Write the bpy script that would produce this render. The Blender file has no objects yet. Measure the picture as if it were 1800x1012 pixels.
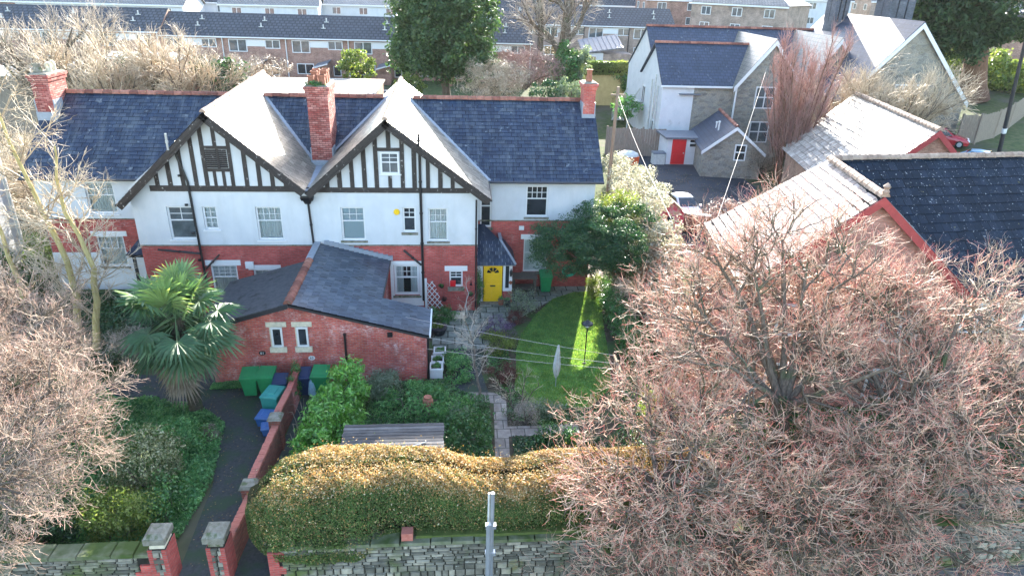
import bpy, math, random
import numpy as np
from mathutils import Matrix, Vector
SC = bpy.context.scene
COL = SC.collection
rng = np.random.default_rng(7)
random.seed(7)

# ---------------------------------------------------------------- camera, sky, sun, exposure
PITCH, ROLL, YAW, FPX, CAMH = math.radians(24.6), math.radians(-1.85), math.radians(5.3), 1200.0, 15.0
_F = np.array([math.sin(YAW)*math.cos(PITCH), math.cos(YAW)*math.cos(PITCH), -math.sin(PITCH)])
_R = np.array([math.cos(YAW), -math.sin(YAW), 0.0])
_D = np.cross(_F, _R)
_R2 = _R*math.cos(ROLL)+_D*math.sin(ROLL)
_D2 = _D*math.cos(ROLL)-_R*math.sin(ROLL)
cam_d = bpy.data.cameras.new('camera')
cam = bpy.data.objects.new('camera', cam_d)
COL.objects.link(cam)
mw = Matrix.Identity(4)
for i in range(3):
    mw[i][0] = _R2[i]; mw[i][1] = -_D2[i]; mw[i][2] = -_F[i]
mw[2][3] = CAMH
cam.matrix_world = mw
cam_d.sensor_width = 36; cam_d.lens = 24; cam_d.clip_start = 0.5; cam_d.clip_end = 3000
SC.camera = cam

SUN_EL, SUN_AZ = math.radians(20.6), math.radians(15.0)     # azimuth from +Y towards +X
w = bpy.data.worlds.new('World'); SC.world = w; w.use_nodes = True
nt = w.node_tree
bg = nt.nodes['Background']
sky = nt.nodes.new('ShaderNodeTexSky'); sky.sky_type = 'NISHITA'; sky.sun_disc = False
sky.sun_elevation = SUN_EL; sky.sun_rotation = SUN_AZ; sky.air_density = 1.0; sky.dust_density = 1.0; sky.ozone_density = 1.0
nt.links.new(sky.outputs[0], bg.inputs[0]); bg.inputs[1].default_value = 0.15
sl = bpy.data.lights.new('sun', 'SUN'); sl.energy = 4.2; sl.angle = math.radians(0.5); sl.color = (1.0, 0.93, 0.82)
so = bpy.data.objects.new('sun', sl); COL.objects.link(so)
sd = Vector((math.sin(SUN_AZ)*math.cos(SUN_EL), math.cos(SUN_AZ)*math.cos(SUN_EL), math.sin(SUN_EL)))
so.rotation_euler = sd.to_track_quat('Z', 'Y').to_euler(); so.location = (60, 200, 90)
SC.view_settings.view_transform = 'Standard'; SC.view_settings.look = 'None'
SC.view_settings.exposure = 2.72; SC.view_settings.gamma = 1.0
SC.cycles.max_bounces = 6; SC.cycles.transparent_max_bounces = 8
SC.cycles.caustics_reflective = False; SC.cycles.caustics_refractive = False

def P(x, y, Y=None, z=None):
    """photo direction (1800 px wide) met with the plane Y=... or z=..., as a world point"""
    d = _F*FPX+_R2*(x-900)+_D2*(y-506); o = np.array([0, 0, CAMH])
    t = Y/d[1] if Y is not None else (z-CAMH)/d[2]
    return o+d*t
def sstep(t):
    t = np.clip(t, 0, 1); return t*t*(3-2*t)
def terr(x, y):
    return .07*np.clip(y-72, 0, 43)+3.0*sstep((x-32)/14)*sstep((y-40)/15)
def G(x, y):
    """where the photo direction meets the terrain"""
    z = 0.0
    for _ in range(60):
        p = P(x, y, z=z); z = .6*z+.4*float(terr(p[0], p[1]))
    return P(x, y, z=z)

# ---------------------------------------------------------------- materials
MATS = {}
def lnk(nt, a, b): nt.links.new(a, b)
def newmat(name, rough=.8, spec=.3):
    m = bpy.data.materials.new(name); m.use_nodes = True
    nt = m.node_tree; b = nt.nodes['Principled BSDF']
    b.inputs['Roughness'].default_value = rough; b.inputs['Specular IOR Level'].default_value = spec
    MATS[name] = m
    return m, nt, b
def coord(nt, kind='Object', scale=None):
    t = nt.nodes.new('ShaderNodeTexCoord'); out = t.outputs[kind]
    if scale is not None:
        mp = nt.nodes.new('ShaderNodeMapping'); mp.inputs['Scale'].default_value = scale
        lnk(nt, out, mp.inputs[0]); out = mp.outputs[0]
    return out
def noise(nt, vec, scale, detail=4, rough=.6, dist=0):
    n = nt.nodes.new('ShaderNodeTexNoise'); n.inputs['Scale'].default_value = scale
    n.inputs['Detail'].default_value = detail; n.inputs['Roughness'].default_value = rough; n.inputs['Distortion'].default_value = dist
    lnk(nt, vec, n.inputs['Vector']); return n.outputs[0]
def ramp(nt, fac, stops, interp='LINEAR'):
    r = nt.nodes.new('ShaderNodeValToRGB'); r.color_ramp.interpolation = interp
    el = r.color_ramp.elements
    while len(el) < len(stops): el.new(.5)
    for e, (p, c) in zip(el, stops):
        e.position = p; e.color = (*c, 1) if len(c) == 3 else c
    lnk(nt, fac, r.inputs[0]); return r.outputs[0]
def mix(nt, fac, a, b, mode='MIX'):
    n = nt.nodes.new('ShaderNodeMix'); n.data_type = 'RGBA'; n.blend_type = mode
    for i, v in ((0, fac), (6, a), (7, b)):
        if isinstance(v, (int, float)): n.inputs[i].default_value = v
        elif isinstance(v, tuple): n.inputs[i].default_value = (*v, 1)
        else: lnk(nt, v, n.inputs[i])
    return n.outputs[2]
def bump(nt, b, h, strength=.5, dist=.02):
    n = nt.nodes.new('ShaderNodeBump'); n.inputs['Strength'].default_value = strength; n.inputs['Distance'].default_value = dist
    lnk(nt, h, n.inputs['Height']); lnk(nt, n.outputs[0], b.inputs['Normal'])
def attr(nt, name='rnd'):
    a = nt.nodes.new('ShaderNodeAttribute'); a.attribute_name = name; return a.outputs['Fac']
def lin(*c):   # sRGB 0-255 to linear
    return tuple(((v/255)/12.92 if v/255 <= .04045 else ((v/255+.055)/1.055)**2.4) for v in c)
W3 = (0, 0, 0); W1 = (1, 1, 1)

def m_noise(name, stops, scale=3, rough=.85, spec=.2, detail=5, bmp=0, bdist=.02, stretch=None, big=None, metal=0):
    m, nt, b = newmat(name, rough, spec)
    v = coord(nt, 'Object', stretch); n = noise(nt, v, scale, detail)
    c = ramp(nt, n, stops)
    if big:
        sc, colr, lo, hi = big
        k = ramp(nt, noise(nt, coord(nt), sc, 3), [(lo, W3), (hi, W1)])
        c = mix(nt, k, c, colr)
    lnk(nt, c, b.inputs['Base Color']); b.inputs['Metallic'].default_value = metal
    if bmp: bump(nt, b, n, bmp, bdist)
    return m
def two(a, b, lo=.3, hi=.7): return [(lo, a), (hi, b)]
def m_plain(name, c, rough=.6, spec=.3, var=.15, scale=6, metal=0):
    d = tuple(x*(1-var) for x in c); l = tuple(min(1, x*(1+var)) for x in c)
    return m_noise(name, two(d, l), scale, rough, spec, 4, metal=metal)
def m_brick(name, c1, c2, mort, efflo=None, w=.225, h=.075, ms=.011, stain=None, bmp=.5, ef=(.58, .75)):
    m, nt, b = newmat(name, .85, .25)
    uv = coord(nt, 'UV')
    t = nt.nodes.new('ShaderNodeTexBrick'); lnk(nt, uv, t.inputs['Vector'])
    t.inputs['Scale'].default_value = 1; t.inputs['Brick Width'].default_value = w; t.inputs['Row Height'].default_value = h
    t.inputs['Mortar Size'].default_value = ms; t.inputs['Mortar Smooth'].default_value = .2; t.inputs['Bias'].default_value = -.1
    t.inputs['Color1'].default_value = (*c1, 1); t.inputs['Color2'].default_value = (*c2, 1); t.inputs['Mortar'].default_value = (*mort, 1)
    o = coord(nt)
    n1 = ramp(nt, noise(nt, o, .9, 4), [(.3, (.62, .62, .62)), (.7, (1.25, 1.2, 1.2))])
    c = mix(nt, 1.0, t.outputs[0], n1, 'MULTIPLY')
    n3 = ramp(nt, noise(nt, coord(nt, 'Object', (4, 4, 13)), 1.2, 2), [(.3, (.75, .72, .72)), (.7, (1.2, 1.2, 1.2))])
    c = mix(nt, 1.0, c, n3, 'MULTIPLY')
    if efflo:
        k = ramp(nt, noise(nt, o, 1.1, 6, .75), [(ef[0], W3), (ef[1], W1)])
        k2 = ramp(nt, noise(nt, coord(nt, 'Object', (3, 3, 12)), 2.2, 3, .7), [(.45, W3), (.6, W1)])
        c = mix(nt, mix(nt, 1.0, k, k2, 'MULTIPLY'), c, efflo)
    if stain:
        k = ramp(nt, noise(nt, o, .6, 5, .7), [(.55, W3), (.72, (.75, .75, .75))])
        c = mix(nt, k, c, stain)
    lnk(nt, c, b.inputs['Base Color'])
    bump(nt, b, t.outputs[1], -bmp, .012)
    return m
def m_rubble(name, cols, mort, sx, sz, stain=None, msz=.05, bmp=.7):
    m, nt, b = newmat(name, .9, .2)
    uv = coord(nt, 'UV', (sx, sz, 1))
    nz = noise(nt, uv, 1.3, 3)
    ve = nt.nodes.new('ShaderNodeVectorMath'); ve.operation = 'MULTIPLY_ADD'
    ve.inputs[1].default_value = (.25, .12, 0); lnk(nt, nz, ve.inputs[0]); lnk(nt, uv, ve.inputs[2])
    v1 = nt.nodes.new('ShaderNodeTexVoronoi'); v1.voronoi_dimensions = '2D'; v1.feature = 'DISTANCE_TO_EDGE'; v1.inputs['Scale'].default_value = 1
    v2 = nt.nodes.new('ShaderNodeTexVoronoi'); v2.voronoi_dimensions = '2D'; v2.inputs['Scale'].default_value = 1
    for v in (v1, v2): lnk(nt, ve.outputs[0], v.inputs['Vector']); v.inputs['Randomness'].default_value = .85
    bw = nt.nodes.new('ShaderNodeRGBToBW'); lnk(nt, v2.outputs['Color'], bw.inputs[0])
    c = ramp(nt, bw.outputs[0], [(i/(len(cols)-1)*.7+.15, k) for i, k in enumerate(cols)])
    g = ramp(nt, noise(nt, coord(nt), 9, 5), [(.3, (.7, .7, .7)), (.7, (1.2, 1.2, 1.2))])
    c = mix(nt, 1.0, c, g, 'MULTIPLY')
    e = ramp(nt, v1.outputs[0], [(msz*.5, W3), (msz, W1)])
    c = mix(nt, e, mort, c)
    if stain:
        k = ramp(nt, noise(nt, coord(nt), .8, 5, .7), [(.5, W3), (.68, (.7, .7, .7))])
        c = mix(nt, k, c, stain)
    lnk(nt, c, b.inputs['Base Color'])
    bump(nt, b, ramp(nt, v1.outputs[0], [(0, W3), (.14, W1)]), bmp, .03)
    return m
def m_rnd(name, stops, rough=.5, spec=.5, nscale=5, nstops=None, spots=None, interp='LINEAR', bmp=0, trans=0, tcol=None, streak=None):
    """colour picked per face (each slate, each leaf), varied by noise"""
    m, nt, b = newmat(name, rough, spec)
    c = ramp(nt, attr(nt), stops, interp)
    o = coord(nt)
    n = ramp(nt, noise(nt, o, nscale, 4), nstops or [(.3, (.7, .7, .7)), (.7, (1.25, 1.25, 1.25))])
    c = mix(nt, 1.0, c, n, 'MULTIPLY')
    for s in (spots or []):
        sc, lo, hi, col = s
        k = ramp(nt, noise(nt, o, sc, 3, .6), [(lo, W3), (hi, W1)])
        c = mix(nt, k, c, col)
    if streak:
        k = ramp(nt, noise(nt, coord(nt, 'Object', streak[0]), 1, 4, .7), [(streak[1], W3), (streak[2], W1)]); c = mix(nt, k, c, streak[3])
    lnk(nt, c, b.inputs['Base Color'])
    if bmp: bump(nt, b, noise(nt, o, 30, 3), bmp, .01)
    if trans:
        tr = nt.nodes.new('ShaderNodeBsdfTranslucent'); ms = nt.nodes.new('ShaderNodeMixShader'); ms.inputs[0].default_value = trans
        c2 = mix(nt, 1.0, c, tcol or (1.4, 1.5, .7), 'MULTIPLY')
        lnk(nt, c2, tr.inputs[0]); lnk(nt, b.outputs[0], ms.inputs[1]); lnk(nt, tr.outputs[0], ms.inputs[2])
        lnk(nt, ms.outputs[0], nt.nodes['Material Output'].inputs[0])
    return m
def m_tiles(name, c1, c2, gap, w, h, ms, rough=.6, spec=.4, spots=None, bmp=.6):
    """roof tiles on a far roof, laid by UV in metres"""
    m, nt, b = newmat(name, rough, spec)
    t = nt.nodes.new('ShaderNodeTexBrick'); lnk(nt, coord(nt, 'UV'), t.inputs['Vector'])
    t.inputs['Scale'].default_value = 1; t.inputs['Brick Width'].default_value = w; t.inputs['Row Height'].default_value = h
    t.inputs['Mortar Size'].default_value = ms; t.inputs['Color1'].default_value = (*c1, 1); t.inputs['Color2'].default_value = (*c2, 1); t.inputs['Mortar'].default_value = (*gap, 1)
    c = mix(nt, 1.0, t.outputs[0], ramp(nt, noise(nt, coord(nt), .7, 5), [(.3, (.75, .75, .75)), (.7, (1.2, 1.2, 1.2))]), 'MULTIPLY')
    for sc, lo, hi, col in (spots or []):
        k = ramp(nt, noise(nt, coord(nt), sc, 3, .6), [(lo, W3), (hi, W1)]); c = mix(nt, k, c, col)
    lnk(nt, c, b.inputs['Base Color']); bump(nt, b, t.outputs[1], -bmp, .02)
    return m

BRICK = m_brick('red_brick', (.40, .065, .055), (.48, .10, .078), (.27, .13, .115), efflo=(.55, .38, .34))
BRICK_OLD = m_brick('weathered_red_brick', (.43, .075, .062), (.54, .135, .085), (.33, .19, .17), efflo=(.66, .52, .50), stain=(.21, .085, .085), ef=(.5, .66))
BRICK_HALL = m_brick('pinkish_hall_brick', (.36, .18, .135), (.46, .26, .20), (.36, .26, .21))
BRICK_PALE = m_brick('pale_brown_brick', (.30, .17, .11), (.38, .23, .15), (.36, .28, .22))
BRICK_DULL = m_brick('brown_terrace_brick', (.30, .165, .12), (.38, .225, .17), (.34, .26, .21), w=.45, h=.15, ms=.02)
BRICK_BUFF = m_brick('grey_buff_terrace_brick', (.30, .23, .18), (.37, .29, .23), (.34, .28, .24), w=.45, h=.15, ms=.02)
SOLDIER = m_noise('brick_coping', two((.34, .10, .075), (.47, .19, .14)), 7, .85, .2, stretch=(1, 12, 1), bmp=.4, big=(3, (.2, .1, .08), .55, .7))
BRICK_CH = m_brick('chimney_brick', (.32, .075, .062), (.50, .24, .20), (.12, .045, .04), efflo=(.45, .30, .28), w=.27, h=.095, ms=.012, bmp=.8)
WHITE = m_noise('white_render', two((.50, .515, .53), (.58, .585, .585)), 1.2, .85, .2, bmp=.15, bdist=.006, big=(.9, (.47, .475, .465), .6, .8))
def _streaks():
    m = WHITE; nt = m.node_tree; b = nt.nodes['Principled BSDF']; src = b.inputs['Base Color'].links[0].from_socket
    k = ramp(nt, noise(nt, coord(nt, 'Object', (2.2, 2.2, .5)), 1.0, 5, .6), [(.5, W1), (.8, (.9, .9, .88))])
    lnk(nt, mix(nt, 1.0, src, k, 'MULTIPLY'), b.inputs['Base Color'])
_streaks()
WHITEP = m_plain('white_paint', (.64, .64, .63), .45, .4, .04)
CREAM = m_plain('cream_stone', (.56, .50, .38), .85, .2, .2, 9)
TIMBER = m_noise('black_timber_paint', [(.40, (.024, .019, .018)), (.64, (.038, .029, .026)), (.72, (.5, .48, .45))], 9, .6, .4, 6, stretch=(1, 1, .8), bmp=.3)
BLACKP = m_plain('black_pipe_paint', (.012, .012, .014), .4, .5, .2)
GUT = m_plain('dark_gutter', (.025, .025, .03), .45, .5, .2)
SLATE = m_rnd('blue_grey_slate', [(0, (0.008, 0.016, 0.035)), (.5, (0.013, 0.025, 0.052)), (.85, (0.027, 0.039, 0.064)), (1, (0.060, 0.071, 0.087))], .45, .45, 2.2,
              spots=[(2.6, .64, .72, (.16, .18, .19)), (14, .68, .74, (.30, .31, .29)), (8, .73, .78, (.25, .21, .07))], bmp=.2, streak=((3.2, .35, .35), .5, .78, (.085, .10, .115)))
SLATE_L = m_rnd('sun_glare_slate', [(0, (.17, .145, .11)), (.6, (.24, .205, .16)), (1, (.34, .29, .225))], .34, .7, 2.2,
                spots=[(9, .66, .73, (.08, .07, .05))], bmp=.2)  # pale copy of the slate: sun glare on the gable slopes put into colour
SLATE_A = m_rnd('grey_blue_slate', [(0, (0.036, 0.050, 0.073)), (.5, (0.053, 0.071, 0.099)), (1, (0.090, 0.107, 0.129))], .4, .5, 2.0,
                spots=[(1.6, .58, .68, (.035, .042, .055)), (11, .70, .76, (.28, .29, .29))], bmp=.2)
FELT = m_noise('roofing_felt', two((.035, .037, .042), (.065, .066, .07)), 6, .8, .3, bmp=.3, big=(2, (.02, .02, .022), .55, .7))
CONC_TILE_P = m_rnd('pinkish_concrete_tile', [(0, (.30, .235, .205)), (.5, (.38, .305, .27)), (.93, (.46, .385, .345)), (1, (.24, .18, .155))], .8, .15, 2.5, spots=[(7, .62, .7, (.12, .09, .08))], bmp=.3)
CONC_TILE = m_rnd('pale_concrete_tile', [(0, (.27, .22, .185)), (.5, (.36, .30, .255)), (.93, (.46, .40, .34)), (1, (.2, .16, .13))], .55, .4, 2.5,
                  spots=[(9, .64, .7, (.11, .09, .075))], bmp=.3)
CONC_BLUE = m_rnd('blue_concrete_tile', [(0, (.004, .009, .018)), (.6, (.007, .014, .027)), (1, (.015, .024, .04))], .7, .2, 3,
                  spots=[(12, .655, .70, (.38, .4, .38)), (5, .70, .76, (.25, .23, .08))], bmp=.3)
RIDGE = m_rnd('terracotta_ridge', [(0, (.16, .062, .046)), (.5, (.26, .10, .07)), (1, (.36, .16, .11))], .8, .2, 5, spots=[(6, .6, .7, (.13, .11, .085)), (10, .68, .74, (.34, .28, .09))])
RIDGE_G = m_rnd('lichened_ridge', [(0, (.28, .19, .14)), (1, (.38, .28, .21))], .8, .2, 5, spots=[(6, .58, .7, (.17, .14, .1))])
LEAD = m_plain('lead_flashing', (.24, .26, .29), .55, .5, .15)
TERRA = m_plain('terracotta', (.30, .12, .075), .8, .2, .3, 8)
STONECAP = m_noise('weathered_stone_cap', two((.13, .12, .095), (.25, .235, .19)), 6, .9, .2, bmp=.4, big=(4, (.08, .095, .045), .52, .66))
RUBBLE = m_rubble('rubble_stone_wall', [(.20, .215, .22), (.30, .31, .31), (.38, .38, .36), (.25, .24, .21)], (.045, .045, .042), 3.1, 4.6, stain=(.10, .115, .045))
COURSED = m_rubble('coursed_stone_wall', [(.21, .215, .21), (.31, .315, .30), (.37, .36, .32)], (.05, .05, .045), 2.2, 8.0, stain=(.11, .13, .05))
HOUSESTONE = m_rubble('house_stone', [(.22, .20, .16), (.29, .26, .21), (.25, .24, .21), (.17, .16, .14)], (.25, .24, .21), 2.2, 4.2, msz=.03, bmp=.4)
GLASS = m_plain('dark_window_glass', (.025, .03, .035), .06, .8, .4, 1.5)
GLASSG = m_noise('dull_window_glass', two((.05, .06, .065), (.13, .15, .16)), 1.6, .08, .8)
def m_clear():
    m, nt, b = newmat('clear_glass', .04, .6)
    tr = nt.nodes.new('ShaderNodeBsdfTransparent'); tr.inputs[0].default_value = (.93, .95, .95, 1)
    gl = nt.nodes.new('ShaderNodeBsdfGlossy'); gl.inputs['Roughness'].default_value = .03
    fr = nt.nodes.new('ShaderNodeFresnel'); fr.inputs[0].default_value = 1.5
    ms = nt.nodes.new('ShaderNodeMixShader'); lnk(nt, fr.outputs[0], ms.inputs[0]); lnk(nt, tr.outputs[0], ms.inputs[1]); lnk(nt, gl.outputs[0], ms.inputs[2])
    lnk(nt, ms.outputs[0], nt.nodes['Material Output'].inputs[0]); return m
CLEAR = m_clear()
CURT = m_noise('net_curtain', two((.50, .54, .55), (.72, .75, .75)), 3, .9, .1, stretch=(9, 1, .4))
CURTB = m_noise('patterned_blind', two((.30, .40, .46), (.55, .63, .68)), 26, .9, .1)
YELLOW = m_plain('yellow_gloss_paint', (.80, .48, .015), .35, .5, .05)
RED = m_plain('red_gloss_paint', (.55, .012, .018), .4, .5, .08)
REDB = m_plain('dull_red_barge_paint', (.30, .045, .045), .5, .4, .15)
GREENBIN = m_plain('green_bin_plastic', (0.016, 0.208, 0.072), .42, .5, .12, 4)
BLUEBIN = m_plain('navy_bin_plastic', (.014, .032, .085), .42, .5, .12, 4)
BLUEBOX = m_plain('blue_box_plastic', (.03, .11, .30), .4, .5, .1, 4)
TEAL = m_plain('teal_box_plastic', (.03, .26, .22), .45, .5, .1, 4)
RUBBER = m_plain('black_rubber', (.012, .012, .012), .7, .3, .2)
PALEBAG = m_plain('pale_blue_sack', (.25, .42, .50), .4, .5, .2, 14)
WOODF = m_noise('grey_fence_wood', two((.17, .14, .11), (.30, .25, .20)), 5, .9, .15, stretch=(7, 7, .5), bmp=.3)
WOODD = m_rnd('dark_shed_boards', [(0, (.075, .07, .068)), (.6, (.115, .108, .105)), (1, (.17, .16, .155))], .75, .25, 3, streak=((.5, 9, 1), .45, .7, (.05, .047, .047)), bmp=.4)
WOODP = m_noise('pole_wood', two((.20, .15, .10), (.32, .26, .18)), 4, .9, .15, stretch=(6, 6, .4))
BENCH = m_noise('old_bench_wood', two((.09, .075, .06), (.17, .145, .12)), 5, .9, .2, stretch=(1, 6, 1))
TARMAC = m_noise('mossy_tarmac', two((.026, .031, .031), (.058, .062, .062)), 9, .8, .3, 7, bmp=.5, bdist=.012, big=(1.1, (.03, .055, .028), .47, .64))
TARMAC2 = m_noise('car_park_tarmac', two((.04, .042, .05), (.065, .067, .075)), 9, .9, .15, 6, bmp=.3, bdist=.01, big=(.5, (.03, .032, .036), .5, .7))
ROADM = m_noise('road_asphalt', two((.045, .045, .048), (.075, .075, .078)), 30, .85, .3, 5, bmp=.3, bdist=.01)
PAVE = m_brick('pavement_slabs', (.16, .155, .145), (.21, .20, .185), (.07, .07, .06), w=.9, h=.6, ms=.012)
FLAG = m_brick('patio_flagstones', (0.150, 0.173, 0.143), (0.255, 0.270, 0.232), (0.045, 0.053, 0.038), w=.62, h=.62, ms=.03, stain=(0.075, 0.112, 0.053))
PATHST = m_brick('stone_path', (0.253, 0.218, 0.184), (0.322, 0.287, 0.247), (0.103, 0.098, 0.081), w=.5, h=.55, ms=.02, stain=(0.138, 0.132, 0.098))
SOIL = m_noise('soil', two((0.045, 0.035, 0.024), (0.096, 0.080, 0.056)), 5, .95, .1, 6, bmp=.6, big=(.7, (0.056, 0.096, 0.032), .48, .62))
ROUGHG = m_noise('rough_ground', [(.3, (.035, .055, .02)), (.5, (.06, .085, .028)), (.72, (.11, .10, .055))], 2.2, .95, .1, 6, bmp=.5, big=(.15, (.10, .09, .07), .5, .65))
LAWN = m_noise('lawn_turf', [(.3, (.08, .21, .075)), (.5, (.12, .28, .10)), (.62, (.17, .31, .12)), (.76, (.23, .30, .14))], 2.4, .9, .15, 7, bmp=.5, big=(.8, (.15, .27, .08), .55, .72))
GRASSB = m_rnd('grass_blades', [(0, (.08, .20, .07)), (.6, (.13, .29, .10)), (1, (.26, .36, .15))], .6, .3, 2, trans=.55, tcol=(2.2, 1.75, .7))
BARK = m_noise('grey_bark', two((.08, .062, .047), (.19, .155, .12)), 6, .9, .15, 6, stretch=(3, 3, .6), bmp=.6, bdist=.03, big=(1.2, (.085, .11, .05), .55, .7))
BARK_Y = m_noise('yellow_lichened_bark', two((.32, .25, .10), (.55, .45, .21)), 5, .9, .15, 6, stretch=(3, 3, .6), bmp=.5)
BARK_R = m_noise('red_brown_bark', two((.10, .055, .035), (.21, .125, .085)), 4, .95, .1, 6, stretch=(4, 4, .4), bmp=.8, bdist=.06)
TWIG_P = m_rnd('pink_lime_twigs', [(0, (.15, .115, .07)), (.3, (.36, .26, .17)), (.6, (.68, .48, .35)), (.82, (.68, .37, .27)), (1, (.66, .20, .15))], .5, .4, 3)
TWIG_L = m_rnd('pale_lime_twigs', [(0, (.12, .09, .06)), (.4, (.32, .235, .165)), (.75, (.56, .405, .30)), (1, (.60, .33, .25))], .5, .4, 3)
TWIG_T = m_rnd('tan_twigs', [(0, (.25, .19, .12)), (.5, (.46, .36, .24)), (1, (.62, .50, .36))], .55, .4, 3)
TWIG_G = m_rnd('grey_twigs', [(0, (0.195, 0.156, 0.124)), (.5, (0.338, 0.280, 0.221)), (1, (0.468, 0.390, 0.299))], .6, .35, 3)
TWIG_R = m_rnd('maroon_twigs', [(0, (.22, .14, .10)), (.5, (.36, .21, .17)), (1, (.44, .25, .22))], .6, .35, 3)
def leafm(name, a, b, c, rough=.45, spec=.4, trans=.35, tcol=None):
    return m_rnd(name, [(0, a), (.5, b), (1, c)], rough, spec, 1.6, trans=trans, tcol=tcol)
L_OAK = leafm('evergreen_oak_leaves', (0.027, 0.063, 0.024), (0.053, 0.108, 0.039), (0.112, 0.180, 0.068))
L_YEW = leafm('yew_needles', (0.015, 0.054, 0.027), (0.030, 0.093, 0.041), (0.083, 0.158, 0.045), trans=.25)
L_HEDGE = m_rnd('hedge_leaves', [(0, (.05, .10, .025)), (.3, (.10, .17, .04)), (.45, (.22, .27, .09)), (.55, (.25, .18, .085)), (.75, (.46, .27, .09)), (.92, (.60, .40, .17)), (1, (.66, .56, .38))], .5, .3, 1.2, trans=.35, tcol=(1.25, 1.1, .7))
L_LAUREL = leafm('laurel_leaves', (0.067, 0.192, 0.031), (0.134, 0.326, 0.058), (0.269, 0.499, 0.115), .3, .5, .35)
L_VARI = leafm('silver_leaves', (.15, .17, .09), (.42, .42, .32), (.68, .67, .55), .5, .35, .35, (1.05, 1.02, .9))
L_IVY = leafm('ivy_leaves', (0.025, 0.082, 0.022), (0.054, 0.154, 0.036), (0.118, 0.252, 0.064), .35, .5, .2)
L_FERN = leafm('fern_leaves', (.06, .17, .06), (.12, .29, .095), (.22, .40, .16), .5, .3, .35)
L_SAGE = leafm('grey_green_leaves', (0.114, 0.162, 0.106), (0.194, 0.244, 0.162), (0.308, 0.348, 0.244), .6, .3, .3)
L_BUSH = leafm('yellow_green_leaves', (0.075, 0.125, 0.025), (0.150, 0.206, 0.044), (0.288, 0.312, 0.100), .45, .4, .45)
L_CREAM = leafm('cream_flowers', (.05, .09, .025), (.22, .24, .13), (.48, .46, .30), .5, .3, .3)
L_PURP = leafm('purple_heather', (0.075, 0.053, 0.090), (0.150, 0.090, 0.173), (0.255, 0.165, 0.285), .7, .2, .2, (1, 1, 1))
L_RED = leafm('maroon_leaves', (0.072, 0.023, 0.021), (0.130, 0.043, 0.035), (0.208, 0.091, 0.065), .6, .3, .2, (1.2, 1, 1))
L_CON = leafm('sequoia_foliage', (.014, .036, .012), (.028, .062, .02), (.06, .10, .035), .6, .3, .2)
L_DARK = leafm('dark_shrub_leaves', (0.020, 0.050, 0.020), (0.037, 0.088, 0.034), (0.076, 0.143, 0.050), .4, .4, .25)
PALM = m_rnd('palm_frond', [(0, (.03, .085, .035)), (.35, (.075, .155, .07)), (.65, (.14, .23, .10)), (.88, (.21, .30, .10)), (1, (.36, .36, .10))], .5, .4, 2, trans=.35, tcol=(1.2, 1.25, .7))
PALMD = m_rnd('dead_palm_frond', [(0, (.12, .095, .07)), (1, (.30, .25, .19))], .8, .2, 3, trans=.15, tcol=(1.1, 1, .9))
PALMT = m_noise('palm_trunk_fibre', two((.045, .04, .03), (.11, .095, .065)), 9, .95, .1, 6, stretch=(1, 1, 3), bmp=.8, big=(2, (.04, .075, .025), .48, .62))
CORE = m_noise('hedge_core', two((.02, .024, .010), (.045, .04, .02)), 8, 1, .05)
METALP = m_plain('grey_galvanised_pole', (.42, .44, .46), .4, .5, .1, 3, .6)
GREYPAINT = m_plain('weathered_pale_paint', (.5, .50, .46), .6, .3, .2, 5)
CARW = m_plain('silver_white_car_paint', (.66, .68, .70), .22, .6, .03)
CARR = m_plain('red_car_paint', (.36, .02, .03), .25, .6, .05)
CARD = m_plain('black_car_paint', (.02, .022, .026), .22, .6, .05)
CARB = m_plain('pale_blue_car_paint', (.20, .36, .50), .25, .6, .05)
CARGL = m_plain('car_glass', (.018, .022, .026), .05, .8, .2)
LAMPR = m_plain('tail_lamp_red', (.45, .01, .01), .25, .5, .05)
LAMPW = m_plain('lamp_lens', (.75, .75, .72), .2, .6, .05)
PLATEY = m_plain('yellow_number_plate', (.70, .50, .03), .5, .3, .05)
WIRE = m_plain('pale_wire', (.52, .46, .42), .5, .3, .1)
WIREW = m_plain('service_cable', (.30, .29, .27), .6, .2, .05)
FLATR = m_noise('chippings_flat_roof', two((.30, .26, .215), (.42, .37, .31)), 5, .85, .25, 6, bmp=.3, big=(.5, (.25, .21, .17), .5, .66))
TERRTILE = m_tiles('dark_interlocking_tile', (.042, .048, .058), (.058, .064, .075), (.018, .02, .024), .6, .62, .09, .6, .3)
GREYTILE = m_tiles('grey_brown_tile', (.17, .15, .135), (.21, .19, .17), (.08, .07, .065), .5, .5, .05, .5, .5)
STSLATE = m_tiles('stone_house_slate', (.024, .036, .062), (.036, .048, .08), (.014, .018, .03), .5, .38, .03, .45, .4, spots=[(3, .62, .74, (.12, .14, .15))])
STSLATE_L = m_tiles('sunlit_toned_house_slate', (.17, .15, .12), (.22, .195, .155), (.10, .09, .07), .5, .38, .03, .42, .6)  # paler copy of the house slate, with sunlight put into its colour
YWALL = m_noise('yellow_ochre_wall', two((.40, .33, .15), (.50, .42, .21)), 2, .9, .15)
PLASTO = m_plain('orange_red_plastic', (.62, .10, .03), .4, .5, .08)
PLAYTAN = m_plain('tan_playhouse_roof', (.52, .38, .25), .7, .3, .08)
PLAYPINK = m_noise('pink_painted_panel', [(.35, (.50, .03, .06)), (.52, (.55, .16, .22)), (.62, (.55, .42, .38)), (.7, (.32, .40, .12))], 2.2, .6, .3, 2)
TILERED = m_plain('red_quarry_tile', (.40, .12, .08), .7, .3, .2, 7)
HOSE = m_plain('green_hose', (.02, .34, .20), .45, .4, .1)
WHITEWASH = m_noise('white_painted_wall', two((.54, .55, .56), (.62, .62, .62)), 1.5, .8, .2, big=(1.3, (.46, .455, .44), .6, .75))
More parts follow.
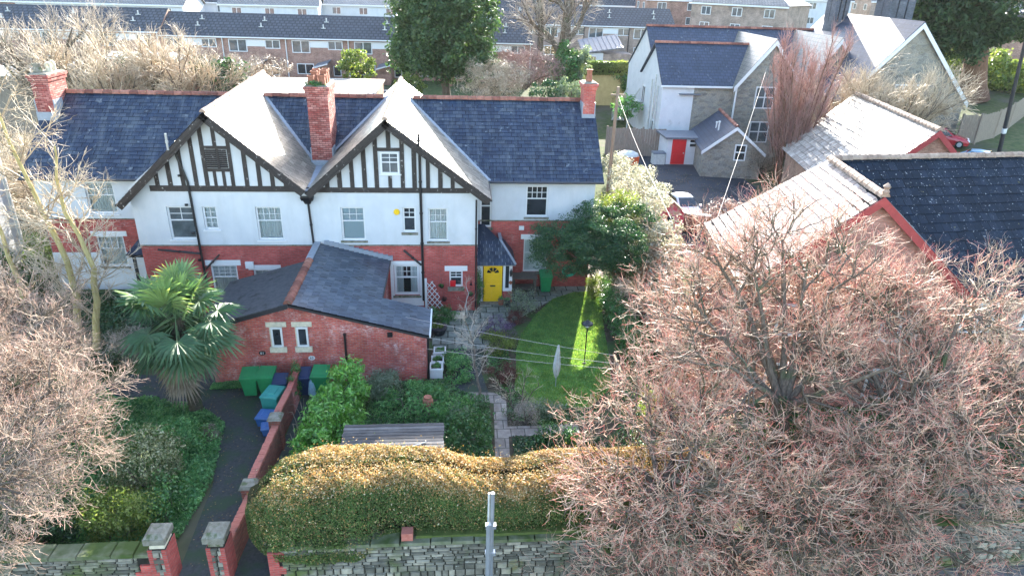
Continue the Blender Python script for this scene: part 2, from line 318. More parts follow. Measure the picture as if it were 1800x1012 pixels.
UNDER = m_plain('roof_underlay', (.012, .013, .016), .95, .05, .1)
SOLAR = m_plain('grey_lead_roof', (.12, .13, .15), .5, .5, .2)

# ---------------------------------------------------------------- mesh helpers
ORG = {}
def meshobj(name, V, F, mats, parent=None, M=None, R=None, smooth=False):
    """link ONE mesh object; V world points (or local to the parent's origin), F list of index tuples"""
    V = np.asarray(V, float)
    if parent is not None: V = V-np.array(ORG.get(parent.name, (0, 0, 0)))
    me = bpy.data.meshes.new(name)
    if isinstance(F, np.ndarray):
        n, k = F.shape
        me.vertices.add(len(V)); me.vertices.foreach_set('co', V.astype(np.float32).ravel())
        me.loops.add(n*k); me.loops.foreach_set('vertex_index', F.astype(np.int32).ravel())
        me.polygons.add(n); me.polygons.foreach_set('loop_start', np.arange(0, n*k, k, dtype=np.int32))
        me.update(calc_edges=True)
    else:
        me.from_pydata(V.tolist(), [], F); me.update()
        # UV in metres from each face's own plane
        uvl = me.uv_layers.new(name='UVMap')
        nl = len(me.loops); np_ = len(me.polygons)
        nor = np.zeros(np_*3, np.float32); me.polygons.foreach_get('normal', nor); nor = nor.reshape(-1, 3)
        tot = np.zeros(np_, np.int32); me.polygons.foreach_get('loop_total', tot)
        li = np.zeros(nl, np.int32); me.loops.foreach_get('vertex_index', li)
        pts = V[li]; ln = np.repeat(nor, tot, axis=0)
        t = np.stack([-ln[:, 1], ln[:, 0], np.zeros(nl)], 1); l = np.linalg.norm(t, axis=1)
        flat = l < .05; t[flat] = (1, 0, 0); l[flat] = 1; t /= l[:, None]
        b = np.cross(ln, t)
        uv = np.stack([(pts*t).sum(1), (pts*b).sum(1)], 1)
        uvl.data.foreach_set('uv', uv.astype(np.float32).ravel())
    if R is not None:
        a = me.attributes.new('rnd', 'FLOAT', 'FACE'); a.data.foreach_set('value', np.asarray(R, np.float32))
    for m in (mats if isinstance(mats, (list, tuple)) else [mats]): me.materials.append(m)
    if M is not None: me.polygons.foreach_set('material_index', np.asarray(M, np.int32))
    if smooth: me.polygons.foreach_set('use_smooth', np.ones(len(me.polygons), bool))
    o = bpy.data.objects.new(name, me); COL.objects.link(o)
    if parent is not None: o.parent = parent
    return o
def thing(name, label, cat, loc=(0, 0, 0), rz=0, group=None):
    o = bpy.data.objects.new(name, None); COL.objects.link(o); o.empty_display_size = .2
    o.location = loc; o.rotation_euler = (0, 0, rz)
    ORG[o.name] = tuple(loc)
    return tag(o, label, cat, group)
def local(name, label, cat, loc, rz=0, group=None):
    """a thing whose parts are modelled round its own origin"""
    o = thing(name, label, cat, loc, rz, group); ORG[o.name] = (0, 0, 0); return o
def tag(o, label, cat, group=None, kind=None):
    o['label'] = label; o['category'] = cat
    if group: o['group'] = group
    if kind: o['kind'] = kind
    return o
def structure(o): o['kind'] = 'structure'; return o
def stuff(o, label=None, cat=None):
    o['kind'] = 'stuff'
    if label: o['label'] = label
    if cat: o['category'] = cat
    return o
def dup(root, loc, rz=0, label=None, group=None):
    r = root.copy(); COL.objects.link(r); r.location = loc; r.rotation_euler = (0, 0, rz)
    if label: r['label'] = label
    if group: r['group'] = group
    for ch in list(root.children):
        c = ch.copy(); COL.objects.link(c); c.parent = r
        for g in ch.children:
            d = g.copy(); COL.objects.link(d); d.parent = c
    return r
def frame(o, r, n):
    """local x along r, y along n (outward), z up"""
    r = Vector(r).normalized(); n = Vector(n).normalized(); z = r.cross(n)
    if z.z < 0: z = -z
    return Matrix(((r.x, n.x, z.x, o[0]), (r.y, n.y, z.y, o[1]), (r.z, n.z, z.z, o[2]), (0, 0, 0, 1)))
class MB:
    def __init__(s, T=None): s.v = []; s.f = []; s.m = []; s.r = []; s.T = T
    def pt(s, p):
        if s.T is not None: p = s.T @ Vector(p)
        s.v.append((float(p[0]), float(p[1]), float(p[2]))); return len(s.v)-1
    def face(s, pts, m=0, r=None):
        s.f.append(tuple(s.pt(p) for p in pts)); s.m.append(m); s.r.append(random.random() if r is None else r)
    def box(s, x0, x1, y0, y1, z0, z1, m=0, r=None, top=0.0):
        r = random.random() if r is None else r
        t = top
        a = [s.pt(p) for p in ((x0, y0, z0), (x1, y0, z0), (x1, y1, z0), (x0, y1, z0), (x0+t, y0+t, z1), (x1-t, y0+t, z1), (x1-t, y1-t, z1), (x0+t, y1-t, z1))]
        for q in ((3, 2, 1, 0), (4, 5, 6, 7), (0, 1, 5, 4), (1, 2, 6, 5), (2, 3, 7, 6), (3, 0, 4, 7)):
            s.f.append(tuple(a[i] for i in q)); s.m.append(m); s.r.append(r)
    def prism(s, poly, d, m=0, r=None):
        """polygon swept along vector d"""
        r = random.random() if r is None else r
        d = Vector(d); A = [Vector(p) for p in poly]
        nrm = Vector((0, 0, 0))
        for i in range(len(A)): nrm += A[i].cross(A[(i+1) % len(A)])
        if nrm.dot(d) > 0: A.reverse()
        a = [s.pt(p) for p in A]; b = [s.pt(p+d) for p in A]; n = len(A)
        s.f.append(tuple(a)); s.f.append(tuple(reversed(b))); s.m += [m, m]; s.r += [r, r]
        for i in range(n):
            j = (i+1) % n; s.f.append((a[j], a[i], b[i], b[j])); s.m.append(m); s.r.append(r)
    def beam(s, p0, p1, w, h, up=(0, 0, 1), m=0, r=None):
        """a bar of section w (sideways) x h (along up) from p0 to p1, centred"""
        p0 = Vector(p0); p1 = Vector(p1); d = (p1-p0).normalized(); u = Vector(up)
        sd_ = d.cross(u)
        if sd_.length < 1e-4: sd_ = d.cross(Vector((1, 0, 0)))
        sd_.normalize(); u = sd_.cross(d).normalized()
        q = [p0+sd_*a*w/2+u*b*h/2 for a, b in ((-1, -1), (1, -1), (1, 1), (-1, 1))]
        s.prism(q, p1-p0, m, r)
    def cyl(s, p0, p1, r0, r1=None, n=10, m=0, cap=True, r=None):
        r1 = r0 if r1 is None else r1; r = random.random() if r is None else r
        p0 = Vector(p0); p1 = Vector(p1); d = (p1-p0).normalized()
        a = d.cross(Vector((0, 0, 1)));
        if a.length < 1e-3: a = Vector((1, 0, 0))
        a.normalize(); b = d.cross(a)
        A = []; B = []
        for i in range(n):
            t = 2*math.pi*i/n; k = a*math.cos(t)+b*math.sin(t)
            A.append(s.pt(p0+k*r0)); B.append(s.pt(p1+k*r1))
        for i in range(n):
            j = (i+1) % n; s.f.append((A[i], A[j], B[j], B[i])); s.m.append(m); s.r.append(r)
        if cap:
            s.f.append(tuple(reversed(A))); s.f.append(tuple(B)); s.m += [m, m]; s.r += [r, r]
    def lathe(s, prof, o=(0, 0, 0), n=12, m=0, cap=True):
        rings = [[s.pt((o[0]+r*math.cos(2*math.pi*i/n), o[1]+r*math.sin(2*math.pi*i/n), o[2]+z)) for i in range(n)] for r, z in prof]
        for A, B in zip(rings, rings[1:]):
            for i in range(n):
                j = (i+1) % n; s.f.append((A[i], A[j], B[j], B[i])); s.m.append(m); s.r.append(.5)
        if cap:
            s.f.append(tuple(reversed(rings[0]))); s.f.append(tuple(rings[-1])); s.m += [m, m]; s.r += [.5, .5]
    def tube(s, pts, rad, n=6, m=0):
        pts = [Vector(p) for p in pts]
        for a, b in zip(pts, pts[1:]): s.cyl(a, b, rad, rad, n, m)
    def build(s, name, mats, parent=None, smooth=False):
        return meshobj(name, s.v, s.f, mats, parent, s.m, s.r, smooth)

def clip_poly(sub, clip):
    """clip 2-D polygon sub by convex counter-clockwise polygon clip"""
    out = sub
    for i in range(len(clip)):
        a = clip[i]; b = clip[(i+1) % len(clip)]; inp = out; out = []
        if not inp: return []
        def ins(p): return (b[0]-a[0])*(p[1]-a[1])-(b[1]-a[1])*(p[0]-a[0]) >= -1e-9
        for k in range(len(inp)):
            p, q = inp[k-1], inp[k]; ip, iq = ins(p), ins(q)
            if ip != iq:
                dx, dy = q[0]-p[0], q[1]-p[1]; ex, ey = b[0]-a[0], b[1]-a[1]
                den = ex*dy-ey*dx
                t = (ey*(p[0]-a[0])-ex*(p[1]-a[1]))/den if abs(den) > 1e-12 else 0
                out.append((p[0]+dx*t, p[1]+dy*t))
            if iq: out.append(q)
    return out
def slates(mb, poly, course=.2, width=.3, th=.012, m=0, jit=.006, base=True, mbase=1, gap=.014, low=None):
    """real overlapping slates laid in courses over a planar convex 3-D polygon"""
    A = [Vector(p) for p in poly]
    n = Vector((0, 0, 0))
    for i in range(len(A)): n += A[i].cross(A[(i+1) % len(A)])
    n.normalize()
    if n.z < 0: n = -n; A.reverse()
    u = Vector((0, 0, 1)).cross(n).normalized(); v = n.cross(u)
    o = A[0]
    P2 = [((p-o).dot(u), (p-o).dot(v)) for p in A]
    if base:
        mb.prism([p-n*.002 for p in A], -n*.06, m if mbase is None else mbase, .3)
    x0 = min(p[0] for p in P2); x1 = max(p[0] for p in P2); y0 = min(p[1] for p in P2); y1 = max(p[1] for p in P2)
    k = 0; y = y0-.03
    tilt = th/course
    while y < y1:
        x = x0-(width*.5 if k % 2 else 0)-random.random()*.02
        while x < x1:
            dx = random.uniform(-jit, jit); dy = random.uniform(-jit*2, jit*2)
            r = [(x+dx+gap/2, y+dy), (x+dx+width-gap/2, y+dy), (x+dx+width-gap/2, y+course+.02), (x+dx+gap/2, y+course+.02)]
            c = clip_poly(r, P2)
            if len(c) >= 3:
                rr = random.random(); t2 = th*random.uniform(.8, 1.5); sk = random.uniform(-.004, .004)
                def up(q):
                    h = .003+t2*(1-(q[1]-y)/course)+sk*((q[0]-x)/width-.5)
                    return o+u*q[0]+v*q[1]+n*max(h, .001)
                top = [up(q) for q in c]
                mb.face(top, m, rr)
                for i in range(len(c)):
                    a, b = c[i], c[(i+1) % len(c)]
                    if abs(a[1]-b[1]) < .02 and a[1] < y+course*.5:
                        mb.face([o+u*a[0]+v*a[1]-n*.001, o+u*b[0]+v*b[1]-n*.001, up(b), up(a)], m, rr*.6)
            x += width
        y += course; k += 1
def ridge_tiles(mb, p0, p1, w=.16, L=.42, h=.1, m=0):
    """half-round ridge tiles with raised collars, end to end"""
    p0 = Vector(p0); p1 = Vector(p1); d = p1-p0; n = max(1, round(d.length/L)); d = d/n; e = d.normalized()
    s = e.cross(Vector((0, 0, 1))).normalized(); up = s.cross(e)
    for i in range(n):
        a = p0+d*i+e*.008; b = p0+d*(i+1)-e*.008; r = random.random(); dz = up*random.uniform(-.008, .012)
        prof = [(-1, -.75), (-.8, .1), (-.4, .7), (0, .95), (.4, .7), (.8, .1), (1, -.75)]
        for q, (c, k) in enumerate(((a, 1.0), (b-e*.05, 1.0))):
            pass
        A = [a+s*x*w+up*z*h+dz for x, z in prof]; B = [b+s*x*w+up*z*h+dz for x, z in prof]
        for j in range(len(prof)-1): mb.face([A[j], A[j+1], B[j+1], B[j]][::-1], m, r)
        mb.face(A, m, r); mb.face(B[::-1], m, r)
        C = [b-e*.07+s*x*w*1.13+up*(z*h*1.13)+dz for x, z in prof]; D = [b-e*.005+s*x*w*1.13+up*(z*h*1.13)+dz for x, z in prof]
        for j in range(len(prof)-1): mb.face([C[j], C[j+1], D[j+1], D[j]][::-1], m, r*.8)
        mb.face(C, m, r); mb.face(D[::-1], m, r)
def wall_holes(mb, x0, x1, z0, z1, holes, depth=.14, m=0, y=0.0):
    """a wall sheet in the local xz plane (outward +y) with rectangular openings and their reveals"""
    xs = sorted({x0, x1, *[v for h in holes for v in h[:2] if x0 < v < x1]}); zs = sorted({z0, z1, *[v for h in holes for v in h[2:4] if z0 < v < z1]})
    for a, b in zip(xs, xs[1:]):
        for c, d in zip(zs, zs[1:]):
            cx, cz = (a+b)/2, (c+d)/2
            if any(h[0] < cx < h[1] and h[2] < cz < h[3] for h in holes): continue
            mb.face([(a, y, c), (b, y, c), (b, y, d), (a, y, d)], m)
    for h in holes:
        a, b, c, d = h[0], h[1], max(h[2], z0), min(h[3], z1)
        if d <= c: continue
        mb.face([(a, y, c), (a, y, d), (a, y-depth, d), (a, y-depth, c)], m)
        mb.face([(b, y, c), (b, y-depth, c), (b, y-depth, d), (b, y, d)], m)
        if h[3] <= z1: mb.face([(a, y, d), (b, y, d), (b, y-depth, d), (a, y-depth, d)], m)
        if h[2] >= z0: mb.face([(a, y, c), (a, y-depth, c), (b, y-depth, c), (b, y, c)], m)
def window(parent, T, w, h, top=(2, 2), bot=None, split=.42, curtain='net', recess=.1, fw=.075, lintel=None, sill=None, fmat=None, glassm=None, tint=None):
    """sash window: frame (part) > glass, curtain, sill, lintel.  T places the opening's lower-left corner, y outward"""
    f = MB(T); y0, y1 = -recess-.03, -recess+.04
    f.box(0, fw, y0, y1, 0, h); f.box(w-fw, w, y0, y1, 0, h); f.box(fw, w-fw, y0, y1, h-fw, h); f.box(fw, w-fw, y0, y1+.01, 0, fw*1.1)
    zm = h*(1-split)
    parts = [(zm+fw*.35, h-fw, top)]
    if split > 0:
        f.box(fw, w-fw, y0, y1-.01, zm-fw*.35, zm+fw*.35); parts.append((fw*1.1, zm-fw*.35, bot))
    for a, b, g in parts:
        if not g: continue
        for i in range(1, g[0]): x = fw+(w-2*fw)*i/g[0]; f.box(x-.014, x+.014, y1-.045, y1-.02, a, b)
        for i in range(1, g[1]): z = a+(b-a)*i/g[1]; f.box(fw, w-fw, y1-.042, y1-.023, z-.014, z+.014)
    fo = f.build('window', fmat or WHITEP, parent)
    ORG[fo.name] = ORG.get(parent.name, (0, 0, 0))
    g = MB(T); g.box(fw*.6, w-fw*.6, y0+.018, y0+.026, fw*.6, h-fw*.6)
    dark = curtain is None
    g.build('glass', glassm or (GLASS if dark else CLEAR), fo)
    if not dark:
        c = MB(T); n = max(6, int(w/.06)); yb = y0-.06
        if curtain == 'net': spans = [(.02, w-.02, CURT)]
        elif curtain == 'blind': spans = [(.02, w-.02, CURTB)]
        else: spans = [(.02, w*.36, CURT), (w*.64, w-.02, CURT)]
        for a, b, mt in spans:
            n = max(4, int((b-a)/.05)); prev = None
            for i in range(n+1):
                x = a+(b-a)*i/n; yy = yb+(.012 if i % 2 else -.012)*(0 if curtain == 'blind' else 1)+random.uniform(-.003, .003)
                if prev: c.face([(prev[0], prev[1], .02), (x, yy, .02), (x, yy, h-.02), (prev[0], prev[1], h-.02)])
                prev = (x, yy)
        c.build('curtain', spans[0][2], fo)
        bk = MB(T); bk.box(0, w, y0-.45, y0-.44, 0, h); bk.build('room_behind', GLASS, fo)
    if sill:
        s = MB(T); s.box(-.08, w+.08, -recess, .07, -sill, -.004); s.build('sill', STONECAP if sill > .09 else WHITEP, fo)
    if lintel:
        ln, over = lintel
        s = MB(T); s.box(-over, w+over, -.06, .025, h+.003, h+ln); s.build('lintel', WHITEP, fo)
    return fo

# numpy tubes and leaves
def tubes(paths, radii, sides=3):
    """paths (N,k,3), radii (N,k) -> verts, quads"""
    N, k, _ = paths.shape
    d = np.gradient(paths, axis=1); d /= np.linalg.norm(d, axis=2, keepdims=True)+1e-9
    ref = rng.normal(size=(N, 1, 3)); a = np.cross(d, ref); a /= np.linalg.norm(a, axis=2, keepdims=True)+1e-9
    b = np.cross(d, a)
    th = np.arange(sides)*2*np.pi/sides
    V = paths[:, :, None]+radii[:, :, None, None]*(a[:, :, None]*np.cos(th)[None, None, :, None]+b[:, :, None]*np.sin(th)[None, None, :, None])
    idx = np.arange(N*k*sides).reshape(N, k, sides)
    i0 = idx[:, :-1]; i1 = idx[:, 1:]
    q = np.stack([i0, np.roll(i0, -1, 2), np.roll(i1, -1, 2), i1], -1).reshape(-1, 4)
    return V.reshape(-1, 3), q
def join(lst):
    V = []; F = []; R = []; o = 0
    for v, f, r in lst:
        V.append(v); F.append(f+o); R.append(r); o += len(v)
    return np.concatenate(V), np.concatenate(F), np.concatenate(R)
def nrm(a): return a/(np.linalg.norm(a, axis=-1, keepdims=True)+1e-9)
def grow(par, rad, n, trange, ang, L, seg, wob, up, r0, taper=.35, out=None, outk=0, lvar=.35, tip=None):
    """n children along each parent path; returns paths, radii"""
    N, k, _ = par.shape
    t = rng.uniform(trange[0], trange[1], (N, n)); t = np.sort(t, 1)
    f = t*(k-1); i = np.minimum(f.astype(int), k-2); fr = (f-i)[..., None]
    ar = np.arange(N)[:, None]
    p = par[ar, i]*(1-fr)+par[ar, i+1]*fr
    dr = nrm(par[ar, i+1]-par[ar, i])
    pr = rad[ar, i]*(1-fr[..., 0])+rad[ar, i+1]*fr[..., 0]
    a = rng.uniform(ang[0], ang[1], (N, n, 1))
    pp = nrm(np.cross(dr, rng.normal(size=(N, n, 3))))
    d = np.cos(a)*dr+np.sin(a)*pp
    p = p.reshape(-1, 3); d = d.reshape(-1, 3); m = len(p)
    ln = L*(1+rng.uniform(-lvar, lvar, m))*(1-.35*t.reshape(-1))
    path = [p]
    for s in range(seg):
        d = d+rng.normal(size=(m, 3))*wob; d[:, 2] += up
        if out is not None: d += nrm(path[-1]-np.array(out))*outk
        d = nrm(d); path.append(path[-1]+d*(ln/seg)[:, None])
    path = np.stack(path, 1)
    rs = np.minimum(r0, pr.reshape(-1)*.85); 
    tp = np.linspace(1, taper, seg+1)
    return path, rs[:, None]*tp[None]
def limb(pts, r0, r1, sub=3, wob=.04):
    """smooth hand-laid limb as one path (1,k,3)"""
    pts = np.array(pts, float); n = len(pts); out = []
    for i in range(n-1):
        p0 = pts[max(i-1, 0)]; p1 = pts[i]; p2 = pts[i+1]; p3 = pts[min(i+2, n-1)]
        for s in range(sub):
            t = s/sub; out.append(.5*((2*p1)+(-p0+p2)*t+(2*p0-5*p1+4*p2-p3)*t*t+(-p0+3*p1-3*p2+p3)*t**3))
    out.append(pts[-1]); out = np.array(out)
    out[1:-1] += rng.normal(size=(len(out)-2, 3))*wob
    return out[None], np.linspace(r0, r1, len(out))[None]
def leafquads(c, size, nor=None, aspect=.5, jit=.8, svar=.35, fold=.15):
    """one small bent diamond per centre"""
    N = len(c)
    n = rng.normal(size=(N, 3)) if nor is None else nrm(nor)+rng.normal(size=(N, 3))*jit
    n = nrm(n); a = nrm(np.cross(n, rng.normal(size=(N, 3)))); b = np.cross(n, a)
    s = (size*(1+rng.uniform(-svar, svar, N)))[:, None]
    V = np.stack([c-a*s*.5, c+b*s*aspect*.5+n*s*fold, c+a*s*.5, c-b*s*aspect*.5+n*s*fold], 1).reshape(-1, 3)
    return V, np.arange(N*4).reshape(N, 4)
def sph(n): return nrm(rng.normal(size=(n, 3)))
def crown_pts(center, radii, K, rc, per, inner=.55, zmin=None, squash=.8):
    """leaf centres in K clumps spread over an ellipsoid; returns points and outward normals"""
    d = sph(K); rr = rng.uniform(inner, 1, (K, 1)); c = np.array(center)+d*rr*np.array(radii)
    cr = rc*rng.uniform(.6, 1.35, K)
    dd = sph(K*per).reshape(K, per, 3); q = (rng.uniform(0, 1, (K, per, 1)))**.45
    off = dd*q*cr[:, None, None]; off[..., 2] *= squash
    p = (c[:, None]+off).reshape(-1, 3); nn = (dd+d[:, None]*.6+np.array([0, 0, .35])).reshape(-1, 3)
    if zmin is not None:
        k = p[:, 2] > zmin; p = p[k]; nn = nn[k]
    return p, nn
def foliage(name, p, nn, size, mat, parent=None, aspect=.5, jit=.7, rfun=None, fold=.15):
    V, F = leafquads(p, size, nn, aspect, jit, fold=fold)
    R = rng.uniform(0, 1, len(p)) if rfun is None else np.clip(rfun(p)+rng.normal(size=len(p))*.13, 0, 1)
    return meshobj(name, V, F, mat, parent, R=R)
def bush(name, label, center, radii, mat, K=30, rc=.4, per=120, size=.09, aspect=.5, stems=True, zmin=.03, group=None, cat='shrub', smat=None, inner=.5, jit=.7):
    b = thing(name, label, cat, (center[0], center[1], max(0, center[2]-radii[2])), 0, group)
    p, nn = crown_pts(center, radii, K, rc, per, inner, zmin)
    foliage('foliage', p, nn, size, mat, b, aspect, jit)
    if stems:
        base = np.array([center[0], center[1], max(zmin-.03, center[2]-radii[2])])
        par = [];
        for i in range(9):
            d = sph(1)[0]; e = np.array(center)+d*np.array(radii)*.75; e[2] = max(e[2], base[2]+.2)
            q = np.linspace(0, 1, 5)[:, None]; pth = base+(e-base)*q; pth[1:-1] += rng.normal(size=(3, 3))*.05*max(radii); par.append(pth)
        par = np.array(par); V, F = tubes(par, np.tile(np.linspace(.035, .008, 5), (9, 1))*max(.5, max(radii)/1.2), 4)
        meshobj('stem', V, F, smat or BARK, b)
    return b
# ---------------------------------------------------------------- ground
def sheet(name, pts, z, mat, sub=None):
    m = MB(); m.face([(x, y, z) for x, y in pts]); o = m.build(name, mat)
    if o.data.polygons[0].normal.z < 0: o.data.flip_normals()
    return structure(o)
xs = np.concatenate([np.linspace(-400, -95, 12), np.linspace(-90, 150, 61), np.linspace(160, 500, 14)])
ys = np.concatenate([np.linspace(14.5, 130, 60), np.linspace(140, 900, 24)])
xx, yy = np.meshgrid(xs, ys); V = np.stack([xx, yy, terr(xx, yy)], -1).reshape(-1, 3)
nx = len(xs); F = []
for j in range(len(ys)-1):
    for i in range(nx-1): a = j*nx+i; F.append((a, a+1, a+1+nx, a+nx))
structure(meshobj('ground', V, F, ROUGHG))
sheet('road', [(-60, -30), (60, -30), (60, 11.2), (-60, 11.2)], -.72, ROADM)
m = MB(); m.box(-60, 60, 11.2, 14.52, -.9, -.6); structure(m.build('pavement', PAVE))
m = MB(); m.box(-60, -8.05, 14.3, 14.6, -.9, -.002); m.box(-5.0, 60, 14.3, 14.6, -.9, -.002); m.prism([(-7.42, 13.0, -.6), (-7.42, 14.6, .0), (-7.42, 14.6, -.9), (-7.42, 13.0, -.9)], (.85, 0, 0)); m.prism([(-5.95, 13.0, -.6), (-5.95, 14.6, .0), (-5.95, 14.6, -.9), (-5.95, 13.0, -.9)], (1.0, 0, 0)); structure(m.build('entrance_ramp', TARMAC))
sheet('garden_soil', [(-5.7, 14.55), (9.6, 14.55), (9.3, 33), (-5.7, 33)], .004, SOIL)
def sheet2(name, pix, z, mat): return sheet(name, [tuple(P(x, y, z=z)[:2]) for x, y in pix], z, mat)
sheet('driveway', [(-7.5, 14.0), (-6.45, 14.0), (-6.2, 17), (-6.25, 21.2), (-6.2, 23.78), (-9.4, 24.1), (-13.2, 24.6), (-13.6, 23.2), (-12.5, 22.5), (-9.9, 22.2), (-8.4, 21.2), (-7.7, 17.8)], .009, TARMAC)
sheet('side_path', [(-6.0, 14.0), (-4.98, 14.0), (-5.1, 17.2), (-5.5, 19.2), (-5.4, 21.8), (-4.2, 22.7), (-4.4, 23.74), (-6.05, 23.74), (-5.95, 21)], .009, TARMAC)
lawn_pts = [(5.0, 31.2), (3.9, 29.4), (3.05, 27.5), (2.68, 26), (2.55, 24.4), (2.35, 22.9), (2.9, 22.0), (3.8, 21.6), (5.2, 21.6), (6.3, 23.0), (6.7, 25.4), (7.0, 28), (7.5, 31.2), (7.2, 32.0), (6.2, 32.0)]
sheet('lawn', lawn_pts, .012, LAWN)
sheet('patio', [(-1.0, 30.0), (-1.0, 26.6), (-.3, 26.3), (1.3, 26.2), (2.1, 27.6), (3.0, 29.0), (3.9, 30.0), (5.0, 31.2), (6.2, 32.02), (8.0, 32.1), (8.0, 32.78), (1.1, 32.78), (1.1, 30.02)], .010, FLAG)
sheet('garden_path', [(-.75, 26.5), (1.3, 26.2), (1.05, 24.6), (1.3, 22.8), (1.62, 22.3), (.4, 22.3), (-.1, 23.0), (.1, 24.5), (-.3, 26.2)], .008, TARMAC)
sheet('stone_path', [(1.5, 22.75), (1.98, 22.35), (1.9, 20.5), (4.5, 20.55), (4.5, 19.95), (1.9, 19.9), (1.8, 17.4), (1.3, 17.4), (1.48, 22.0), (.5, 22.3), (.5, 22.8)], .013, PATHST)
cp = [P(x, y, z=.01)[:2] for x, y in ((1110, 262), (1230, 262), (1330, 330), (1240, 470), (1185, 470), (1165, 400), (1120, 300))]
sheet('car_park', [tuple(p) for p in cp], .01, TARMAC2)
# grass blades on the lawn, too many to count
def in_poly(x, y, poly):
    c = np.zeros(len(x), bool); j = len(poly)-1
    for i in range(len(poly)):
        xi, yi = poly[i]; xj, yj = poly[j]
        c ^= ((yi > y) != (yj > y)) & (x < (xj-xi)*(y-yi)/(yj-yi+1e-12)+xi); j = i
    return c
def grass(name, poly, n, h, mat, label, z=.012):
    px = np.array(poly); x = rng.uniform(px[:, 0].min(), px[:, 0].max(), n*2); y = rng.uniform(px[:, 1].min(), px[:, 1].max(), n*2)
    k = in_poly(x, y, poly); x = x[k][:n]; y = y[k][:n]; N = len(x)
    hh = h*rng.uniform(.5, 1.4, N); b = np.stack([x, y, np.full(N, z)], 1)
    t = rng.uniform(0, 2*np.pi, N); s = np.stack([np.cos(t), np.sin(t), np.zeros(N)], 1)*.012
    lean = rng.normal(size=(N, 3))*.35*hh[:, None]; lean[:, 2] = 0
    top = b+lean+np.array([0, 0, 1])*hh[:, None]
    V = np.stack([b-s, b+s, top+s*.3, top-s*.3], 1).reshape(-1, 3)
    return tag(meshobj(name, V, np.arange(N*4).reshape(N, 4), mat, R=rng.uniform(0, 1, N)), label, 'grass', kind='stuff')
grass('grass', lawn_pts, 80000, .05, GRASSB, 'short mown grass of the curved front lawn')

# ---------------------------------------------------------------- the pair of half-timbered houses
house = thing('half_timbered_house', 'pair of half timbered brick and white houses with slate roof and yellow door', 'house', (-6.5, 30.04, 0))
YG, YW = 30.04, 32.8
XL, XR = -14.1, 1.08
Tg = frame((0, YG, 0), (1, 0, 0), (0, -1, 0)); Tw = frame((0, YW, 0), (1, 0, 0), (0, -1, 0))
# openings: x0,x1,z0,z1
gw = {'a': (-12.69, -11.56, 3.70, 5.26), 'b': (-11.16, -10.55, 4.18, 5.26), 'c': (-8.86, -7.73, 3.68, 5.26), 'd': (-5.12, -4.05, 3.66, 5.26),
      'e': (-2.34, -1.74, 4.06, 5.26), 'f': (-1.18, -.28, 3.62, 5.22)}
gl = {'g': (-11.22, -10.04, 1.0, 2.43), 'h': (-9.32, -8.25, .9, 2.2), 'i': (-2.85, -1.66, .85, 2.42), 'j': (-.24, .40, 1.27, 2.1)}
ww = {'k': (-17.40, -16.10, 4.0, 5.55), 'l': (3.60, 4.72, 3.88, 5.50), 'm': (1.31, 1.88, 3.32, 5.45)}
wl = {'n': (-17.42, -16.15, 1.25, 2.84), 'o': (3.58, 4.82, .86, 2.68)}
b = MB(Tg); wall_holes(b, XL, XR, 0, 3.44, list(gl.values()))
b.T = Tw; wall_holes(b, -19.6, XL, 2.0, 3.75, list(wl.values())[:1]); wall_holes(b, XR, 7.05, 0, 3.7, [wl['o'], ww['m']])
b.T = None
for x, s in ((XL, -1), (XR, 1)):
    b.face([(x, YG, 0), (x, YW, 0), (x, YW, 3.44), (x, YG, 3.44)][::s])
b.face([(7.05, YW, 0), (7.05, 40.4, 0), (7.05, 40.4, 5.8), (7.05, 36.6, 8.95), (7.05, YW, 5.8)])
b.face([(-19.6, YW, 0), (-19.6, YW, 5.8), (-19.6, 36.6, 8.95), (-19.6, 40.4, 5.8), (-19.6, 40.4, 0)])
b.face([(7.05, 40.4, 0), (-19.6, 40.4, 0), (-19.6, 40.4, 5.8), (7.05, 40.4, 5.8)])
b.build('brick_wall', BRICK, house)
b = MB(frame((0, YG-.025, 0), (1, 0, 0), (0, -1, 0))); wall_holes(b, XL-.02, XR+.02, 3.44, 6.1, list(gw.values()), .165)
b.face([(XL-.02, 0, 3.44), (XL-.02, -.03, 3.44), (XR+.02, -.03, 3.44), (XR+.02, 0, 3.44)])
# gable triangles
def gz(x, which):
    return 9.25-(x+2.9)*.76 if which == 'R' and x > -2.9 else (9.25+(x+2.9)*.9 if which == 'R' else (9.45+(x+10.34)*.95 if x < -10.34 else 9.45-(x+10.34)*.87))
louv = (-10.66, -9.73, 7.02, 7.86)
apx = (-3.22, -2.40, 6.82, 7.80)
b.face([(-6.5, 0, 6.1), (XR+.02, 0, 6.1), (XR+.02, 0, gz(XR, 'R')-.1), (-2.9, 0, 9.1), (-6.5, 0, 6.1)][:4])
b.face([(XL-.02, 0, 6.1), (-6.5, 0, 6.1), (-10.34, 0, 9.3)])
b.T = frame((0, YW-.025, 0), (1, 0, 0), (0, -1, 0)); wall_holes(b, -19.62, XL, 3.75, 5.85, [ww['k']], .165); wall_holes(b, XR, 7.07, 3.7, 5.85, [ww['l'], ww['m']], .165)
wall_holes(b, -19.62, XL, 0, 2.0, [wl['n']], .165)
b.T = None
for x, s in ((XL-.02, -1), (XR+.02, 1)): b.face([(x, YG-.025, 3.44), (x, YW, 3.44), (x, YW, 6.0), (x, YG-.025, 6.0)][::s])
b.face([(-19.62, YW-.025, 0), (-19.62, YW-.025, 5.85), (-19.62, 36.6, 8.99), (-19.62, 36.6, 0)])
b.build('rendered_wall', WHITE, house)
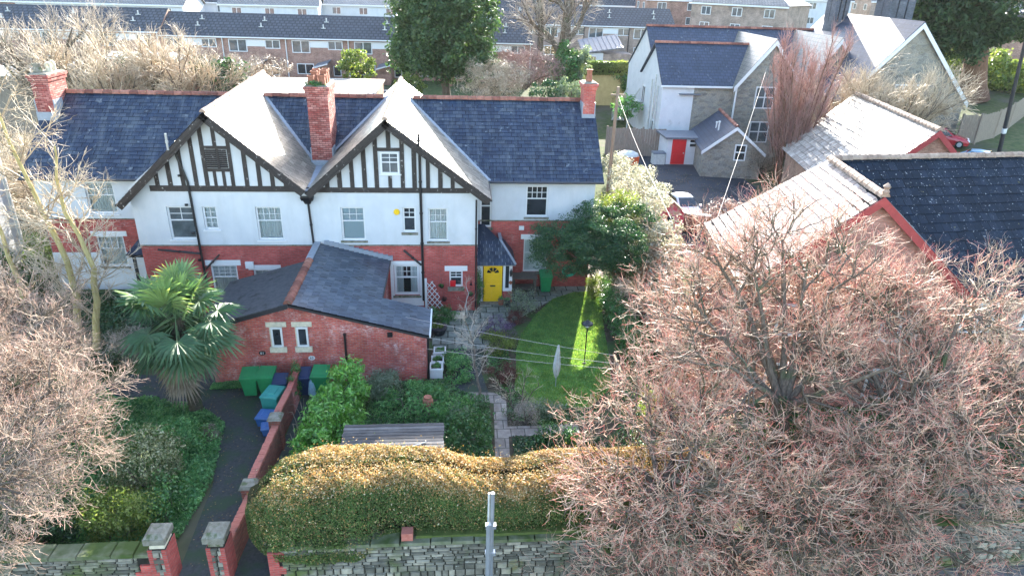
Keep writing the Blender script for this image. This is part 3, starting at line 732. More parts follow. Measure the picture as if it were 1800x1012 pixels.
m = MB(frame((0, YG, 0), (1, 0, 0), (0, -1, 0))); m.box(XL-.03, XR+.03, 0, .05, 3.40, 3.455); m.T = Tw; m.box(XR+.05, 7.1, 0, .05, 3.66, 3.715); m.box(-19.64, XL-.03, 0, .05, 3.72, 3.765)
m.build('string_course', STONECAP, house)
# timbers, built a few centimetres proud
tm = MB(frame((0, YG-.025, 0), (1, 0, 0), (0, -1, 0)))
def stud(x, z0, which, wd=.19, z1=None):
    t = gz(x, which)-.28 if z1 is None else z1
    if t > z0+.1:
        w2 = wd/2*random.uniform(.9, 1.08); tm.box(x-w2, x+w2, -.01, .035+random.uniform(0, .006), z0, t)
tm.box(-6.62, .72, -.01, .05, 5.95, 6.18); tm.box(-13.2, -6.62, -.01, .05, 5.97, 6.22)
for x in (-5.6, -5.05, -4.5, -3.95): stud(x, 6.18, 'R')
for x in (-3.42, -2.27): stud(x, 6.18, 'R')
stud(-2.84, 7.98, 'R'); stud(-2.83, 6.18, 'R', .17, 6.72)
tm.box(-3.33, -2.36, -.01, .03, 7.83, 7.98)
for x in (-1.75, -1.15, -.6, -.05): stud(x, 6.18, 'R')
for x in (-12.85, -12.3, -11.75, -11.2): stud(x, 6.22, 'L')
stud(-10.74, 6.22, 'L', .17); stud(-9.64, 6.22, 'L', .17); stud(-10.2, 7.98, 'L', .16); stud(-10.38, 6.22, 'L', .14, 6.86); stud(-10.0, 6.22, 'L', .14, 6.86)
tm.box(-10.66, -9.73, -.01, .03, 7.84, 7.98); tm.box(-10.66, -9.73, -.01, .05, 6.86, 7.0)
for x in (-9.05, -8.5, -7.95, -7.4): stud(x, 6.22, 'L')
tm.build('timber_framing', TIMBER, house)
lv = MB(frame((0, YG-.03, 0), (1, 0, 0), (0, -1, 0)))
lv.box(-10.19, -10.09, 0, .05, 7.0, 7.84)
for k in range(9):
    z = 7.03+k*.09; lv.prism([(-10.64, -.0, z+.05), (-10.64, .055, z), (-10.64, .055, z+.02), (-10.64, 0, z+.07)], (.89, 0, 0))
lo = lv.build('louvre', TIMBER, house)
# windows
def win(T, h, **k): 
    x0, x1, z0, z1 = h
    return window(house, T @ Matrix.Translation((x0, 0, z0)), x1-x0, z1-z0, **k)
win(Tg, gw['a'], top=(2, 2), curtain='blind', sill=.06, glassm=GLASSG); win(Tg, gw['b'], top=(2, 2), bot=(2, 2), split=.5, curtain='net', sill=.08)
win(Tg, gw['c'], top=(4, 2), curtain='net', sill=.08); win(Tg, gw['d'], top=(3, 2), curtain='blind', sill=.1)
win(Tg, gw['e'], top=(2, 2), curtain=None, sill=.12); win(Tg, gw['f'], top=(3, 2), curtain='net', sill=.1)
win(Tg, gl['g'], top=(4, 3), curtain='net', sill=.14, lintel=(.26, .2)); win(Tg, gl['h'], top=(3, 2), curtain='net', sill=.14, lintel=(.24, .2))
win(Tg, gl['i'], top=(4, 2), curtain='side', sill=.12, lintel=(.2, .2), fw=.11); win(Tg, gl['j'], top=(2, 2), curtain=None, sill=.2, lintel=(.26, .22))
win(Tw, ww['k'], top=(4, 2), curtain='net', sill=.08); win(Tw, ww['l'], top=(4, 2), curtain=None, sill=.1); win(Tw, ww['m'], top=None, split=.48, curtain=None, sill=.14)
win(Tw, wl['n'], top=(4, 2), curtain='net', sill=.1, lintel=(.26, .2)); win(Tw, wl['o'], top=(1, 1), curtain='net', sill=.14, lintel=(.26, .16))
Ta = frame((apx[0], YG-.025, apx[2]), (1, 0, 0), (0, -1, 0))
window(house, Ta, .82, .98, top=(2, 2), bot=(2, 1), split=.46, curtain=None, recess=-.03, sill=.06, glassm=GLASSG)
# white boards round the ground floor window by the pipe
m = MB(Tg); m.box(-3.02, -2.86, .0, .05, .3, 2.62); m.box(-1.65, -1.48, 0, .05, .3, 2.62); m.box(-2.86, -1.65, 0, .05, .3, .72); m.build('window_surround', WHITEP, house)
# roofs
def zR(y): return .03*(y-29.6)
def gable_roof(xa, za, kl, kr, xl, xr, y0, y1):
    """two slate slopes about the ridge x=xa"""
    out = []
    for sgn, k, xe in ((-1, kl, xl), (1, kr, xr)):
        zf = za-abs(xe-xa)*k
        out.append([(xe, y0, zf), (xe, y1, zf+zR(y1)), (xa, y1, za+zR(y1)), (xa, y0, za)])
    return out
EZ, RZ, EY, RY = 5.80, 9.06, 32.45, 36.6
def zmain(y): return EZ+(y-EY)*(RZ-EZ)/(RY-EY)
RR = gable_roof(-2.9, 9.28, .9, .765, -6.52, 1.66, 29.55, 39.8); LR = gable_roof(-10.34, 9.48, .95, .87, -14.55, -6.52, 29.55, 39.8)
def vx(side, y):
    """valley of the main slope with an outer gable slope"""
    z = zmain(y)
    return -2.9+(9.28+zR(y)-z)/.765 if side == 'R' else -10.34-(9.48+zR(y)-z)/.95
r = MB(); slates(r, [(vx('R', EY), EY, EZ), (7.42, EY, EZ), (7.42, RY, RZ), (vx('R', RY), RY, RZ)], .235, .33, .014)
slates(r, [(-20.0, EY, EZ), (vx('L', EY), EY, EZ), (vx('L', RY), RY, RZ), (-20.0, RY, RZ)], .235, .33, .014)
# middle slope between the gables
ym = EY+(6.35-EZ)*(RY-EY)/(RZ-EZ)
slates(r, [(-6.62, ym, 6.35), (-6.42, ym, 6.35), (-2.9-(9.28+zR(RY)-RZ)/.9, RY, RZ), (-10.34+(9.48+zR(RY)-RZ)/.87, RY, RZ)], .235, .33, .014)
r.prism([(-20, RY, RZ), (7.42, RY, RZ), (7.42, 40.75, EZ), (-20, 40.75, EZ)], (0, 0, -.06), 0, .4)
ro = r.build('roof', [SLATE, UNDER], house)
r = MB()
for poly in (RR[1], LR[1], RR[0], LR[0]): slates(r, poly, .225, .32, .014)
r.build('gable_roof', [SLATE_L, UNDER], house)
t = MB(); ridge_tiles(t, (-20.0, RY, RZ+.05), (-11.0, RY, RZ+.05)); ridge_tiles(t, (-9.6, RY, RZ+.05), (-3.6, RY, RZ+.05)); ridge_tiles(t, (-2.1, RY, RZ+.05), (7.42, RY, RZ+.05))
t.build('ridge_tiles', RIDGE, house)
t = MB(); ridge_tiles(t, (-2.9, 29.55, 9.32), (-2.9, 39.8, 9.32+zR(39.8)), .13, .45, .08); t.build('gable_ridge_tiles', RIDGE_G, house); t = MB(); ridge_tiles(t, (-10.34, 29.55, 9.52), (-10.34, 39.8, 9.52+zR(39.8)), .13, .45, .08)
t.build('gable_ridge_tiles', RIDGE_G, house)
# valleys in lead
v = MB()
for s in ('R', 'L'):
    a = Vector((vx(s, EY), EY, EZ+.05)); c = Vector((vx(s, RY), RY, RZ+.05)); v.beam(a, c, .22, .02)
v.beam((-6.5, 29.7, 6.1), (-6.5, ym+.1, 6.36), .4, .03)
for x0, sg in ((-6.42, 1), (-6.62, -1)):
    c = Vector((-2.9-(9.28+zR(RY)-RZ)/.9, RY, RZ+.05)) if sg > 0 else Vector((-10.34+(9.48+zR(RY)-RZ)/.87, RY, RZ+.05))
    v.beam((x0, ym, 6.4), c, .2, .02)
v.build('lead_valley', LEAD, house)
# bargeboards
bb = MB()
def barge(x0, z0, x1, z1, y=29.52, dp=.3):
    a = Vector((x0, y, z0)); c = Vector((x1, y, z1)); d = (c-a).normalized(); n = Vector((-d.z, 0, d.x));
    if n.z > 0: n = -n
    bb.prism([a, c, c+n*dp, a+n*dp], (0, .07, 0)); bb.prism([a+n*dp*.55, c+n*dp*.55, c+n*dp*.6, a+n*dp*.6], (0, -.03, 0))
    bb.prism([a+Vector((0, .08, 0))+n*.10, c+Vector((0, .08, 0))+n*.10, c+Vector((0, .08, 0))+n*.13, a+Vector((0, .08, 0))+n*.13], (0, .40, 0))
barge(-2.9, 9.25, 1.66, 5.77); barge(-2.9, 9.25, -6.5, 6.02); barge(-10.34, 9.45, -14.55, 5.46); barge(-10.34, 9.45, -6.5, 6.12)
bb.build('bargeboard', TIMBER, house)
# gutters, rainwater head, pipes
g = MB()
def gutter(p0, p1, r=.06):
    g.cyl(p0, p1, r, r, 8)
gutter((vx('R', EY)-.05, EY-.05, EZ-.03), (7.42, EY-.05, EZ-.03)); g.beam((1.68, 29.6, 5.72), (1.68, EY, 5.76), .1, .1); g.build('gutter', GUT, house); g = MB(); gutter((-20.02, EY-.05, EZ-.03), (vx('L', EY)+.1, EY-.05, EZ-.03))
g.beam((-14.57, 29.6, 5.42), (-14.57, EY, 5.48), .1, .1)
g.build('gutter', GUT, house)
def pipe(pts, r=.045, mat=BLACKP):
    p = MB()
    for a, c in zip(pts, pts[1:]): p.cyl(a, c, r, r, 8)
    a, c = Vector(pts[0]), Vector(pts[-1])
    n = max(2, int((a-c).length/1.3))
    for q in range(1, n): k = a.lerp(c, q/n); p.cyl(k-Vector((0, 0, .04)), k+Vector((0, 0, .04)), r*1.35, r*1.35, 8)
    return p.build('downpipe', mat, house)
yp = YG-.1
pipe([(-11.93, yp, 8.0), (-11.55, yp, 6.4), (-11.45, yp, .1)], .055)
pipe([(-6.5, yp, 5.6), (-6.42, yp, 3.3)], .05)
pipe([(-1.5, 29.5, 8.72), (-1.5, 29.5, 8.1)], .06); pipe([(-1.5, yp, 7.95), (-1.48, yp, .6)], .06); pipe([(1.02, yp, 5.65), (1.02, yp, .1)], .04)
pipe([(-2.35, yp, 3.2), (-1.55, yp, 2.45)], .05); pipe([(-13.35, yp, 3.25), (-11.5, yp, 3.05)], .05); pipe([(-10.7, yp, 3.0), (-11.4, yp, 2.3)], .04)
pipe([(-11.93, 29.48, 8.6), (-11.93, 29.48, 7.9)], .05, METALP)
h = MB(); h.box(-6.75, -6.25, YG-.28, YG-.05, 5.62, 5.78, top=-.04); h.box(-6.62, -6.38, YG-.2, YG-.05, 5.45, 5.62, top=-.06); h.build('rainwater_head', BLACKP, house)
h = MB(); h.prism([(-6.75, YG-.06, 6.1), (-6.25, YG-.06, 6.1), (-6.5, YG-.06, 5.8)], (0, -.12, 0)); h.build('valley_spout', LEAD, house)
# alarm disc, meter box, lanterns
h = MB(); h.cyl((-2.6, YG-.02, 5.04), (-2.6, YG-.09, 5.04), .15, .12, 14); h.build('alarm_box', YELLOW, house)
h = MB(Tg); h.box(-9.62, -9.25, 0, .1, 2.3, 2.62); h.build('meter_box', WHITEP, house)
h = MB(Tw); h.box(3.3, 3.55, 0, .1, 3.2, 3.4); h.build('meter_box', WHITEP, house)
# chimneys
def chimney(x0, x1, y0, y1, z0, z1, pots, mat=BRICK_CH, corbel=.06, cap=STONECAP):
    c = MB(); c.box(x0, x1, y0, y1, z0, z1)
    c.box(x0-corbel, x1+corbel, y0-corbel, y1+corbel, z1+.003, z1+.16); c.box(x0-corbel*1.8, x1+corbel*1.8, y0-corbel*1.8, y1+corbel*1.8, z1+.163, z1+.3)
    co = c.build('chimney', mat, house); ORG[co.name] = ORG[house.name]
    k = MB(); k.box(x0-.06, x1+.06, y0-.06, y1+.06, z1+.303, z1+.36, top=.06); k.build('chimney_cap', cap, co)
    for px, py, r, h, mt, kind in pots:
        p = MB()
        zt = z1+.35
        if kind == 'round': p.lathe([(r*.9, 0), (r, .05), (r*.8, h*.6), (r*.85, h*.9), (r*1.05, h*.92), (r*1.05, h), (r*.7, h), (r*.7, h*.8)], (px, py, zt), 12)
        elif kind == 'cowl':
            p.lathe([(r, 0), (r*.85, h*.6)], (px, py, zt), 10); 
            q = [(px+r*.7*math.cos(a), py, zt+h*.6+r*1.5*math.sin(a)) for a in np.linspace(0, math.pi, 7)]; p.tube(q, r*.45, 6)
        else: p.box(px-r, px+r, py-r, py+r, zt, zt+h, top=r*.18); p.box(px-r*1.05, px+r*1.05, py-r*1.05, py+r*1.05, zt+h*.85, zt+h)
        p.build('chimney_pot', mt, co)
    fl = MB(); fl.box(x0-.05, x1+.05, y0-.05, y0-.005, z0-.1, z0+.32); fl.box(x1+.005, x1+.05, y0, y0+.8, z0+.05, z0+.9); fl.box(x0-.05, x0-.005, y0, y0+.8, z0+.05, z0+.9)
    fl.build('lead_flashing', LEAD, co)
    return co
cc = chimney(-6.78, -5.82, 33.1, 35.0, 6.3, 9.75, [(-6.55, 33.35, .14, .42, TERRA, 'sq'), (-6.05, 33.4, .14, .45, TERRA, 'sq'), (-6.5, 33.95, .15, .55, TERRA, 'sq'), (-6.05, 33.95, .15, .6, TERRA, 'sq'), (-6.05, 34.45, .15, .6, TERRA, 'sq'), (-6.5, 34.5, .15, .58, TERRA, 'sq')])
p_, n_ = crown_pts((-6.3, 33.2, 10.1), (.55, .25, .2), 26, .14, 40, .3)
foliage('ivy', p_, n_, .07, L_IVY, cc)
chimney(-20.0, -19.2, 35.2, 36.8, 8.0, 9.75, [(-19.75, 35.6, .2, .42, STONECAP, 'round'), (-19.45, 36.0, .14, .35, CREAM, 'cowl'), (-19.5, 36.5, .14, .38, CREAM, 'cowl')])
chimney(6.72, 7.32, 35.7, 36.7, 8.2, 9.75, [(7.02, 36.2, .17, .6, TERRA, 'round')], BRICK_OLD)
# porch with yellow door
pt = MB(); T = frame((0, 30.9, 0), (1, 0, 0), (0, -1, 0)); pt.T = T
for a, c, z0, z1 in ((1.12, 1.40, 0, 2.12), (2.40, 2.86, .62, 2.12), (1.40, 2.40, 2.04, 2.12)): pt.box(a, c, -.1, 0, z0, z1)
pt.T = None; pt.box(2.77, 2.86, 30.92, 32.8, .62, 2.12); po = pt.build('porch', WHITEP, house); ORG[po.name] = ORG[house.name]
q = MB(T); q.box(2.40, 2.88, -.12, .02, 0, .615); q.T = None; q.box(2.76, 2.88, 31.03, 32.8, 0, .615); q.build('porch_plinth', BRICK, po)
q = MB()
for poly in ([(1.0, 30.7, 2.10), (3.0, 30.7, 2.10), (2.3, 31.75, 2.98), (1.0, 31.75, 2.98)], [(3.0, 30.7, 2.10), (3.0, 32.8, 2.10), (2.3, 32.8, 2.98), (2.3, 31.75, 2.98)]): slates(q, poly, .2, .3, .012)
q.beam((3.0, 30.7, 2.15), (2.3, 31.75, 3.03), .12, .03, m=1); q.beam((2.3, 31.75, 3.02), (2.3, 32.8, 3.02), .16, .03, m=1)
q.prism([(1.1, 31.75, 2.98), (2.3, 31.75, 2.98), (1.5, 32.78, 3.5), (1.1, 32.78, 3.5)], (0, 0, -.05), 0, .1)
q.build('porch_roof', [SLATE, LEAD], po)
q = MB(T); q.box(2.52, 2.70, -.02, .012, .8, 1.98); q.build('side_light', GLASS, po)
q = MB(T); q.box(2.735, 2.83, .0, .09, 1.45, 1.5); q.lathe([(.02, 0), (.07, .08), (.08, .24), (.03, .33), (.01, .4)], (2.79, .09, 1.48), 6); q.build('wall_lantern', BLACKP, po)
dr = MB(T)
for x0, x1, z0, z1 in ((1.44, 1.555, .03, 2.02), (2.245, 2.36, .03, 2.02), (1.855, 1.945, .03, 1.44)): dr.box(x0, x1, -.06, -.005, z0, z1)
for z0, z1 in ((.03, .25), (.82, 1.0), (1.44, 1.58), (1.95, 2.02)): dr.box(1.555, 2.245, -.061, -.006, z0, z1)
dr.box(1.5, 2.3, -.07, -.03, .1, 2.0)
do = dr.build('door', YELLOW, house); ORG[do.name] = ORG[house.name]
q = MB(T)
for i in range(4):
    a0, a1 = math.pi*(i/4+.03), math.pi*((i+1)/4-.03); c = (1.9, 1.60)
    pts = [(c[0]+.09*math.cos(a0), -.005, c[1]+.09*math.sin(a0))]+[(c[0]+.30*math.cos(a0+(a1-a0)*k/5), -.005, c[1]+.30*math.sin(a0+(a1-a0)*k/5)) for k in range(6)]+[(c[0]+.09*math.cos(a1), -.005, c[1]+.09*math.sin(a1))]
    q.prism(pts, (0, .008, 0))
q.build('fanlight', GLASS, do)
q = MB(T); q.box(1.77, 2.03, -.006, .012, .88, .95); q.build('letterbox', BLACKP, do)
q = MB(T); q.box(1.3, 2.5, 0, .3, 0, .06); q.build('doorstep', STONECAP, house)
# lean-to roof over the door at the far left
q = MB(); slates(q, [(-15.6, 31.55, 2.35), (-13.95, 31.55, 2.35), (-13.95, 32.78, 3.15), (-15.0, 32.78, 3.15)], .2, .3, .012)
q.box(-15.4, -15.28, 31.7, 31.82, 0, 2.3, 1); q.box(-14.2, -14.08, 31.7, 31.82, 0, 2.3, 1); q.box(-15.5, -14.0, 31.6, 31.72, 2.2, 2.33, 1); q.box(-15.2, -14.3, 32.6, 32.72, 0.02, 2.0, 1)
q.build('side_porch', [SLATE, BLACKP], house)

# ---------------------------------------------------------------- brick outbuilding in front
ann = thing('brick_outbuilding', 'low red brick outbuilding with slate roof standing in front of the house', 'outbuilding', (-5.3, 23.75, 0))
AX, AZ = -6.25, 3.56
Tq = frame((0, 23.75, 0), (1, 0, 0), (0, -1, 0))
b = MB(Tq); b.face([(-9.4, 0, 0), (-1.14, 0, 0), (-1.14, 0, 2.1), (AX, 0, 3.46), (-9.4, 0, 2.58)])
b.T = None
b.face([(-1.14, 23.75, 0), (-1.14, 26.0, 0), (-1.14, 26.0, 2.12), (-1.14, 23.75, 2.12)]); b.face([(-1.14, 26.0, 0), (-3.1, 26.0, 0), (-3.1, 26.0, 2.6), (-1.14, 26.0, 2.12)])
b.face([(-3.15, 26.0, 0), (-3.15, 30.0, 0), (-3.15, 30.0, 2.5), (-3.15, 26.0, 2.5)]); b.face([(-9.4, 27.8, 0), (-9.4, 23.75, 0), (-9.4, 23.75, 2.58), (-9.4, 27.8, 2.58)]); b.face([(-9.4, 27.8, 0), (-9.4, 27.8, 2.58), (AX, 27.8, 3.46), (AX, 27.8, 0)]); b.face([(AX, 27.8, 0), (AX, 27.8, 3.46), (AX, 30, 3.46), (AX, 30, 0)])
b.build('brick_wall', BRICK_OLD, ann)
def az(x): return AZ-(x-AX)*.27 if x > AX else AZ+(x-AX)*.29
r = MB()
slates(r, [(AX, 23.58, AZ), (-.98, 23.58, az(-.98)), (-.98, 25.9, az(-.98)), (-3.0, 25.9, az(-3.0)), (AX, 25.9, AZ)], .3, .33, .014)
slates(r, [(AX, 25.9, AZ), (-3.0, 25.9, az(-3.0)), (-3.0, 29.98, az(-3.0)), (AX, 29.98, AZ)], .3, .33, .014)
r.build('roof', [SLATE_A, UNDER], ann)
r = MB(); r.prism([(-9.7, 23.56, az(-9.7)), (AX, 23.56, AZ), (AX, 27.9, AZ), (-9.7, 27.9, az(-9.7))], (0, 0, -.06)); r.build('felt_roof', FELT, ann)
t = MB(); ridge_tiles(t, (AX, 23.58, AZ+.04), (AX, 27.9, AZ+.04), .17, .46, .09); t.build('ridge_tiles', TERRA and RIDGE, ann)
t = MB(); t.beam((AX, 27.9, AZ+.03), (AX, 29.98, AZ+.03), .3, .05)
for i in range(14):
    x = AX+.3+i*.22; z = az(x); t.box(x, x+.22, 29.9, 30.03, z, z+.2)
t.build('lead_flashing', LEAD, ann)
t = MB(); t.prism([(AX, 23.55, AZ-.03), (-9.72, 23.55, az(-9.72)-.03), (-9.72, 23.55, az(-9.72)-.2), (AX, 23.55, AZ-.2)], (0, .05, 0)); t.prism([(AX, 23.6, AZ-.05), (-.98, 23.6, az(-.98)-.05), (-.98, 23.6, az(-.98)-.17), (AX, 23.6, AZ-.17)], (0, .05, 0)); t.build('verge_board', GUT, ann)
t = MB(); t.box(-.99, -.93, 23.56, 25.92, az(-.98)-.08, az(-.98)+.02); t.build('gutter', WHITEP, ann)
t = MB(); t.beam((-2.99, 25.92, az(-3)-.05), (-2.99, 29.9, az(-3)-.05), .07, .1); t.build('gutter', GUT, ann)
t = MB(); t.cyl((-1.05, 23.68, 0), (-1.05, 23.68, 2.05), .045, .045, 8); t.build('downpipe', BLACKP, ann)
t = MB(); t.cyl((-4.25, 23.66, .05), (-4.25, 23.66, 2.15), .045, .045, 8); t.cyl((-4.25, 23.66, 2.15), (-4.25, 23.66, 2.22), .06, .06, 8, ); t.build('downpipe', BLACKP, ann)
t = MB(Tq); t.box(-2.62, -2.42, 0, .06, 2.02, 2.22); t.build('vent_grille', BLACKP, ann)
for x0, x1 in ((-7.02, -6.60), (-6.06, -5.64)):
    fo = window(ann, Tq @ Matrix.Translation((x0, 0, 1.66)), x1-x0, .84, top=(2, 2), split=0, curtain=None, recess=-.035, fw=.065)
    s = MB(Tq); s.box(x0-.17, x1+.17, 0, .04, 2.515, 2.72); s.box(x0-.06, x0-.004, 0, .02, 1.6, 2.51, 1); s.build('lintel', [CREAM, CREAM], fo)
    s = MB(Tq); s.box(x0-.11, x1+.11, 0, .1, 1.43, 1.645); s.build('sill', CREAM, fo)
# oval house-number plaques
def text_mesh(txt, size, T, mat, parent, name='numerals', depth=.004):
    cu = bpy.data.curves.new(name, 'FONT'); cu.body = txt; cu.size = size; cu.align_x = 'CENTER'; cu.align_y = 'CENTER'; cu.extrude = depth
    to = bpy.data.objects.new(name, cu); COL.objects.link(to)
    dg = bpy.context.evaluated_depsgraph_get(); dg.update()
    me = bpy.data.meshes.new_from_object(to.evaluated_get(dg)); bpy.data.objects.remove(to)
    R_ = T @ Matrix(((1, 0, 0, 0), (0, 0, 1, 0), (0, 1, 0, 0), (0, 0, 0, 1)))
    V = [tuple(R_ @ v.co) for v in me.vertices]; F = [tuple(p.vertices) for p in me.polygons]
    return meshobj(name, V, F, mat, parent)
for x, z, s, bm, fm in ((-7.46, 1.37, '61', BLACKP, WHITEP), (-5.6, 1.12, '63', WHITEP, BLACKP)):
    pl = MB(Tq); pl.prism([(x+.13*math.cos(a), 0, z+.095*math.sin(a)) for a in np.linspace(0, 2*math.pi, 20, endpoint=False)], (0, .02, 0))
    po_ = pl.build('number_plaque', bm, ann); ORG[po_.name] = ORG[ann.name]
    text_mesh(s, .15, Tq @ Matrix.Translation((x, .024, z)), fm, po_)
# ---------------------------------------------------------------- neighbours
def bgwin(parent, T, w, h, nx=2, panel=None, fw=.1, gm=None, sash=False):
    f = MB(T); f.box(0, fw, -.02, .06, 0, h); f.box(w-fw, w, -.02, .06, 0, h); f.box(fw, w-fw, -.02, .06, h-fw, h); f.box(fw, w-fw, -.02, .07, 0, fw)
    for i in range(1, nx): x = w*i/nx; f.box(x-.05, x+.05, -.02, .055, fw, h-fw)
    if sash: f.box(fw, w-fw, -.02, .05, h*.52-.05, h*.52+.05)
    fo = f.build('window', WHITEP, parent); ORG[fo.name] = ORG[parent.name]
    g = MB(T); g.box(fw*.5, w-fw*.5, .0, .02, fw*.5, h-fw*.5); g.build('glass', gm or GLASSG, fo)
    return fo
def terrace_proto(W, D, H, RH, brick, ext, white=False):
    """one house of the row, front to -y, modelled round its own left front corner"""
    t = local('terraced_house', '', 'house', (0, 0, 0))
    b = MB(); b.face([(0, 0, 0), (W, 0, 0), (W, 0, H), (0, 0, H)]); b.face([(W, D, 0), (0, D, 0), (0, D, H), (W, D, H)])
    b.face([(0, D, 0), (0, 0, 0), (0, 0, H), (0, D/2, RH-.05), (0, D, H)]); b.face([(W, 0, 0), (W, D, 0), (W, D, H), (W, D/2, RH-.05), (W, 0, H)])
    b.build('wall', brick, t)
    r = MB(); r.prism([(0, -.35, H-.12), (W, -.35, H-.12), (W, D/2, RH), (0, D/2, RH)], (0, 0, -.1)); r.prism([(0, D+.35, H-.12), (W, D+.35, H-.12), (W, D/2, RH+.002), (0, D/2, RH+.002)], (0, 0, -.1))
    r.build('roof', TERRTILE, t)
    f = MB(); f.box(.002, W-.002, -.42, -.37, H-.26, H-.1); f.build('fascia', WHITEP, t)
    T = frame((0, 0, 0), (1, 0, 0), (0, -1, 0))
    bgwin(t, T @ Matrix.Translation((.5, 0, H-1.95)), 2.3, 1.55, 2); bgwin(t, T @ Matrix.Translation((5.1, 0, H-1.5)), 1.9, 1.1, 2)
    p = MB(T); p.box(2.82, 5.08, 0, .05, H-1.25, H-.42); p.build('panel', WHITEP, t)
    if ext: bgwin(t, T @ Matrix.Translation((.9, 0, .9)), 2.2, 1.35, 2, gm=GLASS); bgwin(t, T @ Matrix.Translation((5.6, 0, .7)), 1.0, 1.3, 1, gm=GLASS)
    else: bgwin(t, T @ Matrix.Translation((.7, 0, .8)), 2.2, 1.4, 2, gm=GLASS)
    d = MB(); d.cyl((W-.25, -.1, 0), (W-.25, -.1, H-.3), .07, .07, 6); d.build('downpipe', WHITEP if W > 7.9 else BLACKP, t)
    v = MB()
    sl_ = (RH-H)/(D/2)
    for x, y in ((W*.55, D*.2), (W*.58, D*.34)): v = MB(); z = H+y*sl_; v.cyl((x, y, z-.1), (x, y, z+.5), .09, .09, 6); v.box(x-.3, x+.3, y-.15, y+.15, z-.02, z+.06); v.build('flue', GREYPAINT, t)
    if ext:
        e = MB(); e.face([(3.9, -3.2, 0), (5.3, -3.2, 0), (5.3, -3.2, 2.5), (3.9, -3.2, 2.1)]); e.face([(3.9, 0, 0), (3.9, -3.2, 0), (3.9, -3.2, 2.1), (3.9, 0, 2.1)]); e.face([(5.3, -3.2, 0), (5.3, 0, 0), (5.3, 0, 2.5), (5.3, -3.2, 2.5)]); eo = e.build('rear_extension', brick, t)
        ORG[eo.name] = (0, 0, 0); e = MB(); e.prism([(3.6, -3.5, 2.12), (5.4, -3.5, 2.62), (5.4, 0, 2.75), (3.6, 0, 2.25)], (0, 0, .1)); e.build('extension_roof', SOLAR, eo)
        e = MB(); e.prism([(3.55, -3.56, 2.05), (5.45, -3.56, 2.57), (5.45, -3.56, 2.72), (3.55, -3.56, 2.22)], (0, .05, 0)); e.build('fascia', WHITEP, eo)
    return t
LY = 96.0; lz = float(terr(0, LY)); LH = P(500, 60, Y=LY)[2]-lz; LRH = P(600, 23, Y=LY+4.5)[2]-lz
RYy = 113.0; rz = float(terr(0, RYy)); RH_ = P(1000, 43, Y=RYy)[2]-rz; RRH = P(1000, 11, Y=RYy+4.5)[2]-rz
tp = terrace_proto(8.0, 9.0, LH, LRH, BRICK_DULL, True)
x0 = P(0, 45, Y=LY)[0]-5
tl = ['brown brick terraced house cut off at the far left, behind the pale chimney', 'second terraced house from the left, its windows behind bare branches', 'third terraced house from the left, mostly hidden by the wide bare tree',
      'fourth terraced house from the left, seen through tangled bare branches', 'fifth terraced house from the left, just right of the bare trees', 'sixth terraced house from the left, above the flat garage roof',
      'seventh terraced house from the left, behind the rounded yellow green bush', 'eighth terraced house from the left, half behind the big evergreen oak', 'terraced house almost wholly behind the big evergreen oak']
for i, l in enumerate(tl):
    loc = (x0+8.0*i, LY, lz-(.0 if i < 3 else .35)); o = tp if i == 0 else dup(tp, loc)
    o.location = loc; o['label'] = l; o['group'] = 'brown brick terraced houses behind the trees'
tq = terrace_proto(7.2, 9.0, RH_, RRH, BRICK_BUFF, False)
x0 = P(880, 43, Y=RYy)[0]-1
tl = ['grey terraced house just right of the big evergreen oak', 'grey terraced house behind the thick bare tree trunk', 'grey terraced house right of the bare trunk with a lean-to conservatory', 'grey end terraced house left of the white gabled house']
for i, l in enumerate(tl):
    o = tq if i == 0 else dup(tq, (0, 0, 0))
    o.location = (x0+7.2*i, RYy, rz); o['label'] = l; o['group'] = 'grey terraced houses right of the oak'
# conservatory and white lean-to of the grey row
cx, cy = P(1060, 100, Y=107)[:2]
t = thing('conservatory', 'blue white conservatory with a ribbed grey roof in front of the grey terrace', 'conservatory', (cx, cy, float(terr(cx, cy))))
z0 = float(terr(cx, cy)); q = MB(); q.box(cx-3.2, cx-.4, cy-2, cy+2, z0, z0+2.4); q.build('wall', WHITEWASH, t); q = MB(); q.box(cx-.39, cx+4.0, cy-2, cy+2, z0, z0+2.3); q.build('brick_wall', BRICK_BUFF, t)
q = MB(); q.prism([(cx-3.6, cy-2.4, z0+2.3), (cx+2.5, cy-2.4, z0+3.2), (cx+2.5, cy+3, z0+4.6), (cx-3.6, cy+3, z0+3.7)], (0, 0, .12))
for k in range(9): x = cx-3.5+k*.72; zz = z0+2.34+(x-cx+3.6)*.147; q.beam((x, cy-2.4, zz+.12), (x, cy+3, zz+1.52), .08, .08)
q.build('roof', SOLAR, t); Tm = frame((cx-2.6, cy-2.0, z0+.4), (1, 0, 0), (0, -1, 0)); bgwin(t, Tm, 1.2, 1.6, 1)
cx, cy = P(885, 95, Y=106)[:2]; z0 = float(terr(cx, cy))
t = thing('lean_to_shed', 'white lean-to with a grey sloping roof right of the evergreen oak', 'shed', (cx, cy, z0))
q = MB(); q.prism([(cx-3, cy-2, z0), (cx+2.6, cy-2, z0), (cx+2.6, cy-2, z0+2.2), (cx-3, cy-2, z0+4.0)], (0, 3.5, 0)); q.build('wall', WHITEWASH, t)
q = MB(); q.prism([(cx-3.1, cy-2.3, z0+4.1), (cx+3.0, cy-2.3, z0+2.15), (cx+3.0, cy+1.8, z0+2.15), (cx-3.1, cy+1.8, z0+4.1)], (0, 0, .12)); q.build('roof', SOLAR, t)
bgwin(t, frame((cx+.9, cy-2.02, z0+.8), (1, 0, 0), (0, -1, 0)), 1.3, 1.0, 2)
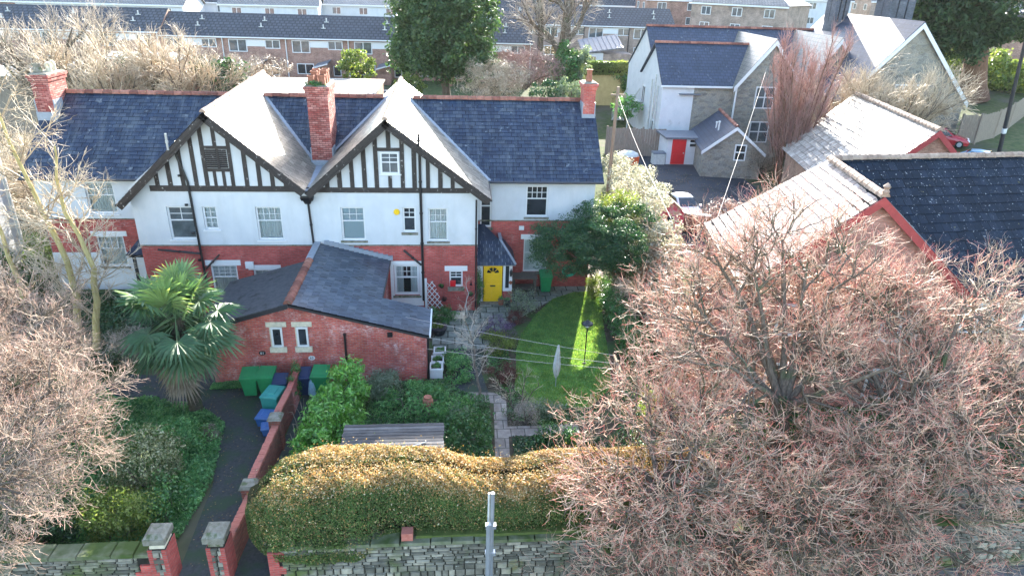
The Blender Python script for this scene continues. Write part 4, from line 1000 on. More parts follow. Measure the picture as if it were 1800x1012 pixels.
# far streets above the terraces
def far_house(cx, cy, W, D, H, RH, rot, wall, roof, label, hip=False, n=3, name='far_house'):
    z0 = float(terr(cx, cy)); t = local(name, label, 'house', (cx, cy, z0), rot)
    b = MB(); w2, d2 = W/2, D/2
    b.box(-w2, w2, -d2, d2, 0, H)
    if not hip:
        for x in (-w2, w2): b.face([(x, -d2, H), (x, d2, H), (x, 0, RH-.05)])
    b.build('wall', wall, t)
    r = MB(); o = .35
    if hip:
        k = d2*.95
        A = [(-w2-o, -d2-o, H), (w2+o, -d2-o, H), (w2+o, d2+o, H), (-w2-o, d2+o, H)]; Ra, Rb = (-w2+k, 0, RH), (w2-k, 0, RH)
        for f in ([A[0], A[1], Rb, Ra], [A[1], A[2], Rb], [A[2], A[3], Ra, Rb], [A[3], A[0], Ra]): r.face(f)
        r.face(A[::-1])
    else:
        r.prism([(-w2-o, -d2-o, H-.1), (w2+o, -d2-o, H-.1), (w2+o, 0, RH), (-w2-o, 0, RH)], (0, 0, -.15)); r.prism([(-w2-o, d2+o, H-.1), (w2+o, d2+o, H-.1), (w2+o, 0, RH+.003), (-w2-o, 0, RH+.003)], (0, 0, -.15))
    r.build('roof', roof, t)
    f = MB(); f.box(-w2-o, w2+o, -d2-o-.05, -d2-o+.02, H-.35, H-.08); f.build('fascia', WHITEP, t)
    T = frame((-w2, -d2, 0), (1, 0, 0), (0, -1, 0))
    for i in range(n):
        x = W*(i+.5)/n-.9
        bgwin(t, T @ Matrix.Translation((x, 0, H-2.0)), 1.8, 1.4, 2); bgwin(t, T @ Matrix.Translation((x, 0, 1)), 1.8, 1.4, 2)
    T = frame((-w2, d2, 0), (0, -1, 0), (-1, 0, 0))
    for i in range(2): bgwin(t, T @ Matrix.Translation((D*(i+.5)/2-.6, 0, H-2.0)), 1.2, 1.3, 1)
    return t
def fh(px, py, Y, *a, **k): p = P(px, py, Y=Y); return far_house(p[0], Y, *a, **k)
fh(1315, 40, 128, 17, 12, 5.6, 9.0, -.75, BRICK_BUFF, GREYTILE, 'house with a bright hipped roof beyond the white gabled house', hip=True, n=3)
fh(1765, 60, 108, 12, 9, 5.6, 9.0, -.5, BRICK_DULL, GREYTILE, 'brown brick house with white window panels right of the giant conifer', n=2)
fh(480, 5, 150, 18, 12, 5.5, 8.6, .1, WHITE, GREYTILE, 'distant house with a sunlit pale roof above the brown terrace', n=3)
fh(620, 5, 160, 22, 10, 5.5, 7.5, 0, WHITE, GREYTILE, 'distant white walled house left of the evergreen oak top', n=4)
fh(905, 5, 158, 26, 9, 6.0, 9.0, 0, WHITE, TERRTILE, 'distant white house with a dark roof behind the thick bare tree', n=5)
fh(1090, 5, 160, 28, 9, 6.0, 9.0, 0, WHITE, TERRTILE, 'distant white house with a dark roof above the grey terrace', n=5)
fh(1200, 40, 146, 18, 9, 5.6, 8.8, 0, BRICK_DULL, TERRTILE, 'distant brown house showing over the slate ridge of the white gabled house', n=3)
fh(1390, 5, 162, 24, 9, 6.0, 9.0, 0, WHITE, TERRTILE, 'distant white house left of the tall grey chimneys', n=4)
fh(1600, 5, 165, 24, 9, 6.0, 9.5, 0, BRICK_BUFF, GREYTILE, 'distant pale roofed house behind the tall grey chimneys', n=4)
fh(200, 5, 150, 30, 12, 5.0, 8.2, 0, WHITE, GREYTILE, 'distant pale house above the bare trees', n=5)
fh(40, 5, 150, 22, 12, 5.0, 8.2, .15, BRICK_DULL, GREYTILE, 'distant house with a brown roof in the top left corner', n=4)
fh(345, 3, 165, 20, 10, 5.0, 8.0, 0, WHITE, TERRTILE, 'distant house behind the tops of the bare trees', n=3)
fh(1780, 10, 150, 24, 10, 6, 9.5, -.3, BRICK_DULL, GREYTILE, 'distant house in the top right corner', n=3)
# flat-roofed garages behind the house
gx0, gx1 = P(400, 150, Y=74)[0], P(663, 150, Y=74)[0]; gy = 70.0
zt = P(530, 164, Y=gy)[2]
t = thing('flat_roofed_garage', 'long garage block with a flat chippings roof behind the house', 'garage', ((gx0+gx1)/2, gy, 0))
q = MB(); q.box(gx0, gx1, gy, gy+10.5, 0, zt-.15); q.build('wall', BRICK_PALE, t); q = MB(); q.box(gx0-.2, gx1+.2, gy-.2, gy+10.7, zt-.147, zt); q.build('roof', FLATR, t)
q = MB(); q.box(gx0-.25, gx1+.25, gy-.26, gy-.21, zt-.3, zt+.04); q.build('fascia', GREYPAINT, t)
q = MB(); q.box(gx0+6.5, gx0+9, gy+3, gy+6, zt+.004, zt+.03); q.build('roof_patch', WHITEP, t)
# wall with greenery right of the house, behind
a, c = P(1048, 165, Y=84), P(1128, 165, Y=84)
t = thing('garden_wall', 'ochre yellow wall under a clipped hedge left of the white gabled house', 'wall', ((a[0]+c[0])/2, 84, float(terr(0, 84))))
zt = P(1085, 128, Y=84)[2]; q = MB(); q.box(a[0]-3, c[0]+3, 84, 84.4, 0, zt); q.build('wall_panel', YWALL, t)
HB = (a[0]-3, c[0]+3, 84.6, zt)

# ---------------------------------------------------------------- stone house with the white end
sh = thing('stone_house', 'large grey stone house with white end wall, steep gables and tall grey chimneys', 'house', (30, 64, 0))
FY = 64.0
b = MB(); b.face([(19.4, FY, 0), (22.4, FY, 0), (22.4, FY, 6.2), (19.4, FY, 6.2)])
b.face([(19.4, FY+8, 0), (19.4, FY, 0), (19.4, FY, 6.2), (19.6, FY+4, 9.4), (19.4, FY+8, 6.2)])
b.face([(19.7, 79, 0), (19.7, 68, 0), (19.7, 68, 6.8), (19.9, 73.2, 10.55), (19.7, 79, 6.6)]); b.build('white_end_wall', WHITEWASH, sh)
b = MB(); b.face([(22.4, FY, 0), (26.2, FY, 0), (26.2, FY, 6.2), (22.4, FY, 6.2)])
def gab(xa, za, xl, xr, zl, zr_, y):
    b.face([(xl, y, 0), (xr, y, 0), (xr, y, zr_), (xa, y, za), (xl, y, zl)])
gab(29.3, 10.3, 26.1, 32.5, 6.3, 6.3, FY-.3); gab(35.45, 10.55, 33.0, 37.9, 7.2, 7.2, FY-.3); gab(39.0, 12.35, 33.4, 44.7, 6.2, 6.2, 58)
b.face([(32.5, FY-.2, 0), (33.4, FY-.2, 0), (33.4, FY-.2, 7), (32.5, FY-.2, 7)])
b.face([(44.7, 58, 0), (44.7, 76, 0), (44.7, 76, 6.2), (44.7, 58, 6.2)]); b.face([(33.4, 58, 0), (33.4, 58, 6.2), (33.4, FY, 6.2), (33.4, FY, 0)])
b.face([(26.1, FY-.3, 0), (26.1, FY-.3, 6.3), (26.1, FY, 6.3), (26.1, FY, 0)])
b.face([(19.7, 79, 0), (19.7, 79, 6.6), (48, 79, 6.6), (48, 79, 0)]); b.build('stone_wall', HOUSESTONE, sh)
r = MB(); r.prism([(19.2, FY-.25, 6.15), (26.2, FY-.25, 6.15), (28.9, FY+4, 9.55), (19.3, FY+4, 9.55)], (0, 0, -.12)); r.prism([(19.2, FY+8, 6.4), (28, FY+8, 6.4), (28.9, FY+4, 9.553), (19.3, FY+4, 9.553)], (0, 0, -.12))
r.prism([(19.6, 67.5, 6.45), (44, 67.5, 6.45), (44, 73.2, 10.7), (19.7, 73.2, 10.7)], (0, 0, -.12)); r.prism([(19.6, 79, 6.45), (44, 79, 6.45), (44, 73.2, 10.703), (19.7, 73.2, 10.703)], (0, 0, -.12))
for xa, za, xr, zr_, y0, y1 in ((29.3, 10.45, 32.7, 6.2, FY-.6, 73), (35.45, 10.7, 38.1, 6.9, FY-.6, 73), (39.0, 12.5, 44.95, 5.95, 57.7, 74)): r.prism([(xa, y0, za), (xr, y0, zr_), (xr, y1, zr_), (xa, y1, za)], (0, 0, -.12))
r.prism([(39.0, 57.7, 12.503), (33.1, 57.7, 5.95), (33.1, 74, 5.95), (39.0, 74, 12.503)], (0, 0, -.12))
r.build('roof', STSLATE, sh)
r = MB()
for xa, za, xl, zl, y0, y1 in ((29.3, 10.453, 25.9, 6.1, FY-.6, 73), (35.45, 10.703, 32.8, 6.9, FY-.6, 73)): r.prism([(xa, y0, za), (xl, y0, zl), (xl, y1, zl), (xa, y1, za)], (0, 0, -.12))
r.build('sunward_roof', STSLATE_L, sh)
r = MB()
for xa, za, xl, xr, zz, y in ((29.3, 10.35, 25.95, 32.65, 6.15, FY-.66), (35.45, 10.6, 32.85, 38.05, 6.95, FY-.66), (39.0, 12.4, 33.15, 44.9, 6.0, 57.64)):
    for xe in (xl, xr): r = MB(); r.prism([(xa, y, za), (xe, y, zz), (xe, y, zz-.45), (xa, y, za-.45)], (0, .07, 0)); r.build('bargeboard', WHITEP, sh)
r = MB(); r.box(19.1, 26.1, FY-.4, FY-.28, 6.0, 6.16); r.build('gutter', WHITEP, sh)
r = MB(); ridge_tiles(r, (19.3, FY+4, 9.6), (28.6, FY+4, 9.6), .18, .6, .12); r.build('ridge_tiles', RIDGE, sh)
r = MB(); ridge_tiles(r, (19.7, 73.2, 10.75), (38, 73.2, 10.75), .18, .6, .12); r.build('ridge_tiles', RIDGE, sh)
def stack(x0, x1, y0, y1, z0, z1, n, name='chimney'):
    c = MB(); c.box(x0, x1, y0, y1, z0, z0+2.2, top=.1); wdt = (x1-x0)/n
    for i in range(n):
        for j in range(2):
            xa = x0+wdt*i; c.box(xa+.06, xa+wdt-.06, y0+.1+j*(y1-y0)/2, y0+(j+1)*(y1-y0)/2, z0+2.2, z1); c.box(xa+.0, xa+wdt-.001, y0+.04+j*(y1-y0)/2, y0+(j+1)*(y1-y0)/2+.03, z1, z1+.3)
    return c.build(name, STACKM, sh)
STACKM = m_brick('grey_chimney_brick', (.085, .095, .115), (.12, .13, .15), (.10, .11, .12), w=.5, h=.2, ms=.02)
stack(37.4, 38.9, 69.5, 71.5, 9.5, 15.2, 3); stack(40.2, 42.7, 65, 67.5, 9.5, 15.6, 3)
T = frame((0, FY-.3, 0), (1, 0, 0), (0, -1, 0))
for x, z, w_, h_ in ((28.2, 4.2, 1.9, 2.0), (28.2, 1.0, 1.9, 2.0), (34.7, 4.6, 1.6, 2.2)): bgwin(sh, T @ Matrix.Translation((x, 0, z)), w_, h_, 2, sash=True)
T = frame((0, 58, 0), (1, 0, 0), (0, -1, 0)); bgwin(sh, T @ Matrix.Translation((38, 0, 5.0)), 2.2, 2.4, 3); bgwin(sh, T @ Matrix.Translation((37.6, 0, 1.2)), 3.0, 2.2, 3)
q = MB(); q.cyl((26.25, FY-.5, 0), (26.25, FY-.5, 6.1), .09, .09, 6); q.build('downpipe', WHITEP, sh)
q = MB(); q.box(21.0, 23.0, FY-.3, FY, 5.3, 5.42); q.build('canopy', SOLAR, sh)
for y, z0, z1 in ((65.3, .1, 5.9), (66.2, 1, 6.8), (67.4, .1, 6.2)): q = MB(); q.cyl((19.3, y, z0), (19.3, y, z1), .07, .07, 6); q.build('downpipe', GREYPAINT, sh)
Tl = frame((19.4, 71, 3.4), (0, -1, 0), (-1, 0, 0)); bgwin(sh, Tl, 1.2, 1.8, 2, gm=GLASS); bgwin(sh, frame((19.38, 66.8, .9), (0, -1, 0), (-1, 0, 0)), 1.2, 1.7, 2, gm=GLASS)
# outside stair
t = thing('outside_stair', 'white metal outside staircase climbing the white end wall of the stone house', 'staircase', (18.6, 72, 0))
q = MB()
for k in range(14): q.box(17.9, 19.2, 77-k*.42, 77.35-k*.42, .25+k*.24, .31+k*.24)
q.build('steps', GREYPAINT, t)
for x in (17.9, 19.2):
    q = MB(); q.beam((x, 77.3, 1.3), (x, 71.2, 4.8), .06, .1); q.beam((x, 77.3, .3), (x, 71.2, 3.6), .06, .2)
    for k in range(0, 15): y = 77.3-k*.43; z = .3+k*.235; q.beam((x, y, z), (x, y, z+1.05), .03, .03, up=(1, 0, 0))
    q.build('handrail', GREYPAINT, t)
q = MB(); q.box(17.9, 19.3, 70.2, 71.2, 3.55, 3.65); q.beam((17.95, 70.3, 0), (17.95, 70.3, 3.6), .12, .12, up=(1, 0, 0)); q.build('landing', GREYPAINT, t)
# white shed with the red door
A_ = P(1170, 290, z=0); B_ = P(1229, 289, z=0); yy0 = (A_[1]+B_[1])/2
t = thing('painted_shed', 'small white flat roofed shed with a bright red door in the car park', 'shed', ((A_[0]+B_[0])/2, yy0, 0))
x0, x1 = A_[0], B_[0]; zt = P(1195, 244, Y=yy0)[2]
q = MB(); q.box(x0, x1, yy0, yy0+2.6, 0, zt); q.build('wall', WHITEWASH, t)
q = MB(); q.box(x0-.3, x1+.2, yy0-.3, yy0+2.8, zt+.002, zt+.16); q.build('roof', SOLAR, t)
T = frame((0, yy0, 0), (1, 0, 0), (0, -1, 0)); dx0 = P(1180, 268, Y=yy0)[0]; dx1 = P(1204, 268, Y=yy0)[0]
q = MB(T); q.box(dx0, dx1, 0, .06, .05, zt-.05); q.box(dx0+.1, dx1-.1, .06, .09, .2, .95); q.box(dx0+.1, dx1-.1, .06, .09, 1.15, zt-.2); do = q.build('door', RED, t); ORG[do.name] = ORG[t.name]
q = MB(T); q.box(dx1-.2, dx1-.12, .06, .12, 1.0, 1.12); q.build('handle', GREYPAINT, do)
bgwin(t, T @ Matrix.Translation((P(1211, 255, Y=yy0)[0], 0, 1.55)), .75, .75, 1, fw=.07, sash=True, gm=GLASS)
t = thing('storage_box', 'white storage box with a grey lid against the shed by the fence', 'box', (x0-.7, yy0+.2, 0)); q = MB(); q.box(x0-1.15, x0-.1, yy0-.1, yy0+.7, 0, .95); q.build('body', GREYPAINT, t); q = MB(); q.box(x0-1.2, x0-.05, yy0-.15, yy0+.75, .953, 1.08, top=.05); q.build('lid', SOLAR, t)
# stone outhouse beside it
ux, uy = .985, -.174; wx, wy = .174, .985
def pl(o, a, c): return (o[0]+ux*a+wx*c, o[1]+uy*a+wy*c)
O = P(1296, 222, Y=54.5)[:2]; za = P(1296, 222, Y=54.5)[2]
hl, ze = 2.6, za-2.1
t = thing('stone_outhouse', 'small stone outhouse with dark slate roof and white verges beside the car park', 'outhouse', (O[0], O[1], 0))
g = [(*pl(O, -hl+.2, 0), 0), (*pl(O, hl-.2, 0), 0), (*pl(O, hl-.2, 0), ze+.1), (O[0], O[1], za-.12), (*pl(O, -hl+.2, 0), ze+.1)]
q = MB(); q.prism(g, (wx*7.5, wy*7.5, 0)); q.build('wall', HOUSESTONE, t)
q = MB(); L_ = 7.8
for s in (-1, 1):
    e0 = pl(O, s*hl, -.25); e1 = pl(O, s*hl, L_); r0 = pl(O, 0, -.25); r1 = pl(O, 0, L_); q.prism([(*e0, ze), (*e1, ze), (*r1, za+.002*s), (*r0, za+.002*s)], (0, 0, -.1))
q.build('roof', STSLATE, t)
q = MB()
for s in (-1, 1): e0 = pl(O, s*hl, -.32); r0 = pl(O, 0, -.32); q = MB(); q.prism([(*r0, za-.02), (*e0, ze-.02), (*e0, ze-.3), (*r0, za-.3)], (wx*.07, wy*.07, 0)); q.build('bargeboard', WHITEP, t)
q = MB(); ridge_tiles(q, (*pl(O, 0, -.2), za+.05), (*pl(O, 0, L_), za+.05), .16, .5, .1); q.build('ridge_tiles', RIDGE, t)
T = frame((*pl(O, .1, 0), 1.5), (ux, uy, 0), (-wx, -wy, 0)); bgwin(t, T, .95, 1.35, 1, sash=True, gm=GLASS)
q = MB()
for k, h_ in ((2.2, .6), (3.3, .35)): q = MB(); p = pl(O, -1.0, k); q.cyl((*p, za-.9), (*p, za-.75+h_), .07, .07, 6); q.cyl((*p, za-.75+h_), (*p, za-.65+h_), .11, .11, 6); q.build('flue', WHITEP, t)
# ---------------------------------------------------------------- modern brick building right
mb_ = thing('brick_hall', 'brown brick hall with pale tiled gable, blue tiled wing and red bargeboards', 'building', (14.5, 21.1, 0))
u2 = np.array([.989, -.15]); v2 = np.array([.15, .989]); A2 = np.array([14.46, 21.11]); ez, az2 = 5.0, 8.6; hw = 4.1
def q2(a, c, z): p = A2+u2*a+v2*c; return (p[0], p[1], z)
Bx = q2(0, 5.2, az2); Cx = (11.4, 28.7, ez-.02); Rx = (31, 27.9, az2)
r = MB(); slates(r, [q2(-hw, 0, ez-.0), q2(0, 0, az2), Bx, Cx], .36, .36, .02, jit=.006, gap=.02); ho = r.build('gable_roof', [CONC_TILE_P, UNDER], mb_)
r = MB(); Ea = (Bx[0]+2.0, Bx[1]-4.75, ez-.6); Eb = (Ea[0]+Rx[0]-Bx[0], Ea[1]+Rx[1]-Bx[1], ez-.6)
slates(r, [Bx, Rx, Eb, Ea], .42, .36, .022, jit=.006)
r.prism([q2(0, 0, az2-.01), q2(hw, 0, ez), (19.5, 24, ez+.2), Bx], (0, 0, -.1), 0, .4); r.prism([Bx, Rx, (32, 34, 4.9), Cx], (0, 0, -.1), 0, .4)
r.build('main_roof', [CONC_BLUE, UNDER], mb_)
r = MB(); ridge_tiles(r, q2(0, -.05, az2+.06), (Bx[0], Bx[1], az2+.06), .17, .45, .1); r.build('gable_ridge_tiles', RIDGE_G, mb_)
r = MB(); ridge_tiles(r, (Bx[0], Bx[1], az2+.06), (Rx[0], Rx[1], az2+.06), .17, .45, .1); r.build('ridge_tiles', RIDGE_G, mb_)
r = MB(); r.lathe([(.10, 0), (.12, .1), (.07, .16), (.13, .26), (.02, .38)], q2(0, 0, az2+.08), 8); r.build('finial', RIDGE_G, mb_)
b = MB(); yf = .28
b.face([q2(-hw+.25, yf, 0), q2(hw-.25, yf, 0), q2(hw-.25, yf, ez), q2(0, yf, az2-.2), q2(-hw+.25, yf, ez)])
b.face([q2(-hw+.25, 9.0, 0), q2(-hw+.25, yf, 0), q2(-hw+.25, yf, ez), q2(-hw+.25, 7.4, ez)])
b.face([q2(hw-.25, yf, 0), q2(hw-.25, 4, 0), q2(hw-.25, 4, ez), q2(hw-.25, yf, ez)]); b.face([(18.6, 22.3, 0), (33, 23.6, 0), (33, 23.6, 4.5), (18.6, 22.3, 4.5)])
b.face([(11.6, 28.6, 0), (32, 33.6, 0), (32, 33.6, 4.9), (11.6, 28.6, 4.9)])
b.build('brick_wall', BRICK_HALL, mb_)
r = MB()
for s in (-1, 1):
    p0 = np.array(q2(0, -.06, az2-.02)); p1 = np.array(q2(s*hw, -.06, ez-.05)); dn = np.array((0, 0, -.34)); r = MB(); r.prism([p0, p1, p1+dn, p0+dn], (v2[0]*.06, v2[1]*.06, 0)); r.build('bargeboard', REDB, mb_)
r = MB(); p0, p1 = q2(-hw-.04, 0, ez-.08), q2(-hw-.04, 7.2, ez-.08); r.cyl(p0, p1, .07, .07, 8); r.build('gutter', GUT, mb_)
Tm = frame(q2(0, yf, 0), (u2[0], u2[1], 0), (-v2[0], -v2[1], 0))
for x, z, w_, h_ in ((-2.6, 3.0, 1.5, 1.3), (1.2, 3.0, 1.4, 1.3), (-2.6, .5, 1.2, 1.3), (1.2, .5, 1.4, 1.3)): bgwin(mb_, Tm @ Matrix.Translation((x, 0, z)), w_, h_, 2, fw=.09)
Tm = frame((18.6, 22.28, 0), (14.4, 1.3, 0), (1.3, -14.4, 0))
for x in (1.2, 4.0, 7): bgwin(mb_, Tm @ Matrix.Translation((x, 0, 2.6)), 1.5, 1.3, 2, fw=.09)
# rear wing with the bright roof
t = thing('rear_hall', 'hall with a sunlit white tiled roof and red barge behind the blue tiled roof', 'building', (28.5, 44, 0))
R0, R1 = np.array([30.9, 51.8]), np.array([28.3, 37.9]); d = nrm((R1-R0)[None])[0]; pu = np.array([d[1], -d[0]]); rz2, re2, hw2 = 7.5, 3.0, 4.75
if pu[0] > 0: pu = -pu
def q3(o, a, z): p = o+pu*a; return (p[0], p[1], z)
r = MB(); slates(r, [q3(R0, 0, rz2), q3(R1, 0, rz2), q3(R1, hw2, re2), q3(R0, hw2, re2)], .4, .36, .04, jit=.006); r.prism([q3(R0, 0, rz2), q3(R1, 0, rz2), q3(R1, -hw2, re2), q3(R0, -hw2, re2)], (0, 0, -.1)); r.build('roof', [CONC_TILE, UNDER], t)
r = MB(); ridge_tiles(r, q3(R0, 0, rz2+.06), q3(R1, 0, rz2+.06), .2, .5, .12); r.build('ridge_tiles', RIDGE_G, t)
i0, i1 = R0-d*-.3, R1-d*.3
b = MB(); b.prism([q3(i1, hw2-.3, 0), q3(i1, hw2-.3, re2), q3(i1, 0, rz2-.15), q3(i1, -hw2+.3, re2), q3(i1, -hw2+.3, 0)], tuple(-d*13.2)+(0,)); b.build('wall', BRICK_PALE, t)
r = MB()
for s in (1, -1): a = np.array(q3(R1+d*.05, 0, rz2)); c = np.array(q3(R1+d*.05, s*hw2, re2)); r = MB(); r.prism([a, c, c-(0, 0, .4), a-(0, 0, .4)], tuple(-d*.06)+(0,)); r.build('bargeboard', REDB, t)
# white wall of the house cut off at the left edge
a = P(0, 255, Y=35); t = thing('neighbour_house', 'sliver of a white rendered house at the left edge of the picture', 'house', (-26, 36, 0))
xe = P(20, 345, Y=36)[0]; zn = P(10, 268, Y=36)[2]; q = MB(); q.box(xe-6, xe, 29, 36, 0, zn); q.build('wall', WHITE, t)
q = MB(); q.box(xe-6.2, xe+.06, 28.9, 36.06, zn+.003, zn+.12); q.build('roof', GREYPAINT, t)
q = MB(); q.cyl((xe+.07, 35.7, 0), (xe+.07, 35.7, zn-.1), .06, .06, 8); q.build('downpipe', GREYPAINT, t)
# fences
def board_fence(name, label, pts, h, mat=WOODF, bw=.16):
    pts = [np.array(p, float) for p in pts]; t = thing(name, label, 'fence', tuple(pts[0])); q = MB(); po = MB()
    for a, c in zip(pts, pts[1:]):
        L = np.linalg.norm((c-a)[:2]); n = max(1, int(L/bw)); dd = (c-a)/n
        for i in range(n):
            p = a+dd*i; e = p+dd*.94; hh = h*random.uniform(.97, 1.03); o = .02*(i % 2)
            nn = np.array([-dd[1], dd[0], 0]); nn = nn/np.linalg.norm(nn)*.025
            q.prism([p+nn*o, e+nn*o, e+(0, 0, hh), p+(0, 0, hh)], tuple(nn))
        ps = MB(); ps.box(a[0]-.07, a[0]+.07, a[1]-.07, a[1]+.07, a[2]-.1, a[2]+h*1.06); ps.build('post', mat, t)
    q.build('boards', mat, t); return t
a, c = P(1086, 272, z=0), P(1166, 276, z=0); hz_ = P(1120, 226, Y=(a[1]+c[1])/2)[2]
board_fence('board_fence', 'weathered vertical board fence between the white end wall and the shed', [(a[0]-1.2, a[1], 0), ((a[0]+c[0])/2, (a[1]+c[1])/2, 0), (c[0], c[1], 0)], hz_, bw=.22)
pts = [G(x, y) for x, y in ((1680, 252), (1712, 252), (1745, 243), (1770, 228), (1800, 205), (1850, 170))]
board_fence('curved_fence', 'curved grey close board fence under the giant conifer', pts, 2.4, bw=.25)
t = thing('low_wall', 'pale coped brown wall running behind the white car', 'wall', tuple(P(1215, 395, z=0)))
a, c = P(1190, 404, z=0), P(1245, 412, z=0); q = MB(); q.beam((*a[:2], .6), (*c[:2], .6), .22, 1.2); q.build('wall_panel', BRICK_PALE, t); q = MB(); q.beam((*a[:2], 1.25), (*c[:2], 1.25), .4, .08); q.build('coping', GREYPAINT, t)
# vehicles
def car(loc, rz, paint, label, L=3.9, W=1.68, H=1.48):
    t = local('parked_car', label, 'car', loc, rz)
    # profile along y (front at -y): sections y, half width, z of sill, belt, roof half width, roof z
    S = [(-L/2, .58, .32, .52, .5, .55), (-L/2+.12, .72, .22, .66, .62, .70), (-L/2+.75, .80, .2, .82, .66, .90), (-L/2+1.15, .83, .2, .90, .68, .98), (-L/2+1.85, .84, .2, .92, .60, H-.06), (-L/2+2.5, .84, .2, .93, .60, H), (L/2-.85, .83, .2, .95, .58, H-.05), (L/2-.25, .80, .22, .95, .55, H-.40), (L/2, .68, .34, .90, .5, .95)]
    k = W/1.68
    rings = []
    q = MB()
    for y, hw_, zs, zb, rw, zr_ in S:
        hw_ *= k; rw *= k
        prof = [(-hw_*.92, zs), (-hw_, (zs+zb)/2), (-hw_*.97, zb), (-rw-.02*k, zb+(zr_-zb)*.55 if zr_-zb > .2 else zb+.02), (-rw, zr_-.03), (-rw*.6, zr_), (0, zr_+.012)]
        prof = prof+[(-x, z) for x, z in prof[-2::-1]]
        rings.append([q.pt((x, y, z)) for x, z in prof])
    for A, B in zip(rings, rings[1:]):
        for i in range(len(A)-1): q.f.append((A[i], A[i+1], B[i+1], B[i])); q.m.append(0); q.r.append(.5)
    q.f.append(tuple(rings[0])); q.f.append(tuple(reversed(rings[-1]))); q.m += [0, 0]; q.r += [.5, .5]
    q.build('body', paint, t, smooth=True)
    g = MB(); y0, y1 = -L/2+1.12, -L/2+1.80
    g.face([(-.63*k, y0, 1.0), (.63*k, y0, 1.0), (.56*k, y1, H-.035), (-.56*k, y1, H-.035)]); g.build('windscreen', CARGL, t)
    g = MB(); g.face([(.54*k, L/2-.78, H-.06), (-.54*k, L/2-.78, H-.06), (-.52*k, L/2-.22, 1.02), (.52*k, L/2-.22, 1.02)][::-1]); g.face([(.54*k, L/2-.80, H-.03), (-.54*k, L/2-.80, H-.03), (-.56*k, L/2-.2, 1.0), (.56*k, L/2-.2, 1.0)]); g.build('rear_window', CARGL, t)
    for s in (-1, 1):
        g = MB(); x = s
        g.prism([(s*.86*k, -L/2+1.35, .95), (s*.86*k, L/2-.55, .98), (s*.66*k, L/2-.85, H-.13), (s*.66*k, -L/2+1.9, H-.13)], (s*.012, 0, .012)); g.build('side_window', CARGL, t)
        g = MB(); g.box(s*.50*k-.16, s*.50*k+.16, -L/2-.015, -L/2+.22, .58, .72, top=.03); g.build('headlight', LAMPW, t)
        g = MB(); g.box(s*.60*k-.1, s*.60*k+.1, L/2-.12, L/2+.02, .68, .98, top=.02); g.build('tail_light', LAMPR, t)
        g = MB(); g.box(s*.92*k-.09, s*.92*k+.09, -L/2+1.28, -L/2+1.42, .95, 1.08, top=.02); g.build('wing_mirror', paint, t)
        for y in (-L/2+.72, L/2-.68):
            g = MB(); g.cyl((s*.64*k, y, .31), (s*.85*k, y, .31), .31, .31, 16); wo = g.build('wheel', RUBBER, t); ORG[wo.name] = (0, 0, 0)
            g = MB(); g.cyl((s*.852*k, y, .31), (s*.862*k, y, .31), .19, .17, 12); g.build('rim', METALP, wo)
    g = MB(); g.box(-.26, .26, L/2+.0, L/2+.03, .50, .62); g.build('number_plate', PLATEY, t)
    g = MB(); g.box(-.5*k, .5*k, -L/2-.02, -L/2+.05, .36, .5); g.build('grille', CARGL, t)
    return t
p = P(1203, 388, z=.3); car((p[0]+.45, p[1]+1.7, .01), .06, CARW, 'silver white hatchback parked nose towards us in the car park')
p = P(687, 168, Y=80); car((p[0]-1.0, 84, float(terr(0, 84))), math.pi+.1, CARD, 'black car seen from behind beyond the garage roof')
car((p[0]+1.3, 85, float(terr(0, 85))), math.pi-.5, CARR, 'red car beside the black car beyond the garage roof')
p = G(1700, 292); car((p[0]+.6, p[1]-1, p[2]), .9, CARB, 'pale blue car below the curved fence'); p = G(1690, 262); car((p[0]-.8, p[1]+1.5, p[2]), 1.0, CARR, 'red car half hidden behind the pale blue car')
# pole, cables, lamp post
def pole(name, label, cat, base, top, r0, r1, mat, arms=()):
    t = thing(name, label, cat, tuple(base)); q = MB(); q.cyl(base, top, r0, r1, 10); q.build('pole', mat, t)
    for n_, f_, mt in arms: f_(t, n_, mt)
    return t
pt_ = P(1087, 153, Y=50); pb = (P(1070, 320, Y=50)[0], 50, 0)
def steps(t, n, m):
    q = MB(); q.box(pt_[0]-.5, pt_[0]+.5, 49.93, 50.05, pt_[2]-.6, pt_[2]-.5); q.build(n, m, t)
pole('telegraph_pole', 'tall wooden telegraph pole rising from the silver leaved hedge', 'pole', pb, tuple(pt_), .15, .11, WOODP, (('crossbar', steps, WOODP),))
def cable(name, label, a, c, sag, r, mat, n=16):
    a = np.array(a); c = np.array(c); q = np.linspace(0, 1, n)[:, None]; pth = a+(c-a)*q; pth[:, 2] -= (4*q*(1-q))[:, 0]*sag
    V, F = tubes(pth[None], np.full((1, n), r), 5); return tag(meshobj(name, V, F, mat), label, 'cable')
cable('overhead_cable', 'white overhead cable slanting from the telegraph pole over the white car', pt_-(0, 0, .5), P(1180, 385, Y=24), .3, .010, WIREW)
cable('overhead_cable', 'white overhead cable slanting past the stone outhouse gable', P(1348, 120, Y=62), P(1245, 430, Y=27), .3, .011, WIREW)
b0 = G(1755, 273); tp_ = P(1796, 100, Y=b0[1]-1)
dirv = tp_-b0
def lhead(t, n, m): q = MB(); q.beam(b0+dirv*1.35, b0+dirv*1.35+(-1.2, -.3, .15), .3, .12); q.build(n, m, t)
def lband(t, n, m): q = MB(); c = b0+dirv*.24; q.cyl(c, c+dirv*.05, .19, .19, 10); q.build(n, m, t)
pole('lamp_post', 'dark street lamp post beside the curved fence', 'lamp post', b0, b0+dirv*1.35, .17, .12, GUT, (('lamp_head', lhead, GUT), ('label_band', lband, WHITEP)))
